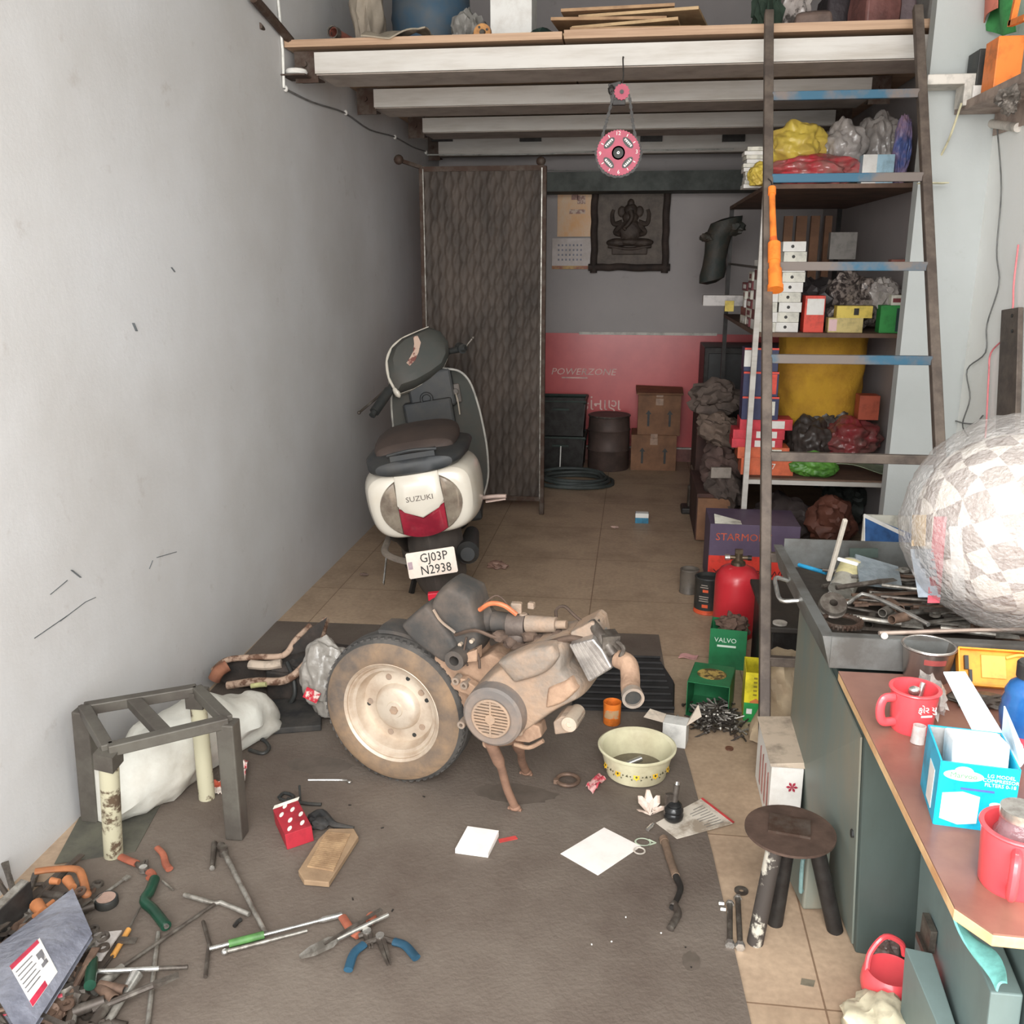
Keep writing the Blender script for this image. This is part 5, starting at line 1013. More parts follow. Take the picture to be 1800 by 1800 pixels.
b = B(); b.box((.47, 5.095, .13), (.19, .02, .24)); solo('card_panel', 'brown cardboard panel leaning at the foot of the dark carton stack', 'cardboard', b, M_BRCARD)
# black glove-like boot hanging on the rear post
p = at(1262, 440, Y=6.42); b = B(); b.loft([[(p.x + dx + r * math.cos(a) , 6.42 + r * .7 * math.sin(a), p.z + dz + .25 * r * math.cos(a)) for a in [2 * math.pi * k / 14 for k in range(14)]] for dx, dz, r in ((.04, .2, .03), (.045, .19, .10), (.03, .13, .11), (.0, .08, .085), (-.01, .0, .075), (-.02, -.08, .075), (-.025, -.14, .085), (-.03, -.19, .08), (-.03, -.21, .03))])
b.ball((p.x + .09, 6.4, p.z + .14), (.07, .05, .05), .4, 3, 1); b.ball((p.x - .07, 6.4, p.z + .08), (.05, .04, .03), .4, 3, 2); solo('rubber_boot', 'dark green-black rubber boot hanging upside down on the rear rack post', 'boot', b, mat('boot_rubber', (48, 54, 50), .6, 0, (70, 62, 54), .5, 10, .3), smooth=True)
# orange hand pump hanging on the ladder rail
def lad(py, off=V((0, 0, 0))):
    k = onrail(py); return FL.lerp(TL_, k) + off
t = thing('orange_torch', 'bright orange tube lamp hanging on the inner side of the ladder rail', 'lamp', mx(lad(470, V((.035, -.02, 0)))))
q = lambda px, py: at(px, py, Y=lad(py).y - .03)
b = B(); b.cyl(q(1357, 335), q(1359, 418), .011, n=14); put('stem', b, M_ORG, t, world=True, smooth=True)
b = B(); b.cyl(q(1357, 330), q(1357, 342), .014, n=14); b.cyl(q(1361, 428), q(1361, 460), .022, n=18); b.cyl(q(1361, 458), q(1362, 476), .0195, n=18); b.cyl(q(1357, 340), q(1361, 430), .010, n=12); b.cyl(q(1362, 474), q(1363, 502), .024, n=18); b.cyl(q(1363, 502), q(1363, 510), .027, n=18); put('barrel', b, M_ORG, t, world=True, smooth=True)
b = B(); b.cyl(q(1361, 460), q(1362, 474), .019, n=18); b.cyl(q(1359, 418), q(1361, 428), .013, n=12); put('neck', b, plain('dark_orange', (206, 96, 40)), t, world=True)
b = B(); b.tube([q(1357, 330), q(1356, 320), q(1350, 314)], .002, 6, 3); put('cord', b, M_DARK, t, world=True)
# ================================================================ RIGHT WALL FIXTURES
RW_ = XR - .012
def wire(name, lab, pts, X, r, m):
    b = B(); b.tube([at(x, y, X=X) for x, y in pts], r, 7, 5); return solo(name, lab, 'wire', b, m, smooth=True)
wire('wire', 'thin dark wire hanging in loops on the white right wall', [(1752, 215), (1760, 330), (1752, 440), (1756, 500), (1735, 570), (1732, 620), (1700, 650), (1705, 700), (1692, 745), (1702, 768)], RW_, .0028, plain('dark_wire', (110, 110, 108)))
wire('wire', 'pink-red wire hanging on the right wall beside the metal channel', [(1790, 430), (1782, 500), (1780, 545), (1768, 590), (1742, 620), (1738, 660), (1734, 740), (1732, 770)], RW_ - .004, .0032, plain('pink_wire', (226, 128, 132)))
wire('wire', 'short dark wire end lying across the other wires on the right wall', [(1680, 740), (1695, 744), (1715, 744), (1728, 730)], RW_, .0028, plain('dark_wire', (110, 110, 108)))
t = thing('cable_channel', 'rusty grey metal channel fixed upright on the right wall', 'channel', mx(at(1770, 760, X=XR)))
a0, a1 = at(1760, 545, X=XR - .02), at(1748, 790, X=XR - .02); c0, c1 = at(1790, 540, X=XR - .02), at(1783, 790, X=XR - .02)
b = B(); b.hexa([a1, c1, c1 + V((.018, 0, 0)), a1 + V((.018, 0, 0)), a0, c0, c0 + V((.018, 0, 0)), a0 + V((.018, 0, 0))]); put('channel', b, M_STEEL, t, world=True, bev=.002)
for y in (555, 582): b = B(); p = at(1780, y, X=XR - .021); b.cyl(p, p + V((-.004, 0, 0)), .006, n=8); put('screw', b, M_DARK, t, world=True)
# wall bracket shelf near the top right corner
sx_ = XR - .16
t = thing('wall_ledge', 'dusty metal wall ledge at the top right with odds and ends on it', 'shelf', mx(at(1740, 190, X=XR - .08)))
k0, k1 = at(1668, 205, X=1.16), at(1800, 140, X=1.16)
zl = 2.045
yl0, yl1 = 2.9, 3.96
b = B(); b.box((1.25, (yl0 + yl1) / 2, zl), (.17, yl1 - yl0, .006)); b.box((1.165, (yl0 + yl1) / 2, zl + .012), (.004, yl1 - yl0, .03)); b.box((XR - .006, (yl0 + yl1) / 2, zl - .04), (.006, yl1 - yl0, .08)); put('ledge_plate', b, mat('dusty_ledge', (176, 158, 146), .7, .2, (128, 112, 104), .5, 9), t, world=True)
b = B(); b.box((1.14, 3.90, zl + .10), (.24, .14, .035)); b.box((1.20, 3.88, zl + .05), (.10, .10, .08)); solo('white_slab', 'broken whitish slab projecting at the far end of the wall ledge', 'slab', b, plain('dirty_white', (206, 200, 190)), bev=.004)
wire('strap', 'pale flat strap running down from the wall ledge to the shelf rack', [(1690, 182), (1668, 245), (1640, 300), (1622, 332)], 1.14, .004, plain('pale_yellow', (220, 212, 176)))
b = B(); p = at(1640, 322, Y=3.9); b.box(p, (.10, .05, .004), R(12)); solo('pale_strip', 'small pale strip where the strap ends at the pier', 'strip', b, _M['pale_yellow'])
def onledge(px, py): return at(px, py, X=1.22)
def ledgebox(name, lab, cat, px, w, d, h, m, X=1.235, z=None, rz=0, bev=.003):
    p = at(px, 150, X=X); p.y = min(p.y, 3.88); b = B(); b.box((X, p.y, (z if z is not None else zl + .004) + h / 2), (w, d, h), R(rz)); return solo(name, lab, cat, b, m, bev=bev)
ledgebox('orange_case', 'tall orange plastic case standing on the wall ledge', 'case', 1758, .085, .12, .19, M_ORG, 1.22)
ledgebox('white_carton', 'small white box lying on the wall ledge behind the orange case', 'box', 1716, .12, .14, .07, M_WHT, 1.235)
ledgebox('black_case', 'black case standing on the white box on the wall ledge', 'case', 1720, .10, .12, .12, M_BLACK, 1.235, zl + .076)
b = B(); b.sheet(lambda u, w: at(1722 + 55 * u + 12 * w, -50 + 104 * w + 10 * math.sin(3 * u), X=1.245) + V((.02 * math.sin(6 * u), 0, 0)), 12, 8, .003); solo('cloth', 'green cloth hanging above the black case at the top right', 'cloth', b, plain('green_cloth', (70, 150, 84), .8), smooth=True)
b = B(); b.sheet(lambda u, w: at(1716 + 42 * u - 2 * w, -50 + 98 * w - 34 * u * w, X=1.225) + V((.015 * math.sin(5 * u + 1), 0, 0)), 12, 8, .003); solo('cloth', 'salmon red cloth hanging above the black case at the top right', 'cloth', b, plain('salmon_cloth', (214, 126, 106), .8), smooth=True)
b = B(); b.bar(at(1790, -10, X=1.2), at(1778, 45, X=1.2), .018, .018); b.bar(at(1776, 42, X=1.2), at(1805, 30, X=1.2), .018, .018); solo('orange_bracket', 'orange plastic bracket in the top right corner above the orange case', 'bracket', b, M_ORG)
b = B(); c_ = at(1772, 172, X=1.15); b.ball(c_, (.03, .05, .03), .6, 5, 3); b.ball(c_ + V((0, -.02, -.035)), (.02, .03, .02), .5, 5, 4); solo('cable_tangle', 'tangle of grey connectors hanging on the wall ledge edge', 'tangle', b, mat('tangle', (140, 132, 124), .5, .2, (84, 78, 72), .5, 30), smooth=True)
b = B(); b.cyl(at(1700, 211, X=1.31), at(1790, 224, X=1.31), .016, n=16); solo('lamp_tube', 'dusty white tube lamp fixed under the wall ledge', 'lamp', b, plain('dusty_tube', (214, 206, 196)), smooth=True)
# ================================================================ THINGS ON THE COUNTER
def mug(name, lab, c, r0, r1, h, m, hand, z=CZ, rim=None, wall=.0035):
    t = thing(name, lab, 'mug', mx((c[0], c[1], z)))
    b = B(); b.lathe([(0, 0), (r0, 0), (r0 + .002, .004), (r1, h - .006), (r1 + .004, h - .002), (r1 + .003, h), (r1 - wall, h), (r0 - wall, .006), (0, .006)], 40); put('cup', b, m, t, smooth=True)
    if hand:
        a = R(hand); d = V((math.cos(a), math.sin(a), 0)); u = r0 + .002
        b = B(); b.tube([d * (u + (r1 - r0) * .8) + V((0, 0, h * .82)), d * (u + .028) + V((0, 0, h * .80)), d * (u + .034) + V((0, 0, h * .55)), d * (u + .026) + V((0, 0, h * .26)), d * (u) + V((0, 0, h * .22))], .0075, 10, 5, flat=1.2); put('handle', b, m, t, smooth=True)
    return t
M_MUG = mat('coral_mug', (232, 84, 90), .3, 0, (222, 74, 84), .3, 6, coat=.3)
c_ = at(1600, 1288, Z=CZ)
t = mug('mug', 'coral red plastic mug with white print beside the steel tumbler', (c_.x + .006, c_.y + .02), .037, .045, .088, M_MUG, 200)
d = V((math.sin(R(-2)), -math.cos(R(-2)), 0))
text('lettering', 'ફોર યુ', .018, M_WHT, t, mx((.014, -.0415, .060), rz=12) @ FACE, .0008)
b = B(); b.box((.014, -.0400, .046), (.022, .001, .004), R(12)); put('printed_line', b, M_WHT, t)
b = B(); b.cyl((.0, .0, .01), (.02, .02, .09), .006, n=10); b.ball((.0, .005, .078), (.012, .01, .01)); solo_ = put('screwdriver_bits', b, M_CHR, t, smooth=True)
c_ = at(1617, 1200, Z=CZ); t = mug('tumbler', 'dented stainless steel tumbler at the far left of the counter', (c_.x + .02, c_.y + .03), .045, .054, .078, mat('brushed_steel', (178, 170, 164), .28, .9, (140, 130, 124), .4, 8, stretch=(1, 1, .2)), 0, wall=.0015); t['category'] = 'tumbler'
b = B(); b.lathe([(.0535, .05), (.0545, .062), (.0528, .062)], 10, a0=245, a1=295); put('red_mark', b, plain('worn_red_mark', (150, 70, 66)), t)
b = B(); b.torus((0, 0, .078), .054, .002); put('rolled_rim', b, M_CHR, t, smooth=True)
c_ = at(1790, 1580, Z=CZ); t = mug('mug', 'pinkish red mug with a glass jar inside at the near end of the counter', (c_.x + .002, c_.y + .035), .043, .050, .098, M_MUG, -112)
b = B(); b.lathe([(0, .02), (.03, .02), (.034, .04), (.034, .085), (.028, .095), (.026, .12), (.0, .12)], 28); put('glass_jar', b, clear('jar_glass', (150, 120, 124), .6, .08), t, smooth=True)
b = B(); b.cyl((0, 0, .112), (0, 0, .126), .029, n=24); put('jar_lid', b, M_CHR, t, smooth=True)
# light blue carton with tissue-like white block
cl, cr_ = at(1641, 1448, Z=CZ), at(1776, 1466, Z=CZ); ang = math.degrees(math.atan2(cr_.y - cl.y, cr_.x - cl.x)); bw = (cr_ - cl).length
t = thing('blue_carton', 'open bright blue cardboard box with a white block inside on the counter', 'box', mx(cl, rz=ang))
M_CYAN = plain('bright_cyan', (22, 178, 214), .35); bh, bd = .115, .125
for nm, c_, s_ in (('front_wall', (bw / 2, 0, bh / 2 - .0), (bw, .003, bh)), ('side_wall', (0, bd / 2, bh / 2), (.003, bd, bh)), ('side_wall', (bw, bd / 2, bh / 2), (.003, bd, bh)), ('rear_wall', (bw / 2, bd, bh / 2), (bw, .003, bh)), ('bottom', (bw / 2, bd / 2, .002), (bw, bd, .003))):
    b = B(); b.box(c_, s_); w0 = put(nm, b, M_CYAN if nm != 'bottom' else M_CARD, t)
    if nm == 'front_wall': fwl = w0
b = B(); b.box((bw / 2, bd - .003, bh / 2), (bw * .97, .002, bh * .98)); put('lining', b, plain('grey_lining', (176, 174, 172)), t)
b = B(); b.box((bw * .56, .062, .076), (bw * .74, .075, .11), M=Matrix.Rotation(R(-12), 4, 'X')); put('white_block', b, plain('pure_white', (244, 244, 244)), t, bev=.004)
b = B(); b.hexa([(bw * .60, bd, bh), (bw + .002, bd, bh), (bw + .003, bd + .002, bh), (bw * .6, bd + .003, bh), (bw * .22, bd + .055, bh + .075), (bw * .52, bd + .055, bh + .082), (bw * .52, bd + .057, bh + .082), (bw * .22, bd + .058, bh + .077)]); put('flap', b, plain('flap_pale', (206, 222, 232)), t)
b = B(); b.hexa([(bw + .001, .01, bh), (bw + .003, .01, bh), (bw + .003, bd, bh), (bw + .001, bd, bh), (bw + .012, .02, bh + .012), (bw + .014, .02, bh + .012), (bw + .0, bd, bh + .05), (bw - .002, bd, bh + .05)]); put('flap', b, _M['flap_pale'], t)
b = B(); b.M = mx((bw * .30, -.0018, bh * .82)) @ FACE
b.prism([(.030 * math.cos(2 * math.pi * k / 28), .0095 * math.sin(2 * math.pi * k / 28)) for k in range(28)], 0, .0006); b.prism([(.014 * math.cos(2 * math.pi * k / 20), .008 + .008 * math.sin(2 * math.pi * k / 20)) for k in range(20)], 0, .0005); put('logo_cloud', b, M_WHT, fwl)
text('lettering', 'Marvoo', .013, plain('logo_green', (96, 170, 120)), fwl, mx((bw * .30, -.0026, bh * .82)) @ FACE, .0004)
for i, z in enumerate((.86, .79, .72)): text('lettering', ['LG MODEL', 'COMPRESSOR', 'FILTERS 0-18'][i], .0085, M_WHT, fwl, mx((bw * .78, -.0018, bh * z)) @ FACE, .0003)
b = B(); b.box((bw * .5, -.0018, bh * .62), (.05, .0006, .0035)); put('printed_line', b, plain('violet_line', (90, 110, 190)), fwl)
b = B(); b.M = mx((bw * .30, -.0018, bh * .33)) @ FACE; b.prism([(-.028, -.024), (0, -.032), (.028, -.026), (.028, .022), (.002, .028), (-.028, .022)], 0, .0006); put('picture_block', b, M_WHT, fwl)
b = B(); b.M = mx((bw * .76, -.0018, bh * .42)) @ FACE; b.prism([(.010 * math.cos(2 * math.pi * k / 20), .005 * math.sin(2 * math.pi * k / 20)) for k in range(20)], 0, .0006); b.M = mx((bw * .40, -.0026, bh * .20)) @ FACE; put('oval_mark', b, M_WHT, fwl)
text('lettering', '100', .014, M_WHT, fwl, mx((bw * .72, -.0018, bh * .13)) @ FACE, .0004)
b = B(); b.box((-.0018, .05, bh * .4), (.001, .04, .07)); put('side_label', b, M_WHT, t)
# crumpled clear bag behind
b = B(); c_ = at(1655, 1250, Z=CZ + .03); b.ball((c_.x, c_.y + .06, CZ + .035), (.018, .07, .033), .5, 3, 71, 3, -.03); solo('clear_wrapper', 'crumpled clear plastic wrapper standing behind the blue box on the counter', 'wrapper', b, M_CLR, smooth=True)
# blue bottle
c_ = at(1800, 1335, Z=CZ); bx_ = V((c_.x - .0, c_.y + .02, CZ))
t = thing('oil_bottle', 'dark blue plastic bottle with black cap and red-white label on the counter', 'bottle', mx(bx_))
b = B(); b.lathe([(0, 0), (.036, 0), (.040, .006), (.040, .055), (.043, .062), (.046, .085), (.043, .10), (.044, .108), (.040, .12), (.041, .127), (.034, .142), (.022, .152), (.020, .16), (0, .16)], 40); put('bottle_body', b, mat('blue_plastic', (38, 88, 150), .25, 0, (52, 116, 176), .4, 8, coat=.3), t, smooth=True)
b = B(); b.lathe([(.0, .158), (.026, .156), (.027, .182), (.024, .186), (0, .186)], 28); put('cap', b, M_BLACK, t, smooth=True)
b = B(); b.lathe([(.0405, .016), (.0408, .05), (.0395, .05)], 14, a0=200, a1=262); lb = put('label', b, plain('label_red', (210, 66, 84)), t, smooth=True)
b = B(); b.lathe([(.0405, .016), (.0408, .05), (.0395, .05)], 10, a0=262, a1=320); put('label', b, M_WHT, t, smooth=True)
b = B(); b.M = mx((-.022, -.0352, .034), rz=-32) @ FACE; b.prism([(.010 * math.cos(2 * math.pi * k / 20), .010 * math.sin(2 * math.pi * k / 20)) for k in range(20)], 0, .0008); put('round_emblem', b, M_WHT, lb)
# orange tool case
cl, cr_ = at(1688, 1202, Z=CZ + .0), at(1830, 1190, Z=CZ + .0)
t = thing('orange_tool_case', 'open orange plastic tool case lying against the metal tray on the counter', 'case', mx(cl, rz=-3))
w_ = .22; M_OC = plain('case_orange', (240, 160, 52), .4)
CM = Matrix.Translation((-.01, -.01, .0)) @ Matrix.Rotation(R(58), 4, 'X')
b = B(); b.M = CM; b.box((w_ / 2, .04, .002), (w_, .08, .004)); b.box((w_ / 2, .001, .012), (w_, .004, .024)); b.box((w_ / 2, .08, .012), (w_, .004, .024)); b.box((.001, .04, .012), (.004, .08, .024)); b.box((w_, .04, .012), (.004, .08, .024)); put('shell', b, M_OC, t, bev=.0015)
b = B(); b.M = CM; b.box((.075, .045, .006), (.05, .05, .005)); b.box((.14, .03, .006), (.03, .035, .005)); b.tube([(.10, .066, .008), (.13, .074, .012), (.16, .066, .008)], .004, 8, 4); put('moulded_nest', b, plain('case_orange_light', (246, 178, 84), .4), t, bev=.001)
b = B(); b.M = CM; b.box((.018, .05, .012), (.008, .03, .01)); b.box((.026, .022, .01), (.006, .026, .008)); put('latch', b, M_BLACK, t)
b = B(); c_ = at(1690, 1228, Z=CZ + .012); b.ball((c_.x + .03, c_.y, CZ + .012), (.05, .03, .014), .6, 5, 5, 3, -.01); solo('metal_bits', 'small heap of dark metal bits in front of the orange tool case', 'bits', b, M_TOOLD, smooth=True)
c_ = at(1612, 1305, Z=CZ); b = B(); b.pipe((c_.x, c_.y, CZ), (c_.x + .002, c_.y + .002, CZ + .035), .013, .012, n=16); solo('socket', 'small glass-clear stopper between the red mug and the blue box', 'stopper', b, clear('clear_acrylic', (200, 190, 186), .7, .05), smooth=True)
# ================================================================ BIG BUBBLE-WRAPPED HELMET
hc = V((.872, 2.19, .925))
t = thing('wrapped_helmet', 'large checkered helmet wrapped in bubble wrap on the right end of the tool tray', 'helmet', mx((hc.x, hc.y, TZ + .075)))
def mcheck():
    m = bpy.data.materials.new('checkered_shell'); m.use_nodes = True; nt = m.node_tree; N = nt.nodes; L = nt.links; b_ = N['Principled BSDF']
    tc = N.new('ShaderNodeTexCoord'); mp = N.new('ShaderNodeMapping'); mp.inputs['Rotation'].default_value = (.3, .5, .2); nz = N.new('ShaderNodeTexNoise'); nz.inputs['Scale'].default_value = 7
    mi = N.new('ShaderNodeMixRGB'); mi.inputs[0].default_value = .05; ck = N.new('ShaderNodeTexChecker'); ck.inputs['Scale'].default_value = 19; ck.inputs['Color1'].default_value = lin((226, 216, 204)); ck.inputs['Color2'].default_value = lin((140, 122, 110))
    L.new(tc.outputs['Object'], mp.inputs[0]); L.new(mp.outputs[0], mi.inputs[1]); L.new(tc.outputs['Object'], nz.inputs['Vector']); L.new(nz.outputs['Color'], mi.inputs[2]); L.new(mi.outputs[0], ck.inputs['Vector']); L.new(ck.outputs[0], b_.inputs['Base Color']); b_.inputs['Roughness'].default_value = .5
    return m
HT = Matrix.Rotation(R(12), 4, 'Y')
b = B(); b.ball(hc, (.205, .195, .21), .03, 1.5, 2, 4, M=HT); put('shell', b, mcheck(), t, world=True, smooth=True)
# printed leaflet under the wrap on the left side
def onshell(px, py, k=1.03):
    d = ray(px, py).normalized(); o = CAM - hc; s = V((1 / (.205 * k), 1 / (.195 * k), 1 / (.21 * k))); D, O = V((d.x * s.x, d.y * s.y, d.z * s.z)), V((o.x * s.x, o.y * s.y, o.z * s.z))
    a, bb, c = D.dot(D), 2 * O.dot(D), O.dot(O) - 1; q = bb * bb - 4 * a * c
    return CAM + d * ((-bb - math.sqrt(max(0, q))) / (2 * a))
for nm, x0, y0, x1, y1, sk, m in (('yellow_leaflet', 1604, 905, 1628, 960, -2, plain('leaf_yellow', (222, 190, 140))), ('red_leaflet', 1642, 908, 1664, 1060, -12, plain('leaf_red', (196, 70, 86))), ('blue_leaflet', 1600, 965, 1640, 1050, 14, plain('leaf_grey_blue', (150, 160, 170))), ('white_leaflet', 1668, 925, 1690, 1055, 8, plain('leaf_white', (226, 222, 216)))):
    b = B(); b.sheet(lambda u, w: onshell(x0 + (x1 - x0) * u + sk * w, y0 + (y1 - y0) * w), 6, 10, .001); put(nm, b, m, t, world=True, smooth=True)
b = B(); tb = bmesh.new(); bmesh.ops.create_icosphere(tb, subdivisions=5, radius=1); mp_ = {}
for v in tb.verts:
    p = v.co; n1 = noise.noise(p * 2.2 + V((5, 1, 2))) * .05 + abs(noise.noise(p * 7)) * .05 + noise.noise(p * 22) * .012
    q = HT @ V((p.x * .236, p.y * .225, p.z * .242)) * (1 + n1); q.z = max(q.z, TZ + .07 - hc.z); mp_[v.index] = b.v(hc + q)
for f in tb.faces: b.f([mp_[v.index] for v in f.verts])
tb.free()
put('bubble_wrap', b, mat('bubble_wrap', (214, 210, 206), .22, 0, (196, 190, 186), .5, 16, .9, 85, alpha=.40, spec=1.), t, world=True, smooth=True)
# ================================================================ TRAY CONTENTS
TF = TZ + .012
def spanner(t, L, m, w=.014, th=.005, ring=True):
    b = B(); b.box((L / 2, 0, 0), (L * .8, w * .62, th))
    b.pipe((L - w, 0, -th * .7), (L - w, 0, th * .7), w, w, w * .55, w * .55, 18)
    if ring: b.pipe((w, 0, -th * .7), (w, 0, th * .7), w * .95, w * .95, w * .55, w * .55, 18)
    else:
        b.box((w * .2, w * .62, 0), (w * 1.7, w * .5, th * 1.3)); b.box((w * .2, -w * .62, 0), (w * 1.7, w * .5, th * 1.3)); b.box((w * 1.3, 0, 0), (w * 1., w * 1.5, th * 1.3))
    return b
def rod(L, r, n=10): b = B(); b.cyl((0, 0, 0), (L, 0, 0), r, n=n); return b
M_TRT = mat('rusted_tool', (128, 104, 88), .6, .4, (92, 74, 64), .5, 20)
kinds = ['ring_spanner', 'open_spanner', 'rod', 'socket', 'rod', 'ring_spanner']
protos = {}
rnd = random.Random(5)
def proto(k):
    L = {'ring_spanner': .2, 'open_spanner': .19, 'steel_rod': .24, 'socket': .06, 'screwdriver': .2, 'chisel': .17}[k]
    if k == 'ring_spanner': b = spanner(None, L, None)
    elif k == 'open_spanner': b = spanner(None, L, None, ring=False)
    elif k == 'socket': b = B(); b.pipe((0, 0, 0), (L, 0, 0), .012, .011, n=16)
    elif k == 'screwdriver': b = B(); b.cyl((0, 0, 0), (.08, 0, 0), .012, .010, 12); b.cyl((.08, 0, 0), (L, 0, 0), .003, n=8)
    elif k == 'chisel': b = B(); b.cyl((0, 0, 0), (L * .7, 0, 0), .007, n=8); b.hexa([(L * .7, -.006, -.006), (L * .7, .006, -.006), (L * .7, .006, .006), (L * .7, -.006, .006), (L, -.009, -.001), (L, .009, -.001), (L, .009, .001), (L, -.009, .001)])
    else: b = B(); b.tube([(0, 0, 0), (L - .02, 0, 0), (L, .01, .0), (L, .05, 0)], .005, 8, 0)
    return b
pm = {}
def scatter(name, lab, cat, k, pos, rz, ry, m, group):
    key = (k, m.name)
    if key not in pm:
        o = put(name, proto(k), m, smooth=True); pm[key] = o; first = True
    else: o = pm[key].copy(); COL.objects.link(o); o.name = name
    o.matrix_basis = mx(pos, ry=ry, rz=rz); tag(o, lab, cat, group); return o
TN = {'ring_spanner': 'spanner', 'open_spanner': 'spanner', 'steel_rod': 'rod', 'socket': 'socket', 'screwdriver': 'screwdriver', 'chisel': 'chisel'}
for i in range(64):
    k = rnd.choice(['ring_spanner', 'open_spanner', 'steel_rod', 'steel_rod', 'socket', 'chisel', 'chisel'])
    x, y = rnd.uniform(.53, .90), rnd.uniform(ty0 + .15, ty1 - .15); lay = TF + .006 + .013 * (i % 5)
    scatter(k, 'greasy %s lying loose among the tools heaped in the metal tray' % k.replace('_', ' '), TN[k], k, (x, y, lay), rnd.uniform(0, 360) if k == 'socket' else rnd.uniform(-28, 28), rnd.uniform(-5, 5), [M_TOOLD, M_TRT, M_TOOL][i % 3], 'loose %ss in the metal tray' % k.replace('_', ' '))
def tube_thing(name, lab, cat, pts, r, m, Zs=None, sm=4, n=10):
    b = B(); b.tube(pts, r, n, sm); return solo(name, lab, cat, b, m, smooth=True)
A = lambda x, y, z=TZ + .07: at(x, y, Z=z)
tube_thing('crank_bar', 'long chrome Z-bent crank bar lying across the tray in front of the helmet', 'bar', [A(1458, 1042), A(1478, 1058, TZ + .06), A(1492, 1060, TZ + .06), A(1516, 1044), A(1560, 1060, TZ + .08), A(1632, 1098, TZ + .08)], .0055, M_CHR, sm=2)
tube_thing('steel_rule', 'long pale metal strip lying along the near edge of the tray', 'strip', [A(1545, 1113, TZ + .082), A(1700, 1108, TZ + .082), A(1830, 1106, TZ + .082)], .005, mat('pale_metal', (176, 158, 146), .4, .5, (130, 116, 106), .4, 10), sm=0, n=6)
t = thing('tee_handle', 'white T-shaped handle standing tilted in the tray left of the glass jar', 'handle', mx(A(1457, 1018)))
b = B(); b.bar(at(1456, 1020, Y=2.5), at(1486, 913, Y=2.44), .011, .011); put('shaft', b, mat('pale_grip', (200, 190, 176), .5), t, world=True, bev=.002)
b = B(); b.bar(at(1473, 982, Y=2.46), at(1508, 992, Y=2.42), .009, .009); put('crossbar', b, M_WHT, t, world=True, bev=.002)
tube_thing('pen', 'bright blue pen lying on the tools in the tray', 'pen', [at(1404, 993, Y=2.66), at(1418, 997, Y=2.64), at(1452, 1007, Y=2.60)], .006, plain('pen_blue', (50, 150, 196), .35), sm=0)
t = thing('glass_jar', 'clear jar with a yellowish label lying tilted in the tray', 'jar', mx(at(1485, 1030, Y=2.5)))
p0, p1 = at(1478, 1040, Y=2.48), at(1500, 995, Y=2.55); b = B(); b.cyl(p0, p1, .035, n=28); put('jar_body', b, clear('jar_clear', (150, 146, 136), .7, .1), t, world=True, smooth=True)
b = B(); b.cyl(p0.lerp(p1, .45), p0.lerp(p1, .95), .0358, n=28); put('label', b, plain('label_straw', (196, 186, 140)), t, world=True, smooth=True)
b = B(); b.sheet(lambda u, w: at(1503 + 75 * u + 8 * w, 975 + 22 * u + 52 * w - 14 * u * w, Y=2.55 - .10 * w), 6, 4, .006); solo('plastic_pouch', 'bluish clear plastic pouch of bits leaning against the helmet in the tray', 'pouch', b, clear('pouch', (120, 130, 136), .75, .2), smooth=True)
b = B(); b.sheet(lambda u, w: at(1493 + 50 * u, 964 + 16 * w, Y=2.66), 3, 2, .008); solo('dark_tin', 'flat dark green tin behind the plastic pouch in the tray', 'tin', b, plain('dark_tin', (70, 82, 76)))
t = thing('open_carton', 'open white and blue carton behind the tool tray beside the helmet', 'box', mx((1.0, 3.3, .33)))
qa, qb, qc, qd = at(1519, 906, Y=3.3), at(1519, 985, Y=3.3), at(1600, 1005, Y=3.15), at(1590, 940, Y=3.15)
b = B(); b.hexa([qb, qc, qc + V((.03, .01, 0)), qb + V((.0, .012, 0)), qa, qd, qd + V((.03, .01, 0)), qa + V((.0, .012, 0))]); put('side_wall', b, plain('carton_royal', (62, 104, 160)), t, world=True)
b = B(); qe, qf = at(1519, 905, Y=3.3), at(1600, 908, Y=3.42); b.hexa([qe + V((0, 0, -.1)), qf + V((0, 0, -.1)), qf + V((0, .01, -.1)), qe + V((0, .01, -.1)), qe, qf, qf + V((0, .01, 0)), qe + V((0, .01, 0))]); put('rear_wall', b, M_CREAM, t, world=True)
b = B(); b.bar(qa, qd, .004, .012); b.bar(qa, qb, .004, .012, up=(0, 1, 0)); put('white_edge', b, M_WHT, t, world=True)
b = B(); b.torus(A(1478, 1092, TZ + .05), .042, .006, n=36, k=8); 
for k in range(30): a = 2 * math.pi * k / 30; b.box(A(1478, 1092, TZ + .05) + V((.049 * math.cos(a), .049 * math.sin(a), 0)), (.006, .004, .010), a)
solo('gear_ring', 'dark toothed gear ring lying near the front of the tray', 'gear', b, M_RUST)
t = thing('pulley', 'dirty brown pulley wheel on the gear ring in the tray', 'pulley', mx(A(1462, 1062)))
b = B(); b.lathe([(.01, 0), (.032, 0), (.034, .008), (.028, .012), (.034, .018), (.032, .026), (.01, .026)], 28, mx(A(1462, 1070, TZ + .06)) @ Matrix.Rotation(R(35), 4, 'X'), True); put('wheel', b, M_TOOLD, t, world=True, smooth=True)
p = at(1554, 1124, Y=ty0); b = B(); b.ball((p.x, ty0, TZ + th_ + .007), (.008, .008, .008), sub=2); solo('knob', 'small white ball knob on the front edge of the tray', 'knob', b, M_WHT, smooth=True)
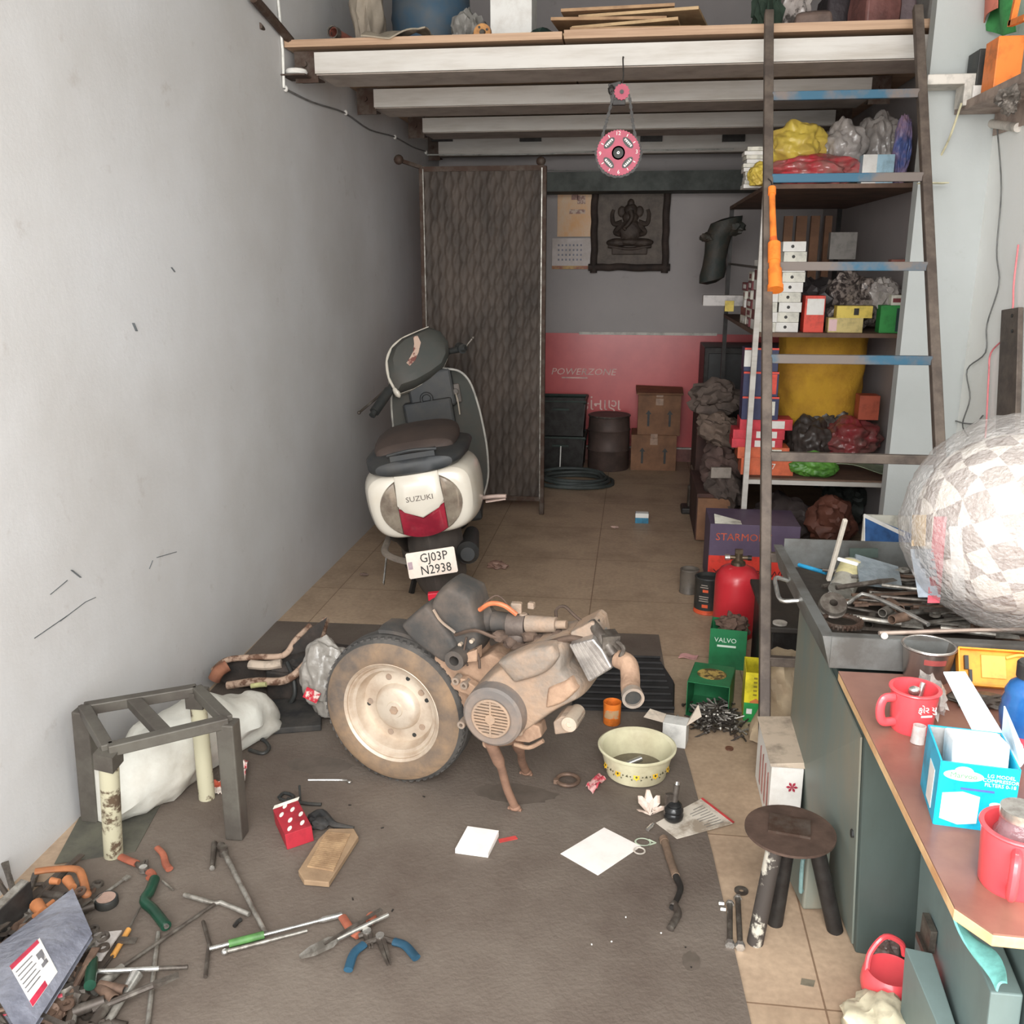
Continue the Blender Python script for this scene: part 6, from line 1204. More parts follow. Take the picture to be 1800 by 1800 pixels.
# ================================================================ AROUND THE CYLINDER AND THE RACK FOOT
g = V((.452, 3.74, 0)); t = thing('gas_cylinder', 'small red gas cylinder with brass valve standing by the ladder', 'cylinder', mx(g))
b = B(); b.lathe([(0, .0), (.080, .0), (.088, .02), (.090, .05), (.090, .235), (.086, .262), (.070, .287), (.045, .30), (.030, .305), (0, .306)], 44); put('body', b, mat('gas_red', (198, 48, 56), .35, 0, (176, 42, 50), .35, 4, coat=.2), t, smooth=True)
b = B(); b.lathe([(0, .30), (.03, .30), (.028, .318), (.016, .325), (.016, .355), (0, .355)], 20); b.cyl((-.04, 0, .335), (.04, 0, .335), .009, n=12); b.box((.0, 0, .362), (.03, .02, .016)); put('valve', b, mat('dirty_brass', (120, 104, 84), .4, .7, (78, 70, 62), .5, 20), t, smooth=True)
b = B(); b.cyl((-.055, 0, .335), (-.036, 0, .335), .013, n=14); put('outlet', b, M_CHR, t); b = B(); b.cyl((.036, 0, .335), (.052, .0, .335), .011, n=10); put('outlet_cap', b, M_DARK, t)
p = at(1238, 1078, Z=0); t = thing('paint_can', 'black can with orange base band beside the red gas cylinder', 'can', mx((p.x + .012, p.y + .03, 0)))
b = B(); b.lathe([(0, 0), (.058, 0), (.060, .004), (.058, .008), (.058, .02), (.0, .02)], 32); put('base_band', b, plain('band_orange', (216, 90, 54)), t)
b = B(); b.lathe([(.0, .02), (.0575, .02), (.0575, .158), (.060, .162), (.058, .166), (.052, .166), (.052, .150), (0, .150)], 32); bd_ = put('body', b, M_BLACK, t, smooth=True)
b = B()
for z, w in ((.138, .04), (.128, .05), (.085, .06), (.075, .055), (.065, .06)): b.box((-.02, -.0545, z), (w * .7, .004, .004), R(-20))
put('printing', b, plain('can_print', (150, 140, 130)), bd_)
b = B(); b.box((-.014, -.0548, .112), (.024, .006, .012), R(-14)); b.box((-.014, -.0555, .042), (.026, .006, .014), R(-14)); put('orange_logo', b, _M['band_orange'], bd_)
p = at(1208, 1048, Z=0); t = thing('tin_can', 'dull grey tin can half hidden behind the black can', 'can', mx((p.x + .01, p.y + .06, 0)))
b = B(); b.lathe([(0, 0), (.045, 0), (.046, .003), (.044, .006), (.044, .11), (.046, .113), (.044, .116), (.04, .114), (.04, .10), (0, .10)], 28); put('body', b, plain('dull_tin', (104, 96, 88), .5), t, smooth=True)
M_TIN = mat('green_tin', (46, 122, 78), .35, .1, (38, 100, 64), .4, 8)
def tin(name, lab, c, w, d, h, rz, m, openfront=False, lip=None):
    t = thing(name, lab, 'tin', mx((c[0], c[1], c[2]), rz=rz))
    for nm, cc_, s_ in (('front_wall', (0, -d / 2, h / 2), (w, .002, h)), ('rear_wall', (0, d / 2, h / 2), (w, .002, h)), ('side_wall', (-w / 2, 0, h / 2), (.002, d, h)), ('side_wall', (w / 2, 0, h / 2), (.002, d, h)), ('bottom', (0, 0, .001), (w, d, .002))):
        if openfront and nm == 'front_wall': continue
        b = B(); b.box(cc_, s_); o = put(nm, b, m if nm != 'bottom' else M_TOOLD, t)
        if nm == 'front_wall': fw = o
    return t, (None if openfront else fw)
p = at(1278, 1195, Z=0); t, fw = tin('oil_tin', 'open green oil tin with a brown rag in it, standing behind the lying tin', (p.x + .015, p.y + .16, 0), .135, .12, .16, -8, M_TIN)
text('lettering', 'VALVO', .026, plain('print_pale', (206, 222, 206)), fw, mx((-.01, -.0615, .115)) @ FACE, .0004)
b = B(); b.box((-.005, -.0615, .092), (.07, .001, .008)); put('lettering_bar', b, _M['print_pale'], fw)
rag('rag', 'brown cloth rag stuffed in the open green oil tin', 'rag', V((p.x + .03, p.y + .17, .15)), (.055, .05, .045), M_SACKB, 81, .5)
p = at(1240, 1262, Z=0); tx_, ty_ = p.x + .02, p.y + .07
t = thing('oil_tin', 'green tin lying on its side with its open end spilling bolts', 'tin', mx((tx_, ty_, 0), rz=-12))
for nm, cc_, s_ in (('top_wall', (0, 0, .13), (.14, .17, .002)), ('side_wall', (-.07, 0, .066), (.002, .17, .13)), ('side_wall', (.07, 0, .066), (.002, .17, .13)), ('bottom_wall', (0, 0, .004), (.14, .17, .002)), ('end_wall', (0, .085, .066), (.14, .002, .13))):
    b = B(); b.box(cc_, s_); o = put(nm, b, M_TIN, t)
    if nm == 'top_wall': tw = o
b = B(); b.M = mx((0, .0, .1312)); b.prism([(.05 * math.cos(2 * math.pi * k / 28), .045 * math.sin(2 * math.pi * k / 28)) for k in range(28)], 0, .0006); b.M = mx((0, 0, .1318)); put('oval_label', b, mat('oval_tan', (176, 150, 84), .5, 0, (90, 76, 48), .5, 40, w=.03), tw)
p = at(1342, 1272, Z=0); t, fw = tin('oil_tin', 'yellow and green open tin standing behind the ladder rail', (p.x + .005, p.y + .07, 0), .135, .13, .18, -4, plain('tin_yellow', (222, 206, 50), .35))
b = B(); b.box((0, -.0665, .035), (.1365, .003, .07)); put('green_band', b, plain('tin_band_green', (50, 150, 80), .35), fw); b = B(); b.box((-.05, -.069, .04), (.018, .002, .018)); put('printed_square', b, M_WHT, fw)
b = B()
for k in range(5): b.box((-.035 + .0, -.0665, .10 + .015 * k), (.012, .001, .006)); b.box((.012, -.0665, .10 + .015 * k), (.02, .001, .006))
put('printing', b, plain('olive_print', (150, 134, 40)), fw)
b = B(); b.prism([(-.05, .0), (-.03, .012), (-.01, -.004), (.01, .014), (.04, -.002), (.05, .01), (.05, -.014), (-.05, -.014)], 0, .001, mx((0, -.0665, .075)) @ FACE); put('leaf_print', b, plain('leaf_print', (206, 120, 70)), fw)
# bolts: heap spilling out of the lying tin
b = B(); b.cyl((0, 0, 0), (.042, 0, 0), .0032, n=7); b.cyl((-.005, 0, 0), (0, 0, 0), .0065, n=6); bp_ = put('bolt', b, M_TOOL); b = B(); b.cyl((0, 0, 0), (.042, 0, 0), .003, n=7); b.cyl((-.005, 0, 0), (0, 0, 0), .006, n=6); bq_ = put('bolt', b, mat('oily_bolt', (82, 76, 70), .4, .4, (54, 48, 44), .5, 30))
h0 = at(1240, 1262, Z=0); first = {0: True, 1: True}
for i in range(280):
    a = rnd.uniform(0, 2 * math.pi); r = abs(rnd.gauss(0, .5)); x, y = h0.x + .03 + .10 * r * math.cos(a), h0.y - .03 + .12 * r * math.sin(a)
    if i > 262: x, y = h0.x + rnd.uniform(-.06, .14), h0.y - rnd.uniform(.05, .15)
    z = .012 + max(0, .05 * (1 - r * 1.1)) * rnd.uniform(.4, 1) if i < 262 else .012
    k = i % 3 != 0; src = bq_ if k else bp_
    o = src if first[int(k)] else src.copy()
    if not first[int(k)]: COL.objects.link(o); o.name = 'bolt'
    first[int(k)] = False; o.matrix_basis = mx((x, y, z), ry=rnd.uniform(-25, 25), rz=rnd.uniform(0, 360))
    tag(o, ('dark oily bolt' if k else 'shiny steel bolt') + ' in the heap spilling from the lying green tin', 'bolt', ('dark' if k else 'shiny') + ' bolts spilling from the green tin')
p = at(1282, 1317, Z=0); b = B(); b.pipe((p.x, p.y, .001), (p.x, p.y, .005), .013, .013, .0, .0, 18); solo('washer', 'flat brown disc on the tiles in front of the bolt heap', 'washer', b, plain('brown_disc', (110, 74, 58)))
p = at(1294, 1298, Z=0); q_ = at(1281, 1270, Z=0); m_, L = frame((p.x, p.y, .006), (q_.x, q_.y, .006)); t = thing('bolt_rod', 'single long brown bolt lying right of the bolt heap', 'bolt', m_); b = B(); b.cyl((0, 0, 0), (L, 0, 0), .005, n=8); put('shank', b, M_RUST, t); b = B(); b.cyl((-.006, 0, 0), (0, 0, 0), .009, n=6); put('head', b, M_RUST, t)
# beige sack and white carton beside the cabinet
b = B(); c_ = at(1410, 1250, Y=2.78); rg = []
for k in range(20):
    w_ = k / 19; z = .30 * w_ + .01; hw = (.105 - .055 * w_ ** 1.5) * (1 + .1 * math.sin(w_ * 9)); cx = .515 + .0 * w_ + .02 * math.sin(w_ * 5)
    rg.append([(cx + hw * math.cos(a) * (1 + .16 * noise.noise(V((a * 1.5, w_ * 4, 1)))), 2.83 + .07 * math.sin(a) * (1 - .5 * w_) + .03 * noise.noise(V((a * 2, w_ * 4, 9))), z) for a in [2 * math.pi * j / 32 for j in range(32)]])
b.loft(rg); solo('beige_sack', 'crumpled beige sack between the yellow tin and the green cabinet', 'sack', b, mat('beige_sacking', (176, 156, 128), .8, 0, (142, 124, 104), .5, 5, .6, 24), smooth=True)
t = thing('white_carton', 'open white cardboard carton with a red flower print against the green cabinet', 'box', mx((.50, 2.45, 0)))
wl, wr = at(1384, 1425, Z=0), at(1402, 1500, Z=0)
b = B(); b.hexa([(.405, 2.33, 0), (.49, 2.33, 0), (.49, 2.60, 0), (.405, 2.60, 0), (.405, 2.33, .19), (.49, 2.33, .19), (.49, 2.60, .19), (.405, 2.60, .19)]); put('carton', b, M_WHT, t, world=True, bev=.002)
b = B(); b.hexa([(.402, 2.325, .19), (.495, 2.325, .19), (.495, 2.60, .192), (.402, 2.60, .192), (.40, 2.33, .196), (.495, 2.34, .20), (.495, 2.60, .205), (.398, 2.60, .198)]); put('flap', b, plain('dusty_flap', (196, 178, 158)), t, world=True)
b = B(); m_ = mx((.462, 2.3285, .13)) @ FACE
for k in range(6): a = k * math.pi / 3; b.prism([(0, 0), (.011 * math.cos(a - .35), .011 * math.sin(a - .35)), (.016 * math.cos(a), .016 * math.sin(a)), (.011 * math.cos(a + .35), .011 * math.sin(a + .35))], 0, .001, m_)
put('flower_print', b, plain('flower_red', (170, 50, 70)), t, world=True)
b = B(); m_ = Matrix(((0, 0, -1, .4045), (1, 0, 0, 2.45), (0, 1, 0, .09), (0, 0, 0, 1)))
for k in range(4): b.prism([(-.10 + .05 * k, -.06), (-.08 + .05 * k, -.06), (-.07 + .05 * k, .05), (-.085 + .05 * k, .06)], 0, .001, m_)
put('side_print', b, plain('side_print_red', (176, 120, 112)), t, world=True)
p = at(1371, 1372, Z=0); b = B(); b.lathe([(0, 0), (.012, 0), (.017, .028), (.015, .028), (.011, .004), (0, .004)], 20, mx((p.x, p.y, .0))); solo('small_cup', 'small dark green cup on the tiles beside the ladder foot', 'cup', b, plain('cup_green', (84, 90, 76)), smooth=True)
# green handled box behind the stool
t = thing('green_box', 'grey-green metal box behind the round stool legs', 'box', mx((.47, 2.03, 0)))
b = B(); b.box((.462, 2.05, .10), (.055, .12, .19), R(8)); put('body', b, M_GRNL, t, world=True, bev=.006); b = B(); b.tube([(.435, 1.985, .15), (.430, 1.975, .14), (.432, 1.975, .07), (.437, 1.985, .06)], .005, 8, 3); put('handle', b, plain('teal_handle', (120, 150, 148)), t, world=True, smooth=True)
# lower right corner
p = at(1590, 1790, Z=0); t = thing('red_pot', 'coral red plastic pot on the floor behind the open drawer', 'pot', mx((.572, 1.72, 0)))
b = B(); b.lathe([(0, 0), (.035, 0), (.052, .015), (.058, .045), (.055, .07), (.048, .08), (.035, .07), (0, .07)], 36); put('pot_body', b, M_MUG, t, smooth=True)
b = B(); b.tube([(-.048, .0, .07), (-.04, .015, .105), (-.01, .03, .135), (.025, .035, .12), (.035, .035, .09)], .006, 8, 5); put('handle', b, M_MUG, t, smooth=True)
b = B(); p = at(1540, 1800, Z=0); b.ball((p.x, p.y - .06, .03), (.08, .10, .05), .3, 2, 4, 4, -.025); solo('cloth', 'pale cream cloth on the tiles at the bottom edge beside the red pot', 'cloth', b, plain('cream_cloth', (214, 204, 176), .8), smooth=True)
p = at(1525, 1768, Z=0); b = B(); b.lathe([(0, 0), (.013, 0), (.017, .03), (.015, .03), (.011, .004), (0, .004)], 20, mx((p.x, p.y, .0))); solo('small_cup', 'small dull grey cup on the tiles left of the red pot', 'cup', b, plain('cup_grey', (110, 108, 98)), smooth=True)
rag('clear_bag', 'brownish clear plastic bag on the floor under the green cabinet corner', 'bag', at(1568, 1685, Z=.02) + V((0, .03, 0)), (.035, .035, .04), clear('brown_clear', (130, 110, 104), .7), 88, .35, flat=-.03)
def fq(name, lab, cat, pxs, z, th, m, **k):
    b = B(); P_ = [at(x, y, Z=z) for x, y in pxs]; b.loft([[(q.x, q.y, z) for q in P_], [(q.x, q.y, z + th) for q in P_]]); return solo(name, lab, cat, b, m, **k)
fq('paper_scrap', 'tiny dark printed square on the near right tiles', 'scrap', [(1409, 1720), (1433, 1724), (1430, 1735), (1407, 1731)], .0005, .001, plain('scrap_grey', (120, 112, 96)))
MZ = .0045
# ================================================================ BOWL AND THINGS ON THE MAT
bc = V(at(1118, 1388, Z=MZ)); bc = V((bc.x + .0, bc.y + .095, MZ))
t = thing('bowl', 'cream plastic bowl with a yellow flower band standing on the mat edge', 'bowl', mx(bc))
b = B(); b.lathe([(0, 0), (.082, 0), (.090, .005), (.108, .082), (.117, .088), (.118, .093), (.113, .095), (.104, .088), (.086, .012), (0, .010)], 56); bo = put('bowl_body', b, mat('cream_enamel', (214, 208, 176), .35, 0, (184, 174, 144), .4, 6), t, smooth=True)
b = B(); b.cyl((0, 0, .016), (0, 0, .018), .086, n=40); put('dirty_oil', b, mat('dirty_oil', (92, 84, 70), .25, 0, (120, 110, 92), .5, 10), t)
for k in range(9):
    a = R(-90 - 66 + k * 16.5); d = V((math.cos(a), math.sin(a), 0)); r_b = .0995
    M_ = Matrix.Translation(d * (r_b + .0008) + V((0, 0, .043))) @ Matrix.Rotation(a + math.pi / 2, 4, 'Z') @ Matrix.Rotation(R(90 - 13), 4, 'X')
    if k % 2 == 0:
        b = B(); b.prism([((.0115 if j % 2 else .0075) * math.cos(2 * math.pi * j / 12), (.0115 if j % 2 else .0075) * math.sin(2 * math.pi * j / 12)) for j in range(12)], 0, .0008, M_); fl = put('flower_print', b, plain('flower_yellow', (232, 184, 44)), bo)
        b = B(); b.prism([(.0035 * math.cos(2 * math.pi * j / 8), .0035 * math.sin(2 * math.pi * j / 8)) for j in range(8)], .0008, .0012, M_)
        for s_ in (-1, 1):
            for u_, v_ in ((.012, .008), (.012, -.009), (.016, 0)): b.prism([(s_ * u_, v_ - .002), (s_ * (u_ + .005), v_ + .001), (s_ * u_, v_ + .003)], 0, .0006, M_)
        put('leaf_print', b, plain('leaf_dark', (70, 66, 40)), fl)
    else:
        b = B(); b.prism([(-.004, -.002), (.004, -.003), (.001, .005)], 0, .0008, M_); put('leaf_print', b, _M['leaf_dark'], bo)
b = B(); b.cyl((-.035, -.02, .035), (.015, .0, .05), .009, .008, 14); b.cyl((-.06, -.03, .03), (-.035, -.02, .035), .006, n=10); solo_b = put('chrome_valve', b, M_CHR, None, smooth=True, loc=tuple(bc)); tag(solo_b, 'chrome valve part lying in the oily flower bowl', 'part')
b = B(); b.ball((.045, .0, .022), (.02, .015, .008), .5, 4, 2); sp_ = put('metal_part', b, M_DARK, None, smooth=True, loc=tuple(bc)); tag(sp_, 'dark lump lying in the oily flower bowl', 'part')
t = thing('white_box', 'torn white card box with an open flap behind the flower bowl', 'box', mx((bc.x + .1, bc.y + .14, MZ)))
b = B(); p = at(1195, 1325, Z=MZ); b.M = mx((p.x - .012, p.y + .07, MZ), rz=-12); b.box((0, 0, .04), (.075, .06, .08)); put('carton', b, plain('pale_box', (214, 212, 206)), t, world=True, bev=.001)
b = B(); b.M = mx((p.x - .012, p.y + .07, MZ), rz=-12); b.hexa([(.0375, -.03, .08), (.0375, .03, .08), (.038, .03, .081), (.038, -.03, .081), (.08, -.01, .11), (.06, .05, .12), (.061, .05, .121), (.081, -.01, .111)]); put('flap', b, plain('pale_flap', (226, 210, 192)), t, world=True); b = B(); b.M = mx((p.x - .012, p.y + .07, MZ), rz=-12); b.hexa([(-.0375, -.03, .08), (-.0375, .03, .08), (-.038, .03, .081), (-.038, -.03, .081), (-.10, -.025, .085), (-.09, .03, .09), (-.091, .03, .091), (-.101, -.025, .086)]); put('flap', b, plain('pale_flap', (226, 210, 192)), t, world=True)
p = at(1075, 1278, Z=.004); t = thing('orange_cup', 'orange plastic container with torn label right of the exhaust pipe', 'container', mx((p.x, p.y + .028, .005)))
b = B(); b.lathe([(0, 0), (.027, 0), (.029, .003), (.030, .078), (.028, .078), (.026, .004), (0, .004)], 28); oc = put('container', b, M_ORG, t, smooth=True); b = B(); b.lathe([(.0305, .028), (.031, .058), (.0295, .058)], 14, a0=215, a1=315); put('torn_label', b, mat('torn_orange_label', (196, 160, 120), .5, 0, (226, 120, 50), .5, 30, w=.03), oc, smooth=True)
p = at(998, 1376, Z=MZ); b = B(); b.torus((p.x, p.y, MZ + .010), .032, .006, n=36, k=8); b.box((p.x - .034, p.y - .012, MZ + .01), (.014, .012, .014)); solo('metal_ring', 'brown metal ring clamp lying on the mat left of the bowl', 'ring', b, M_TRT, smooth=True)
def wrap(name, lab, pxs, m, seed, h=.012, cat='wrapper'):
    P_ = [at(x, y, Z=MZ) for x, y in pxs]; b = B()
    b.sheet(lambda u, w: (P_[0].lerp(P_[1], u)).lerp(P_[3].lerp(P_[2], u), w) + V((0, 0, .004 + h * abs(noise.noise(V((u * 3, w * 3, seed)))) * 2)), 10, 8, .002); return solo(name, lab, cat, b, m, smooth=True)
M_PKW = mat('pink_white_wrapper', (214, 168, 164), .5, 0, (190, 70, 84), .5, 34, w=.04)
wrap('wrapper', 'pink and white crumpled wrapper left of the flower bowl', [(1030, 1385), (1052, 1362), (1065, 1372), (1042, 1398)], M_PKW, 3)
M_RWW = mat('red_white_wrapper', (196, 52, 66), .4, 0, (228, 214, 204), .45, 26, w=.03)
wrap('wrapper', 'red and white wrapper standing behind the right legs of the bare stand', [(408, 1385), (412, 1345), (437, 1340), (428, 1395)], M_RWW, 5, .02)
wrap('wrapper', 'small orange and white wrapper left of the right leg of the bare stand', [(374, 1398), (376, 1378), (392, 1376), (390, 1398)], mat('orange_white_wrap', (206, 96, 70), .5, 0, (226, 216, 206), .5, 24, w=.02), 6, .01)
# papers
fq('paper_sheet', 'large white paper sheet lying on the mat in front of the engine', 'paper', [(985, 1501), (1062, 1455), (1127, 1488), (1051, 1539)], MZ, .0008, M_PAPER)
P_ = [at(x, y, Z=MZ) for x, y in [(800, 1500), (858, 1508), (877, 1470), (822, 1462)]]
b = B(); b.loft([[q + V((0, 0, .0)) for q in P_], [q + V((0, 0, .012)) for q in P_]]); b.loft([[P_[0].lerp(P_[3], .0) + V((0, 0, .0125)), P_[1] + V((0, 0, .0125)), P_[2] + V((0, 0, .014)), P_[3] + V((0, 0, .014))], [P_[0] + V((0, 0, .014)), P_[1] + V((0, 0, .014)), P_[2] + V((0, .0, .018)), P_[3] + V((0, .0, .018))]])
solo('folded_card', 'small folded white card box lying on the mat left of the paper sheet', 'card', b, M_PAPER, bev=.001)
fq('red_strip', 'short red paper strip beside the folded white card', 'strip', [(876, 1476), (906, 1470), (910, 1475), (878, 1482)], MZ, .002, plain('strip_red', (190, 70, 66)))
p = at(1130, 1481, Z=MZ); b = B(); b.torus((p.x, p.y, MZ + .002), .018, .0022, n=28, k=6, M=Matrix.Diagonal((1.1, .9, .5, 1))); b.tube([(p.x + .016, p.y + .012, MZ + .002), (p.x + .034, p.y + .0, MZ + .002), (p.x + .017, p.y - .011, MZ + .002)], .0022, 6); solo('gasket', 'pale green oval gasket beside the right corner of the paper sheet', 'gasket', b, plain('gasket_green', (172, 182, 160)))
p = at(1124, 1497, Z=MZ); b = B(); b.torus((p.x, p.y, MZ + .003), .014, .0025, n=26, k=6, M=Matrix.Diagonal((1, 1, .8, 1))); solo('gasket', 'small pale round gasket ring next to the oval gasket', 'gasket', b, plain('gasket_pale', (190, 180, 168)))
# magazine with black ball joint, wrapper, spark plug
t = thing('leaflet', 'stained printed leaflet with a red edge lying half on the tiles', 'leaflet', mx(at(1220, 1440, Z=.005)))
P_ = [at(x, y, Z=.006) for x, y in [(1153, 1447), (1190, 1475), (1288, 1448), (1232, 1405)]]
b = B(); b.loft([P_, [q + V((0, 0, .0015)) for q in P_]]); put('page', b, mat('stained_page', (206, 196, 182), .6, 0, (150, 136, 120), .45, 9, w=.06), t, world=True)
b = B(); r0, r1 = P_[3], P_[2]; n_ = (P_[0] - P_[3]).normalized() * .008; b.loft([[r0 + V((0, 0, .0016)), r1 + V((0, 0, .0016)), r1 - n_ + V((0, 0, .0016)), r0 - n_ + V((0, 0, .0016))], [r0 + V((0, 0, .0025)), r1 + V((0, 0, .0025)), r1 - n_ + V((0, 0, .0025)), r0 - n_ + V((0, 0, .0025))]]); put('red_edge', b, plain('edge_red', (196, 70, 70)), t, world=True)
b = B()
for k in range(9):
    u0 = .2 + .085 * k; a_, c_ = P_[3].lerp(P_[2], u0), P_[0].lerp(P_[1], u0); b.bar(a_.lerp(c_, .1) + V((0, 0, .0018)), a_.lerp(c_, .42 if k % 3 else .3) + V((0, 0, .0018)), .0022, .0005)
put('print_lines', b, plain('print_grey', (120, 116, 110)), t, world=True)
p = at(1184, 1452, Z=.008); t = thing('ball_joint', 'glossy black rubber-booted joint standing on the stained leaflet', 'joint', mx((p.x, p.y + .028, .0085)))
b = B(); b.lathe([(0, 0), (.018, 0), (.026, .008), (.028, .02), (.024, .028), (.027, .032), (.026, .040), (.020, .046), (.022, .050), (.014, .058), (0, .06)], 30); put('rubber_boot', b, plain('gloss_black', (34, 34, 34), .2), t, smooth=True)
b = B(); b.cyl((0, 0, .05), (.006, .01, .105), .009, n=12); b.box((-.014, 0, .066), (.02, .012, .03), R(20)); put('stud', b, M_TOOLD, t, smooth=True); b = B(); b.cyl((.006, .01, .105), (.007, .012, .114), .007, .005, 10); put('stud_tip', b, M_CHR, t)
b = B(); c_ = at(1143, 1432, Z=MZ); tips = [(-.03, .02, .045), (-.008, .03, .06), (.02, .02, .05), (.034, -.0, .03), (-.035, -.01, .02)]
for k, tp in enumerate(tips): b.loft([[c_ + V((.006 * math.cos(a) , .006 * math.sin(a), .001)) for a in (0, 1.57, 3.14, 4.7)], [c_ + V(tp) * .6 + V((.016 * math.cos(a + k), .003 * math.sin(a + k), 0)) for a in (0, 1.57, 3.14, 4.7)], [c_ + V(tp) + V((.006 * math.cos(a + k), .002 * math.sin(a + k), 0)) for a in (0, 1.57, 3.14, 4.7)]])
solo('plastic_scrap', 'torn milky plastic scrap standing up left of the black joint', 'scrap', b, clear('milky_scrap', (188, 166, 150), .8, .4), smooth=True)
p = at(1143, 1458, Z=MZ); b = B(); b.cyl((p.x - .008, p.y - .012, MZ + .006), (p.x + .004, p.y + .008, MZ + .008), .0055, n=8); b.cyl((p.x + .004, p.y + .008, MZ + .008), (p.x + .008, p.y + .015, MZ + .009), .0035, n=8); solo('spark_plug', 'small chrome plug lying between the scrap and the leaflet', 'plug', b, M_CHR, smooth=True)
Zt = lambda pts, z=.014: [at(x, y, Z=z) for x, y in pts]
t = thing('lever_pipe', 'bent brown lever pipe lying on the mat right of the paper sheet', 'lever', mx(at(1185, 1550, Z=MZ)))
b = B(); b.tube(Zt([(1168, 1478), (1176, 1505), (1188, 1540)]), .0105, 12, 4); b.pipe(at(1166, 1474, Z=.014), at(1168, 1480, Z=.014), .012, .012, n=14); put('tube', b, mat('brown_pipe', (132, 110, 92), .6, .2, (96, 80, 68), .5, 14), t, world=True, smooth=True)
b = B(); b.tube(Zt([(1188, 1540), (1196, 1560), (1190, 1580), (1180, 1596)], .013), [.009, .006], 10, 4); put('neck', b, M_DARK, t, world=True, smooth=True)
b = B(); b.tube(Zt([(1184, 1588), (1192, 1605), (1184, 1622), (1178, 1632)], .012), .009, 10, 4); b.ball(at(1183, 1590, Z=.014), (.009, .008, .008), sub=2); put('pedal_end', b, M_TOOLD, t, world=True, smooth=True)
# studs beside the stool
for i, (x0, y0, x1, y1) in enumerate(((1283, 1590, 1283, 1657), (1297, 1580, 1301, 1660))):
    m_, L = frame(at(x0, y0, Z=.009), at(x1, y1, Z=.009)); t = thing('stud_bolt', ['left', 'right'][i] + ' one of the two steel studs lying beside the stool leg', 'bolt', m_, 'steel studs beside the stool')
    b = B(); b.cyl((0, 0, 0), (L, 0, 0), .0065, n=12); put('shank', b, M_TOOLD, t, smooth=True); b = B(); b.cyl((L, 0, 0), (L + .012, 0, 0), .011, n=6); put('head', b, M_CHR, t); b = B(); b.cyl((-.006, 0, 0), (.0, 0, 0), .010, n=6); put('end_nut', b, M_CHR, t)
p = at(1303, 1567, Z=0); b = B(); b.pipe((p.x, p.y, .0005), (p.x, p.y, .004), .017, .017, .006, .006, 22); solo('washer', 'dark steel washer on the tiles above the two studs', 'washer', b, M_TOOLD)
for k, (x, y) in enumerate(((1268, 1588), (1271, 1598))): p = at(x, y, Z=.006); b = B(); b.cyl(p - V((.006, 0, 0)), p + V((.006, 0, 0)), .006, n=6); solo('nut', ['upper', 'lower'][k] + ' of the two small chrome nuts left of the studs', 'nut', b, M_CHR, 'small nuts by the studs')
# red printed box and air filter
t = thing('red_box', 'red box with white oval print standing tilted on the mat by the air filter', 'box', mx(at(520, 1490, Z=MZ)))
P_ = [at(x, y, Z=MZ) for x, y in [(505, 1494), (552, 1478), (528, 1432), (484, 1448)]]; up = V((-.004, 0, .045)); b = B()
b.loft([P_, [q + up for q in P_]]); rb = put('carton', b, plain('box_red', (170, 44, 56), .5), t, world=True, bev=.001)
for i, (u, w) in enumerate(((.25, .15), (.75, .2), (.4, .42), (.85, .5), (.2, .7), (.65, .75), (.45, .95))):
    c_ = (P_[0].lerp(P_[1], u)).lerp(P_[3].lerp(P_[2], u), w) + up + V((0, 0, .0004)); ax = (P_[1] - P_[0]).normalized(); ay = (P_[3] - P_[0]).normalized()
    b = B(); b.loft([[c_ + ax * .0075 * math.cos(a) + ay * .010 * math.sin(a + .6) for a in [2 * math.pi * j / 14 for j in range(14)]], [c_ + V((0, 0, .0006)) + ax * .0075 * math.cos(a) + ay * .010 * math.sin(a + .6) for a in [2 * math.pi * j / 14 for j in range(14)]]]); put('oval_print', b, M_WHT, rb, world=True)
b = B(); e0, e1 = P_[3] + up, P_[2] + up; b.loft([[e0, e1, e1 + V((.0, .012, .003)), e0 + V((0, .012, .003))], [e0 + V((0, 0, .001)), e1 + V((0, 0, .001)), e1 + V((.0, .012, .004)), e0 + V((0, .012, .004))]]); put('torn_edge', b, M_CREAM, t, world=True)
t = thing('air_filter', 'dusty tan pleated air filter element lying on the mat', 'filter', mx(at(575, 1500, Z=MZ)))
o4 = [(524, 1530), (534, 1547), (578, 1551), (630, 1470), (622, 1456), (578, 1456), (560, 1474)]
P_ = [at(x, y, Z=MZ + .017) for x, y in o4]; b = B(); b.loft([[V((q.x, q.y, MZ + .002)) for q in P_], [V((q.x, q.y, MZ + .008)) for q in P_]]); b.loft([[V((q.x, q.y, MZ + .008)) for q in P_], P_]); fr_ = put('frame', b, mat('tan_filter', (156, 130, 102), .8, 0, (134, 110, 86), .5, 8, .2), t, world=True, bev=.002)
b = B(); qa, qb, qc, qd = [at(x, y, Z=MZ + .018) for x, y in [(540, 1524), (586, 1532), (616, 1466), (574, 1462)]]
for k in range(20):
    w_ = (k + .5) / 20; s_, e_ = qa.lerp(qd, w_), qb.lerp(qc, w_); b.bar(s_, e_, .0048, .004)
put('pleats', b, mat('filter_pleats', (172, 142, 108), .85, 0, (140, 112, 84), .5, 20), t, world=True)
b = B(); b.tube(Zt([(548, 1440), (565, 1430), (585, 1448), (600, 1452), (622, 1455)], .02), [.016, .004], 8, 4); b.ball(at(560, 1446, Z=.018), (.03, .025, .014), .4, 3, 3); solo('rubber_part', 'black rubber part with a tail lying between the red box and the air filter', 'part', b, M_RUB, smooth=True)
t = thing('bleeder_tool', 'small black wire tool lying above the red box', 'tool', mx(at(520, 1400, Z=MZ)))
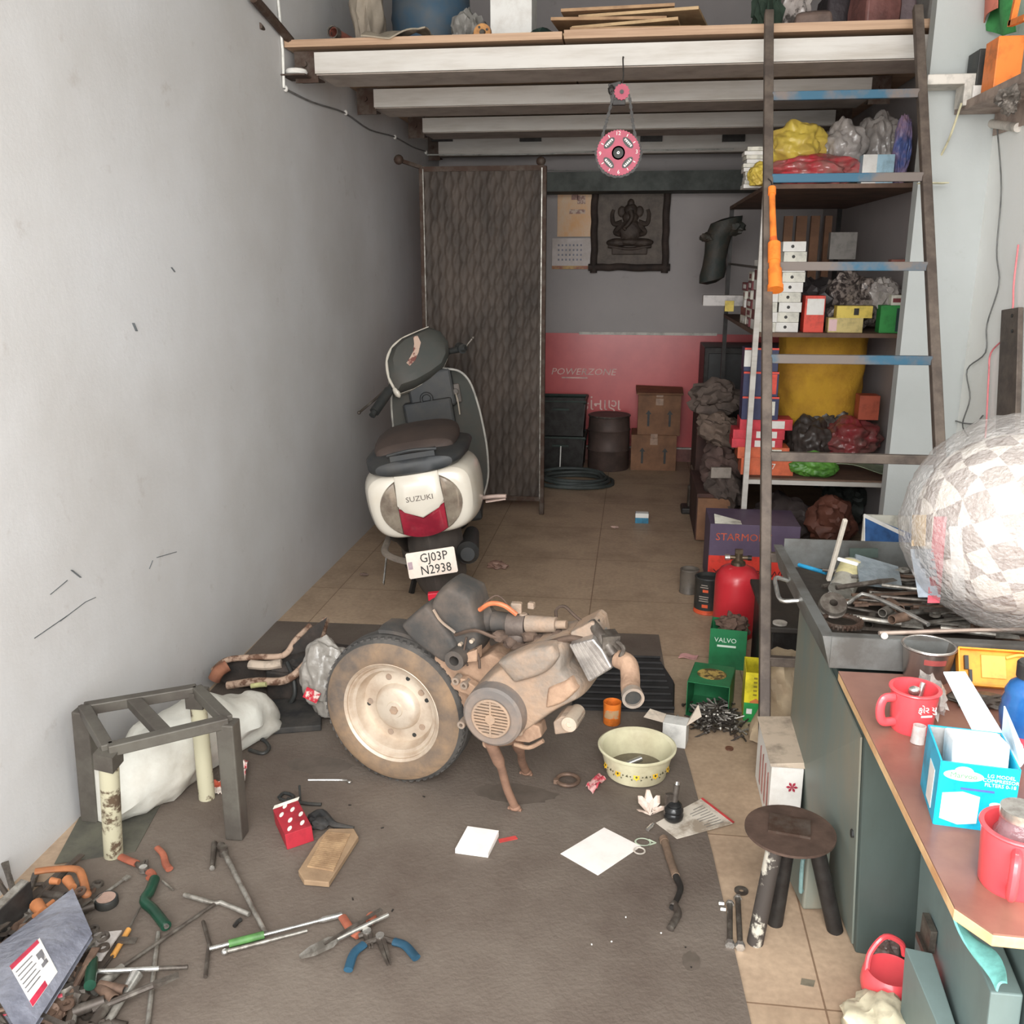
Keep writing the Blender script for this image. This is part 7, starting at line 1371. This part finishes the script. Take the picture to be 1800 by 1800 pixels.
b = B(); b.tube(Zt([(490, 1402), (500, 1394), (516, 1400), (505, 1408), (492, 1404)], .01), .005, 8, 4); b.tube(Zt([(505, 1404), (535, 1412), (565, 1414)], .01), .005, 8, 3); put('body', b, M_BLACK, t, world=True, smooth=True); b = B(); b.cyl(at(528, 1408, Z=.008), at(528, 1408, Z=.008) + V((0, 0, .05)), .0035, n=8); put('stem', b, M_BLACK, t, world=True)
b = B(); b.tube(Zt([(542, 1371), (600, 1371), (612, 1373)], .008), .0035, 8, 2); b.ball(at(614, 1374, Z=.008), (.008, .008, .005), sub=2); solo('spanner', 'thin chrome spanner lying left of the engine tyre', 'spanner', b, M_CHR, smooth=True)
b = B(); b.tube([at(x, y, Z=z) for x, y, z in [(418, 1312, .012), (440, 1296, .02), (462, 1300, .02), (473, 1314, .014), (462, 1324, .012), (438, 1318, .012)]], .006, 8, 5); solo('cable_loop', 'black cable loop at the foot of the dark seat wreck', 'cable', b, M_BLACK, smooth=True)
b = B(); b.tube(Zt([(278, 1392), (292, 1398), (300, 1392), (296, 1382)], .007), .0018, 6, 4); solo('wire_bit', 'thin pale wire bit under the white sack', 'wire', b, M_WHT, smooth=True)
# ================================================================ WRECKED SEAT / FAIRING LEFT OF THE ENGINE
t = thing('seat_wreck', 'burnt black seat base with peeling brown edges lying behind the white sack', 'seat base', mx(at(500, 1250, Z=0)))
M_BURN = mat('burnt_plastic', (44, 42, 40), .7, 0, (70, 60, 54), .5, 8, .3); M_CRUST = mat('peeling_crust', (176, 150, 130), .8, 0, (104, 76, 60), .55, 22, .4, w=.05)
def wq(name, lst, m, r=None, par=None, sm=5, flat=1):
    b = B(); b.tube([at(x, y, Y=Y) for x, y, Y in lst], r, 10, sm, flat=flat); return put(name, b, m, par or t, world=True, smooth=True)
b = B(); b.loft([[at(x, y, Y=2.95 + dy) for x, y in [(372, 1185), (400, 1160), (460, 1158), (500, 1150), (545, 1105), (575, 1085), (560, 1130), (540, 1170), (520, 1200), (470, 1205), (400, 1205)]] for dy in (0, .12)]); put('shell', b, M_BURN, t, world=True, smooth=False)
wq('upper_edge', [(375, 1178, 2.93), (400, 1160, 2.92), (450, 1155, 2.92), (498, 1152, 2.93), (520, 1125, 2.98), (545, 1100, 3.05)], M_CRUST, .011)
wq('lower_edge', [(400, 1205, 2.84), (450, 1198, 2.84), (500, 1196, 2.84), (535, 1170, 2.86), (560, 1130, 2.95), (572, 1090, 3.05)], M_CRUST, .014)
wq('padding', [(440, 1168, 2.90), (470, 1170, 2.89), (495, 1166, 2.90)], plain('dirty_foam', (196, 178, 160), .9), .020, flat=.8)
wq('foam_bit', [(442, 1206, 2.82), (455, 1204, 2.82), (468, 1203, 2.82)], plain('yellow_foam', (200, 196, 140), .9), .009)
wq('strap', [(505, 1165, 2.90), (515, 1190, 2.86), (518, 1220, 2.84), (508, 1240, 2.84)], M_BLACK, .008)
wq('rusted_end', [(376, 1195, 2.87), (385, 1180, 2.88), (400, 1170, 2.9)], mat('rust_orange', (150, 100, 76), .8, 0, (110, 70, 54), .5, 14), .022)
b = B(); b.box((-1.02, 3.0, .06), (.42, .30, .12), R(-10)); put('under_tray', b, M_BURN, t, world=True, bev=.01)
b = B(); b.ball((-1.08, 2.97, .12), (.17, .10, .05), .35, 2, 7, 4); put('debris', b, M_BURN, t, world=True, smooth=True)
fq('rubber_slab', 'black rubber slab flat on the mat left of the engine tyre', 'slab', [(400, 1298), (565, 1285), (566, 1235), (440, 1240)], .004, .022, M_RUB, bev=.004)
b = B(); c_ = at(572, 1190, Y=2.78); b.ball((c_.x, 2.80, .150), (.085, .08, .14), .22, 1.7, 91, 5, -.125); solo('clear_bag', 'dusty clear plastic bag leaning on the engine tyre beside the burnt seat base', 'bag', b, clear('dusty_clear', (150, 144, 136), .85, .3), smooth=True)
b = B(); b.box(at(548, 1222, Y=2.705), (.05, .004, .04), M=Matrix.Rotation(R(25), 4, 'Y')); solo('red_packet', 'red and white packet showing through the clear bag by the tyre', 'packet', b, M_RWW)
# ================================================================ TOOLS SPREAD ON THE MAT
ft = lambda x, y, z=.010: at(x, y, Z=MZ + z)
def tool(name, lab, cat, x0, y0, x1, y1, z=.010, z1=None, group=None):
    m_, L = frame(ft(x0, y0, z), ft(x1, y1, z1 if z1 is not None else z)); return thing(name, lab, cat, m_, group), L
def part(t, nm, m, fn, **k): b = B(); fn(b); k.setdefault('smooth', True); return put(nm, b, m, t, **k)
# hammer-like bar
t, L = tool('breaker_bar', 'long dark steel bar pointing at the green-sleeved driver', 'bar', 388, 1487, 466, 1638, .012)
part(t, 'head', M_TOOLD, lambda b: (b.cyl((0, 0, 0), (.035, 0, 0), .012, .010, 12), b.cyl((.026, 0, -.012), (.026, 0, .012), .012, n=12)))
part(t, 'shaft', M_TOOL, lambda b: b.cyl((.03, 0, 0), (L, 0, -.002), .0075, .006, 10))
t, L = tool('punch', 'short dark punch left of the long steel bar', 'punch', 373, 1525, 377, 1482, .008)
part(t, 'body', M_TOOLD, lambda b: b.cyl((0, 0, 0), (L, 0, 0), .006, .008, 10)); part(t, 'tip', M_CHR, lambda b: b.cyl((-.004, 0, 0), (0, 0, 0), .0065, n=10))
# T-handle spanner
t = thing('tee_spanner', 'long steel T-spanner with a socket end lying diagonally on the mat', 'spanner', mx(ft(300, 1640)))
b = B(); b.tube([ft(x, y, .012) for x, y in ((324, 1573), (378, 1588), (388, 1586), (438, 1607))], .006, 10, 0); put('cross_handle', b, M_TOOL, t, world=True, smooth=True)
b = B(); b.cyl(ft(380, 1587, .012), ft(215, 1700, .012), .0045, n=10); put('shaft', b, M_TOOLD, t, world=True, smooth=True)
b = B(); b.pipe(ft(215, 1700, .013), ft(165, 1742, .015), .009, .013, n=18); put('socket_end', b, M_TOOL, t, world=True, smooth=True)
# green sleeved driver
t, L = tool('nut_driver', 'chrome nut driver with a bright green sleeve', 'driver', 368, 1668, 601, 1608, .012)
part(t, 'tip', M_CHR, lambda b: b.cyl((0, 0, 0), (L * .14, 0, 0), .005, n=10)); part(t, 'green_sleeve', plain('bright_green', (84, 130, 70), .5), lambda b: b.cyl((L * .14, 0, 0), (L * .40, 0, 0), .009, n=12))
part(t, 'shaft', M_CHR, lambda b: b.cyl((L * .40, 0, 0), (L * .84, 0, 0), .004, n=10)); part(t, 'socket', M_CHR, lambda b: (b.cyl((L * .84, 0, 0), (L, 0, 0), .007, n=14), b.cyl((L * .82, 0, 0), (L * .86, 0, 0), .0055, n=12)))
t, L = tool('tee_bar', 'plain steel rod with a ball end lying under the green-sleeved driver', 'rod', 400, 1672, 540, 1636, .006)
part(t, 'rod', M_TOOL, lambda b: b.cyl((0, 0, 0), (L, 0, 0), .005, .0035, 10)); part(t, 'end_knob', M_CHR, lambda b: b.ball((-.006, 0, 0), (.008, .008, .007), sub=2))
b = B(); b.tube([ft(x, y, .007) for x, y in ((357, 1620), (368, 1660), (366, 1672), (361, 1717))], .0045, 8, 0); solo('hex_key', 'dark L-shaped hex key at the tip of the green-sleeved driver', 'hex key', b, M_TOOLD, smooth=True)
b = B(); b.tube([ft(x, y, .006) for x, y in ((412, 1628), (418, 1620), (424, 1616))], .005, 8, 0); solo('small_bit', 'tiny dark bit between the long bar and the T-spanner', 'bit', b, M_DARK)
# pliers
def pliers(lab, piv, tip, h1, h2, hm, jm, sp=.012):
    t = thing('pliers', lab, 'pliers', mx(ft(*piv))); P0 = ft(*piv, .014); T = ft(*tip, .012)
    d = (T - P0).normalized(); n = V((-d.y, d.x, 0))
    for s_ in (1, -1):
        b = B(); b.loft([[P0 + n * s_ * w0 + V((0, 0, z)) for w0, z in ((.0, -.005), (.011, -.005), (.011, .005), (.0, .005))], [T + n * s_ * w0 + V((0, 0, z)) for w0, z in ((.001, -.003), (.005, -.003), (.005, .003), (.001, .003))]]); put('jaw', b, jm, t, world=True)
    b = B(); b.cyl(P0 - V((0, 0, .007)), P0 + V((0, 0, .008)), .010, n=14); put('pivot', b, M_CHR, t, world=True)
    for hh in (h1, h2):
        pts = [P0] + [ft(*q, .012) for q in hh]; b = B(); b.tube([pts[0], pts[0].lerp(pts[1], .6), pts[1]], .0065, 8, 0); put('tang', b, jm, t, world=True, smooth=True)
        b = B(); b.tube(pts[1:], .0105, 10, 4, flat=.7); put('grip', b, hm, t, world=True, smooth=True)
    return t
M_BG = plain('grip_blue', (38, 76, 98), .55); M_OG = mat('grip_orange', (172, 100, 76), .6, 0, (140, 78, 60), .5, 14)
pliers('pliers with blue grips opened wide on the mat', (668, 1648), (684, 1695), [(640, 1660), (622, 1676), (612, 1705)], [(692, 1655), (712, 1662), (732, 1684)], M_BG, M_TOOLD)
pliers('small cutters with salmon orange grips beside the blue-gripped pliers', (645, 1640), (652, 1665), [(630, 1645), (618, 1636), (602, 1612)], [(650, 1622), (655, 1614), (650, 1608)], M_OG, M_TOOLD)
t, L = tool('adjustable_spanner', 'long steel pipe spanner lying across the orange grips', 'spanner', 527, 1682, 682, 1608, .024)
part(t, 'jaw', M_TOOL, lambda b: b.loft([[(0, -.004, -.003), (0, .004, -.003), (0, .004, .003), (0, -.004, .003)], [(.03, -.012, -.005), (.03, .012, -.005), (.03, .012, .005), (.03, -.012, .005)], [(.075, -.012, -.006), (.075, .012, -.006), (.075, .012, .006), (.075, -.012, .006)], [(.09, -.006, -.004), (.09, .006, -.004), (.09, .006, .004), (.09, -.006, .004)]])); part(t, 'handle', M_CHR, lambda b: b.cyl((.08, 0, 0), (L, 0, 0), .006, .005, 10))
t, L = tool('flat_bar', 'thin dark flat bar above the long pipe spanner', 'bar', 570, 1660, 670, 1598, .03); part(t, 'bar', M_TOOLD, lambda b: b.box((L / 2, 0, 0), (L, .008, .004)), smooth=False)
# pliers by the stand leg
pliers('pliers with worn orange grips beside the cream leg of the bare stand', (252, 1528), (257, 1512), [(240, 1518), (225, 1512), (212, 1506)], [(262, 1532), (268, 1538), (262, 1545)], M_OG, M_TOOLD)
b = B(); b.tube([ft(x, y, .010) for x, y in ((276, 1490), (287, 1502), (291, 1518), (298, 1528))], [.008, .010], 10, 4, flat=.7); solo('loose_grip', 'loose orange handle lying right of the orange-gripped pliers', 'handle', b, M_OG, smooth=True)
# green T driver
t = thing('tee_driver', 'dark green T-handled driver with an orange-sleeved shaft', 'driver', mx(ft(270, 1590)))
M_DG = plain('dark_green_grip', (28, 66, 50), .35)
b = B(); b.tube([ft(x, y, .018) for x, y in ((272, 1545), (264, 1565), (254, 1584), (270, 1600), (292, 1628))], .0125, 12, 4); put('grip', b, M_DG, t, world=True, smooth=True)
b = B(); b.cyl(ft(252, 1584, .016), ft(226, 1634, .010), .0028, n=8); b.cyl(ft(200, 1678, .008), ft(180, 1705, .006), .0028, n=8); put('shaft', b, M_TOOLD, t, world=True)
b = B(); b.cyl(ft(226, 1634, .010), ft(199, 1680, .008), .0065, n=12); put('orange_sleeve', b, plain('sleeve_orange', (206, 148, 78), .5), t, world=True, smooth=True)
b = B(); b.cyl(ft(290, 1625, .02), ft(293, 1629, .02), .006, n=10); put('end_cap', b, M_CHR, t, world=True)
b = B(); b.cyl(ft(285, 1548, .005), ft(304, 1564, .005), .003, n=8); solo('steel_pin', 'thin steel pin above the green T-handle', 'pin', b, M_TOOL)
p = ft(188, 1590, 0); t = thing('tape_roll', 'roll of black tape with a pale core lying on the mat', 'tape', mx((p.x, p.y, MZ)))
b = B(); b.lathe([(.014, 0), (.026, 0), (.027, .002), (.027, .018), (.026, .020), (.014, .020)], 32, None, True); put('tape', b, M_BLACK, t, smooth=True); b = B(); b.lathe([(.010, .0), (.0145, 0), (.0145, .021), (.010, .021)], 28, None, True); b.cyl((0, 0, .019), (0, 0, .0205), .022, n=28); put('pale_face', b, plain('core_pale', (170, 142, 128)), t)
t, L = tool('long_rod', 'long thin steel rod with a flat end above the tape roll', 'rod', 146, 1598, 222, 1543, .02, .012)
part(t, 'rod', M_TOOL, lambda b: b.cyl((0, 0, 0), (L, 0, 0), .0042, n=10)); part(t, 'flat_end', M_TOOL, lambda b: b.box((L, 0, 0), (.018, .014, .004)), smooth=False)
t, L = tool('socket_bar', 'long bright steel bar with a dark tip crossing the tool pile', 'bar', 72, 1713, 330, 1700, .04, .02)
part(t, 'bar', M_CHR, lambda b: b.cyl((0, 0, 0), (L * .8, 0, 0), .0055, n=12)); part(t, 'dark_tip', M_TOOLD, lambda b: b.cyl((L * .8, 0, 0), (L, 0, 0), .005, n=12))
t, L = tool('screwdriver', 'screwdriver with a dark green handle standing across the bright bar', 'screwdriver', 158, 1732, 165, 1655, .055, .03)
part(t, 'handle', M_DG, lambda b: b.cyl((0, 0, 0), (L * .55, 0, 0), .012, .0125, 14)); part(t, 'blade', M_TOOL, lambda b: b.cyl((L * .55, 0, 0), (L, 0, 0), .0045, n=8))
t, L = tool('box_spanner', 'bright box spanner with a flared socket mouth at the bottom of the pile', 'spanner', 240, 1713, 186, 1802, .03, .012)
part(t, 'socket_mouth', M_CHR, lambda b: b.pipe((0, 0, 0), (.05, 0, 0), .014, .010, n=20)); part(t, 'shaft', M_TOOL, lambda b: b.cyl((.045, 0, 0), (L, 0, 0), .009, .008, 12))
t, L = tool('plain_rod', 'plain grey steel rod running down to the bottom edge right of the box spanner', 'rod', 278, 1640, 258, 1815, .006); part(t, 'rod', M_TOOL, lambda b: b.cyl((0, 0, 0), (L, 0, 0), .0055, n=10))
t, L = tool('extension_bar', 'short chrome extension bar pointing up at the bottom edge left of the box spanner', 'bar', 138, 1742, 126, 1805, .03, .02); part(t, 'bar', M_TOOL, lambda b: b.cyl((0, 0, 0), (L, 0, 0), .007, n=12)); part(t, 'collar', M_CHR, lambda b: b.cyl((-.004, 0, 0), (.012, 0, 0), .009, n=12))
t, L = tool('crimp_bar', 'pinkish red coated bar lying at the lower left edge', 'bar', -15, 1795, 110, 1752, .04); part(t, 'bar', plain('coat_red', (206, 76, 92), .4), lambda b: b.cyl((0, 0, 0), (L, 0, 0), .008, n=12))
t, L = tool('chrome_socket', 'bright chrome socket beside the tip of the plastic sleeve', 'socket', 124, 1680, 158, 1655, .04); part(t, 'socket', M_CHR, lambda b: b.pipe((0, 0, 0), (L, 0, 0), .012, .016, n=22)); part(t, 'groove', M_DARK, lambda b: b.torus((L * .38, 0, 0), .0138, .0012, M=Matrix.Rotation(R(90), 4, 'Y'), n=22, k=6))
# plastic sleeve with a label
t = thing('plastic_sleeve', 'grey-violet clear plastic sleeve with a barcode-style label at the lower left', 'sleeve', mx(ft(60, 1700)))
zc = .075
def slv(u, w):
    x0, y0 = 128 - 170 * u, 1562 + 130 * u; x1, y1 = 162 - 120 * u, 1642 + 190 * u
    bul = math.sin(math.pi * w) * (.3 + .7 * min(1, u * 2)) * .035
    return at(x0 + (x1 - x0) * w, y0 + (y1 - y0) * w, Z=zc + bul + .01 * (1 - u))
b = B(); b.sheet(slv, 24, 14, .002); put('sleeve_front', b, clear('sleeve_grey', (116, 118, 130), .82, .3), t, world=True, smooth=True)
b = B(); b.sheet(lambda u, w: slv(u, w) - V((0, 0, .012 + .05 * math.sin(math.pi * w) * min(1, u * 2))), 20, 10, .002); put('sleeve_back', b, clear('sleeve_grey', (116, 118, 130), .82, .3), t, world=True, smooth=True)
def lab_(u, w, o=.003): return slv(.44 + .34 * (1 - u), .30 + .56 * w) + V((0, 0, o))
b = B(); b.sheet(lambda u, w: lab_(u, w), 10, 6, .001); lb = put('label', b, M_WHT, t, world=True, smooth=True)
for w0, w1 in ((.0, .09), (.86, 1.0)):
    b = B(); b.sheet(lambda u, w: lab_(u * (.93 if w0 == 0 else .6), w0 + (w1 - w0) * w, .0042), 8, 2, .001); put('label_band', b, plain('band_crimson', (190, 50, 74)), lb, world=True, smooth=True)
b = B()
for k in range(6): b.bar(lab_(.06, .2 + .1 * k, .0046), lab_(.55 if k % 2 else .62, .2 + .1 * k, .0046), .0022, .0006)
for k in range(10): b.bar(lab_(.72 + .02 * k, .26, .0046), lab_(.72 + .02 * k, .62, .0046), .0016, .0006)
put('label_print', b, plain('print_dark', (110, 108, 110)), lb, world=True)
# metal channel at the left edge, orange clamp, bits
t = thing('metal_channel', 'grey metal channel piece sloping up at the left edge of the tool pile', 'channel', mx(ft(25, 1575)))
p0, p1 = at(-20, 1610, Z=.10), at(44, 1548, Z=.12); b = B(); b.bar(p0, p1, .022, .004); put('top_flange', b, M_TOOL, t, world=True); b = B(); b.hexa([p0 + V((.01, -.005, -.07)), p1 + V((.012, -.005, -.07)), p1 + V((.014, 0, -.07)), p0 + V((.012, 0, -.07)), p0 + V((.01, -.005, 0)), p1 + V((.012, -.005, 0)), p1 + V((.014, 0, 0)), p0 + V((.012, 0, 0))]); put('web', b, M_DARK, t, world=True)
M_OC2 = mat('worn_orange', (176, 112, 70), .6, 0, (150, 96, 62), .5, 14)
b = B(); b.tube([ft(x, y, .05) for x, y in ((62, 1532), (95, 1528), (135, 1528), (146, 1545), (152, 1572))], .010, 10, 3, flat=.7); b.ball(ft(152, 1572, .05), (.012, .012, .010), sub=2); solo('orange_clamp', 'worn orange clamp arm bent over the back of the tool pile', 'clamp', b, M_OC2, smooth=True)
for i, (x0, y0, x1, y1, r) in enumerate(((60, 1612, 94, 1584, .007), (64, 1590, 76, 1604, .016), (118, 1546, 128, 1560, .012), (90, 1548, 104, 1550, .009))):
    b = B(); b.cyl(ft(x0, y0, .06), ft(x1, y1, .06), r, r * .8, 12); solo('orange_tool', ['thin orange tool handle crossing the heap behind the sleeve', 'stubby orange lump behind the plastic sleeve', 'brown-orange stub beside the clamp arm', 'small pink-orange stub inside the clamp arm'][i], 'handle', b, M_OC2, smooth=True)
t, L = tool('clear_wedge', 'small clear plastic wedge beside the tape roll', 'wedge', 170, 1690, 190, 1640, .03); part(t, 'wedge', clear('wedge_clear', (190, 182, 176), .6, .1), lambda b: b.prism([(0, -.01), (L, -.03), (L, .03), (0, .01)], 0, .004), smooth=False)
# heap of dark parts
M_OILY = mat('oily_dark', (74, 68, 62), .5, .3, (96, 82, 72), .5, 24)
for i in range(105):
    k = rnd.choice(['ring_spanner', 'open_spanner', 'steel_rod', 'socket', 'chisel', 'chisel', 'socket'])
    while True:
        px, py = rnd.uniform(-10, 60 if k in ('steel_rod', 'ring_spanner', 'open_spanner') else 120), rnd.uniform(1575, 1830)
        if py > 1730 and k in ('socket', 'chisel'): px = rnd.uniform(0, 205)
        if py > 1535 + max(0, (px - 130)) * 1.6 and py > 1530: break
    p = ft(px, py, .010 + .008 * (i % 5)); p.x = max(p.x, -1.38)
    scatter(k, 'oily %s in the heap of tools at the lower left' % k.replace('_', ' '), TN[k], k, p, rnd.uniform(0, 360), rnd.uniform(-12, 12), [M_TOOLD, M_OILY, M_TOOLD, M_TRT, M_TOOLD][i % 5], '%ss in the lower left tool heap' % k.replace('_', ' '))
for i in range(26):
    p = ft(rnd.uniform(0, 120), rnd.uniform(1600, 1790), .03); b = B(); b.ball(p, (.035, .03, .022), .5, 3, i, 3); solo('oily_part', 'lumpy oily metal part at the bottom of the lower left tool heap', 'part', b, [M_TOOLD, M_OILY, M_TRT][i % 3], 'oily parts in the lower left heap', smooth=True)
# small bits strewn over the mat
for i, (x, y) in enumerate(((615, 1415), (672, 1455), (690, 1600), (620, 1580), (745, 1400), (1215, 1700), (1205, 1665), (1040, 1660), (1075, 1655), (1100, 1612), (1162, 1640))):
    p = ft(x, y, .002); b = B(); b.box(p, (.008 if i < 5 else .003, .003, .002), R(40 * i)); solo('grit', 'tiny chip of grit lying on the mat', 'grit', b, M_DARK if i < 7 else M_WHT, 'grit chips on the mat')
# oil stains on the mat
for i, (x, y, r1, r2) in enumerate(((905, 1395, .12, .05), (560, 1345, .10, .05), (1215, 1690, .02, .03))):
    p = ft(x, y, 0); b = B(); b.M = mx((p.x, p.y, MZ)); b.prism([(r1 * (1 + .3 * noise.noise(V((k * .7, i, 0)))) * math.cos(2 * math.pi * k / 24), r2 * (1 + .3 * noise.noise(V((k * .7, i, 5)))) * math.sin(2 * math.pi * k / 24)) for k in range(24)], -.002, .0004)
    solo('oil_stain', ['dark oil stain under the engine stand leg', 'dark oil stain left of the engine tyre', 'small dark oil stain near the bent lever pipe'][i], 'stain', b, mat('oil_stain', (84, 76, 68), .5, 0, (98, 88, 80), .6, 20))
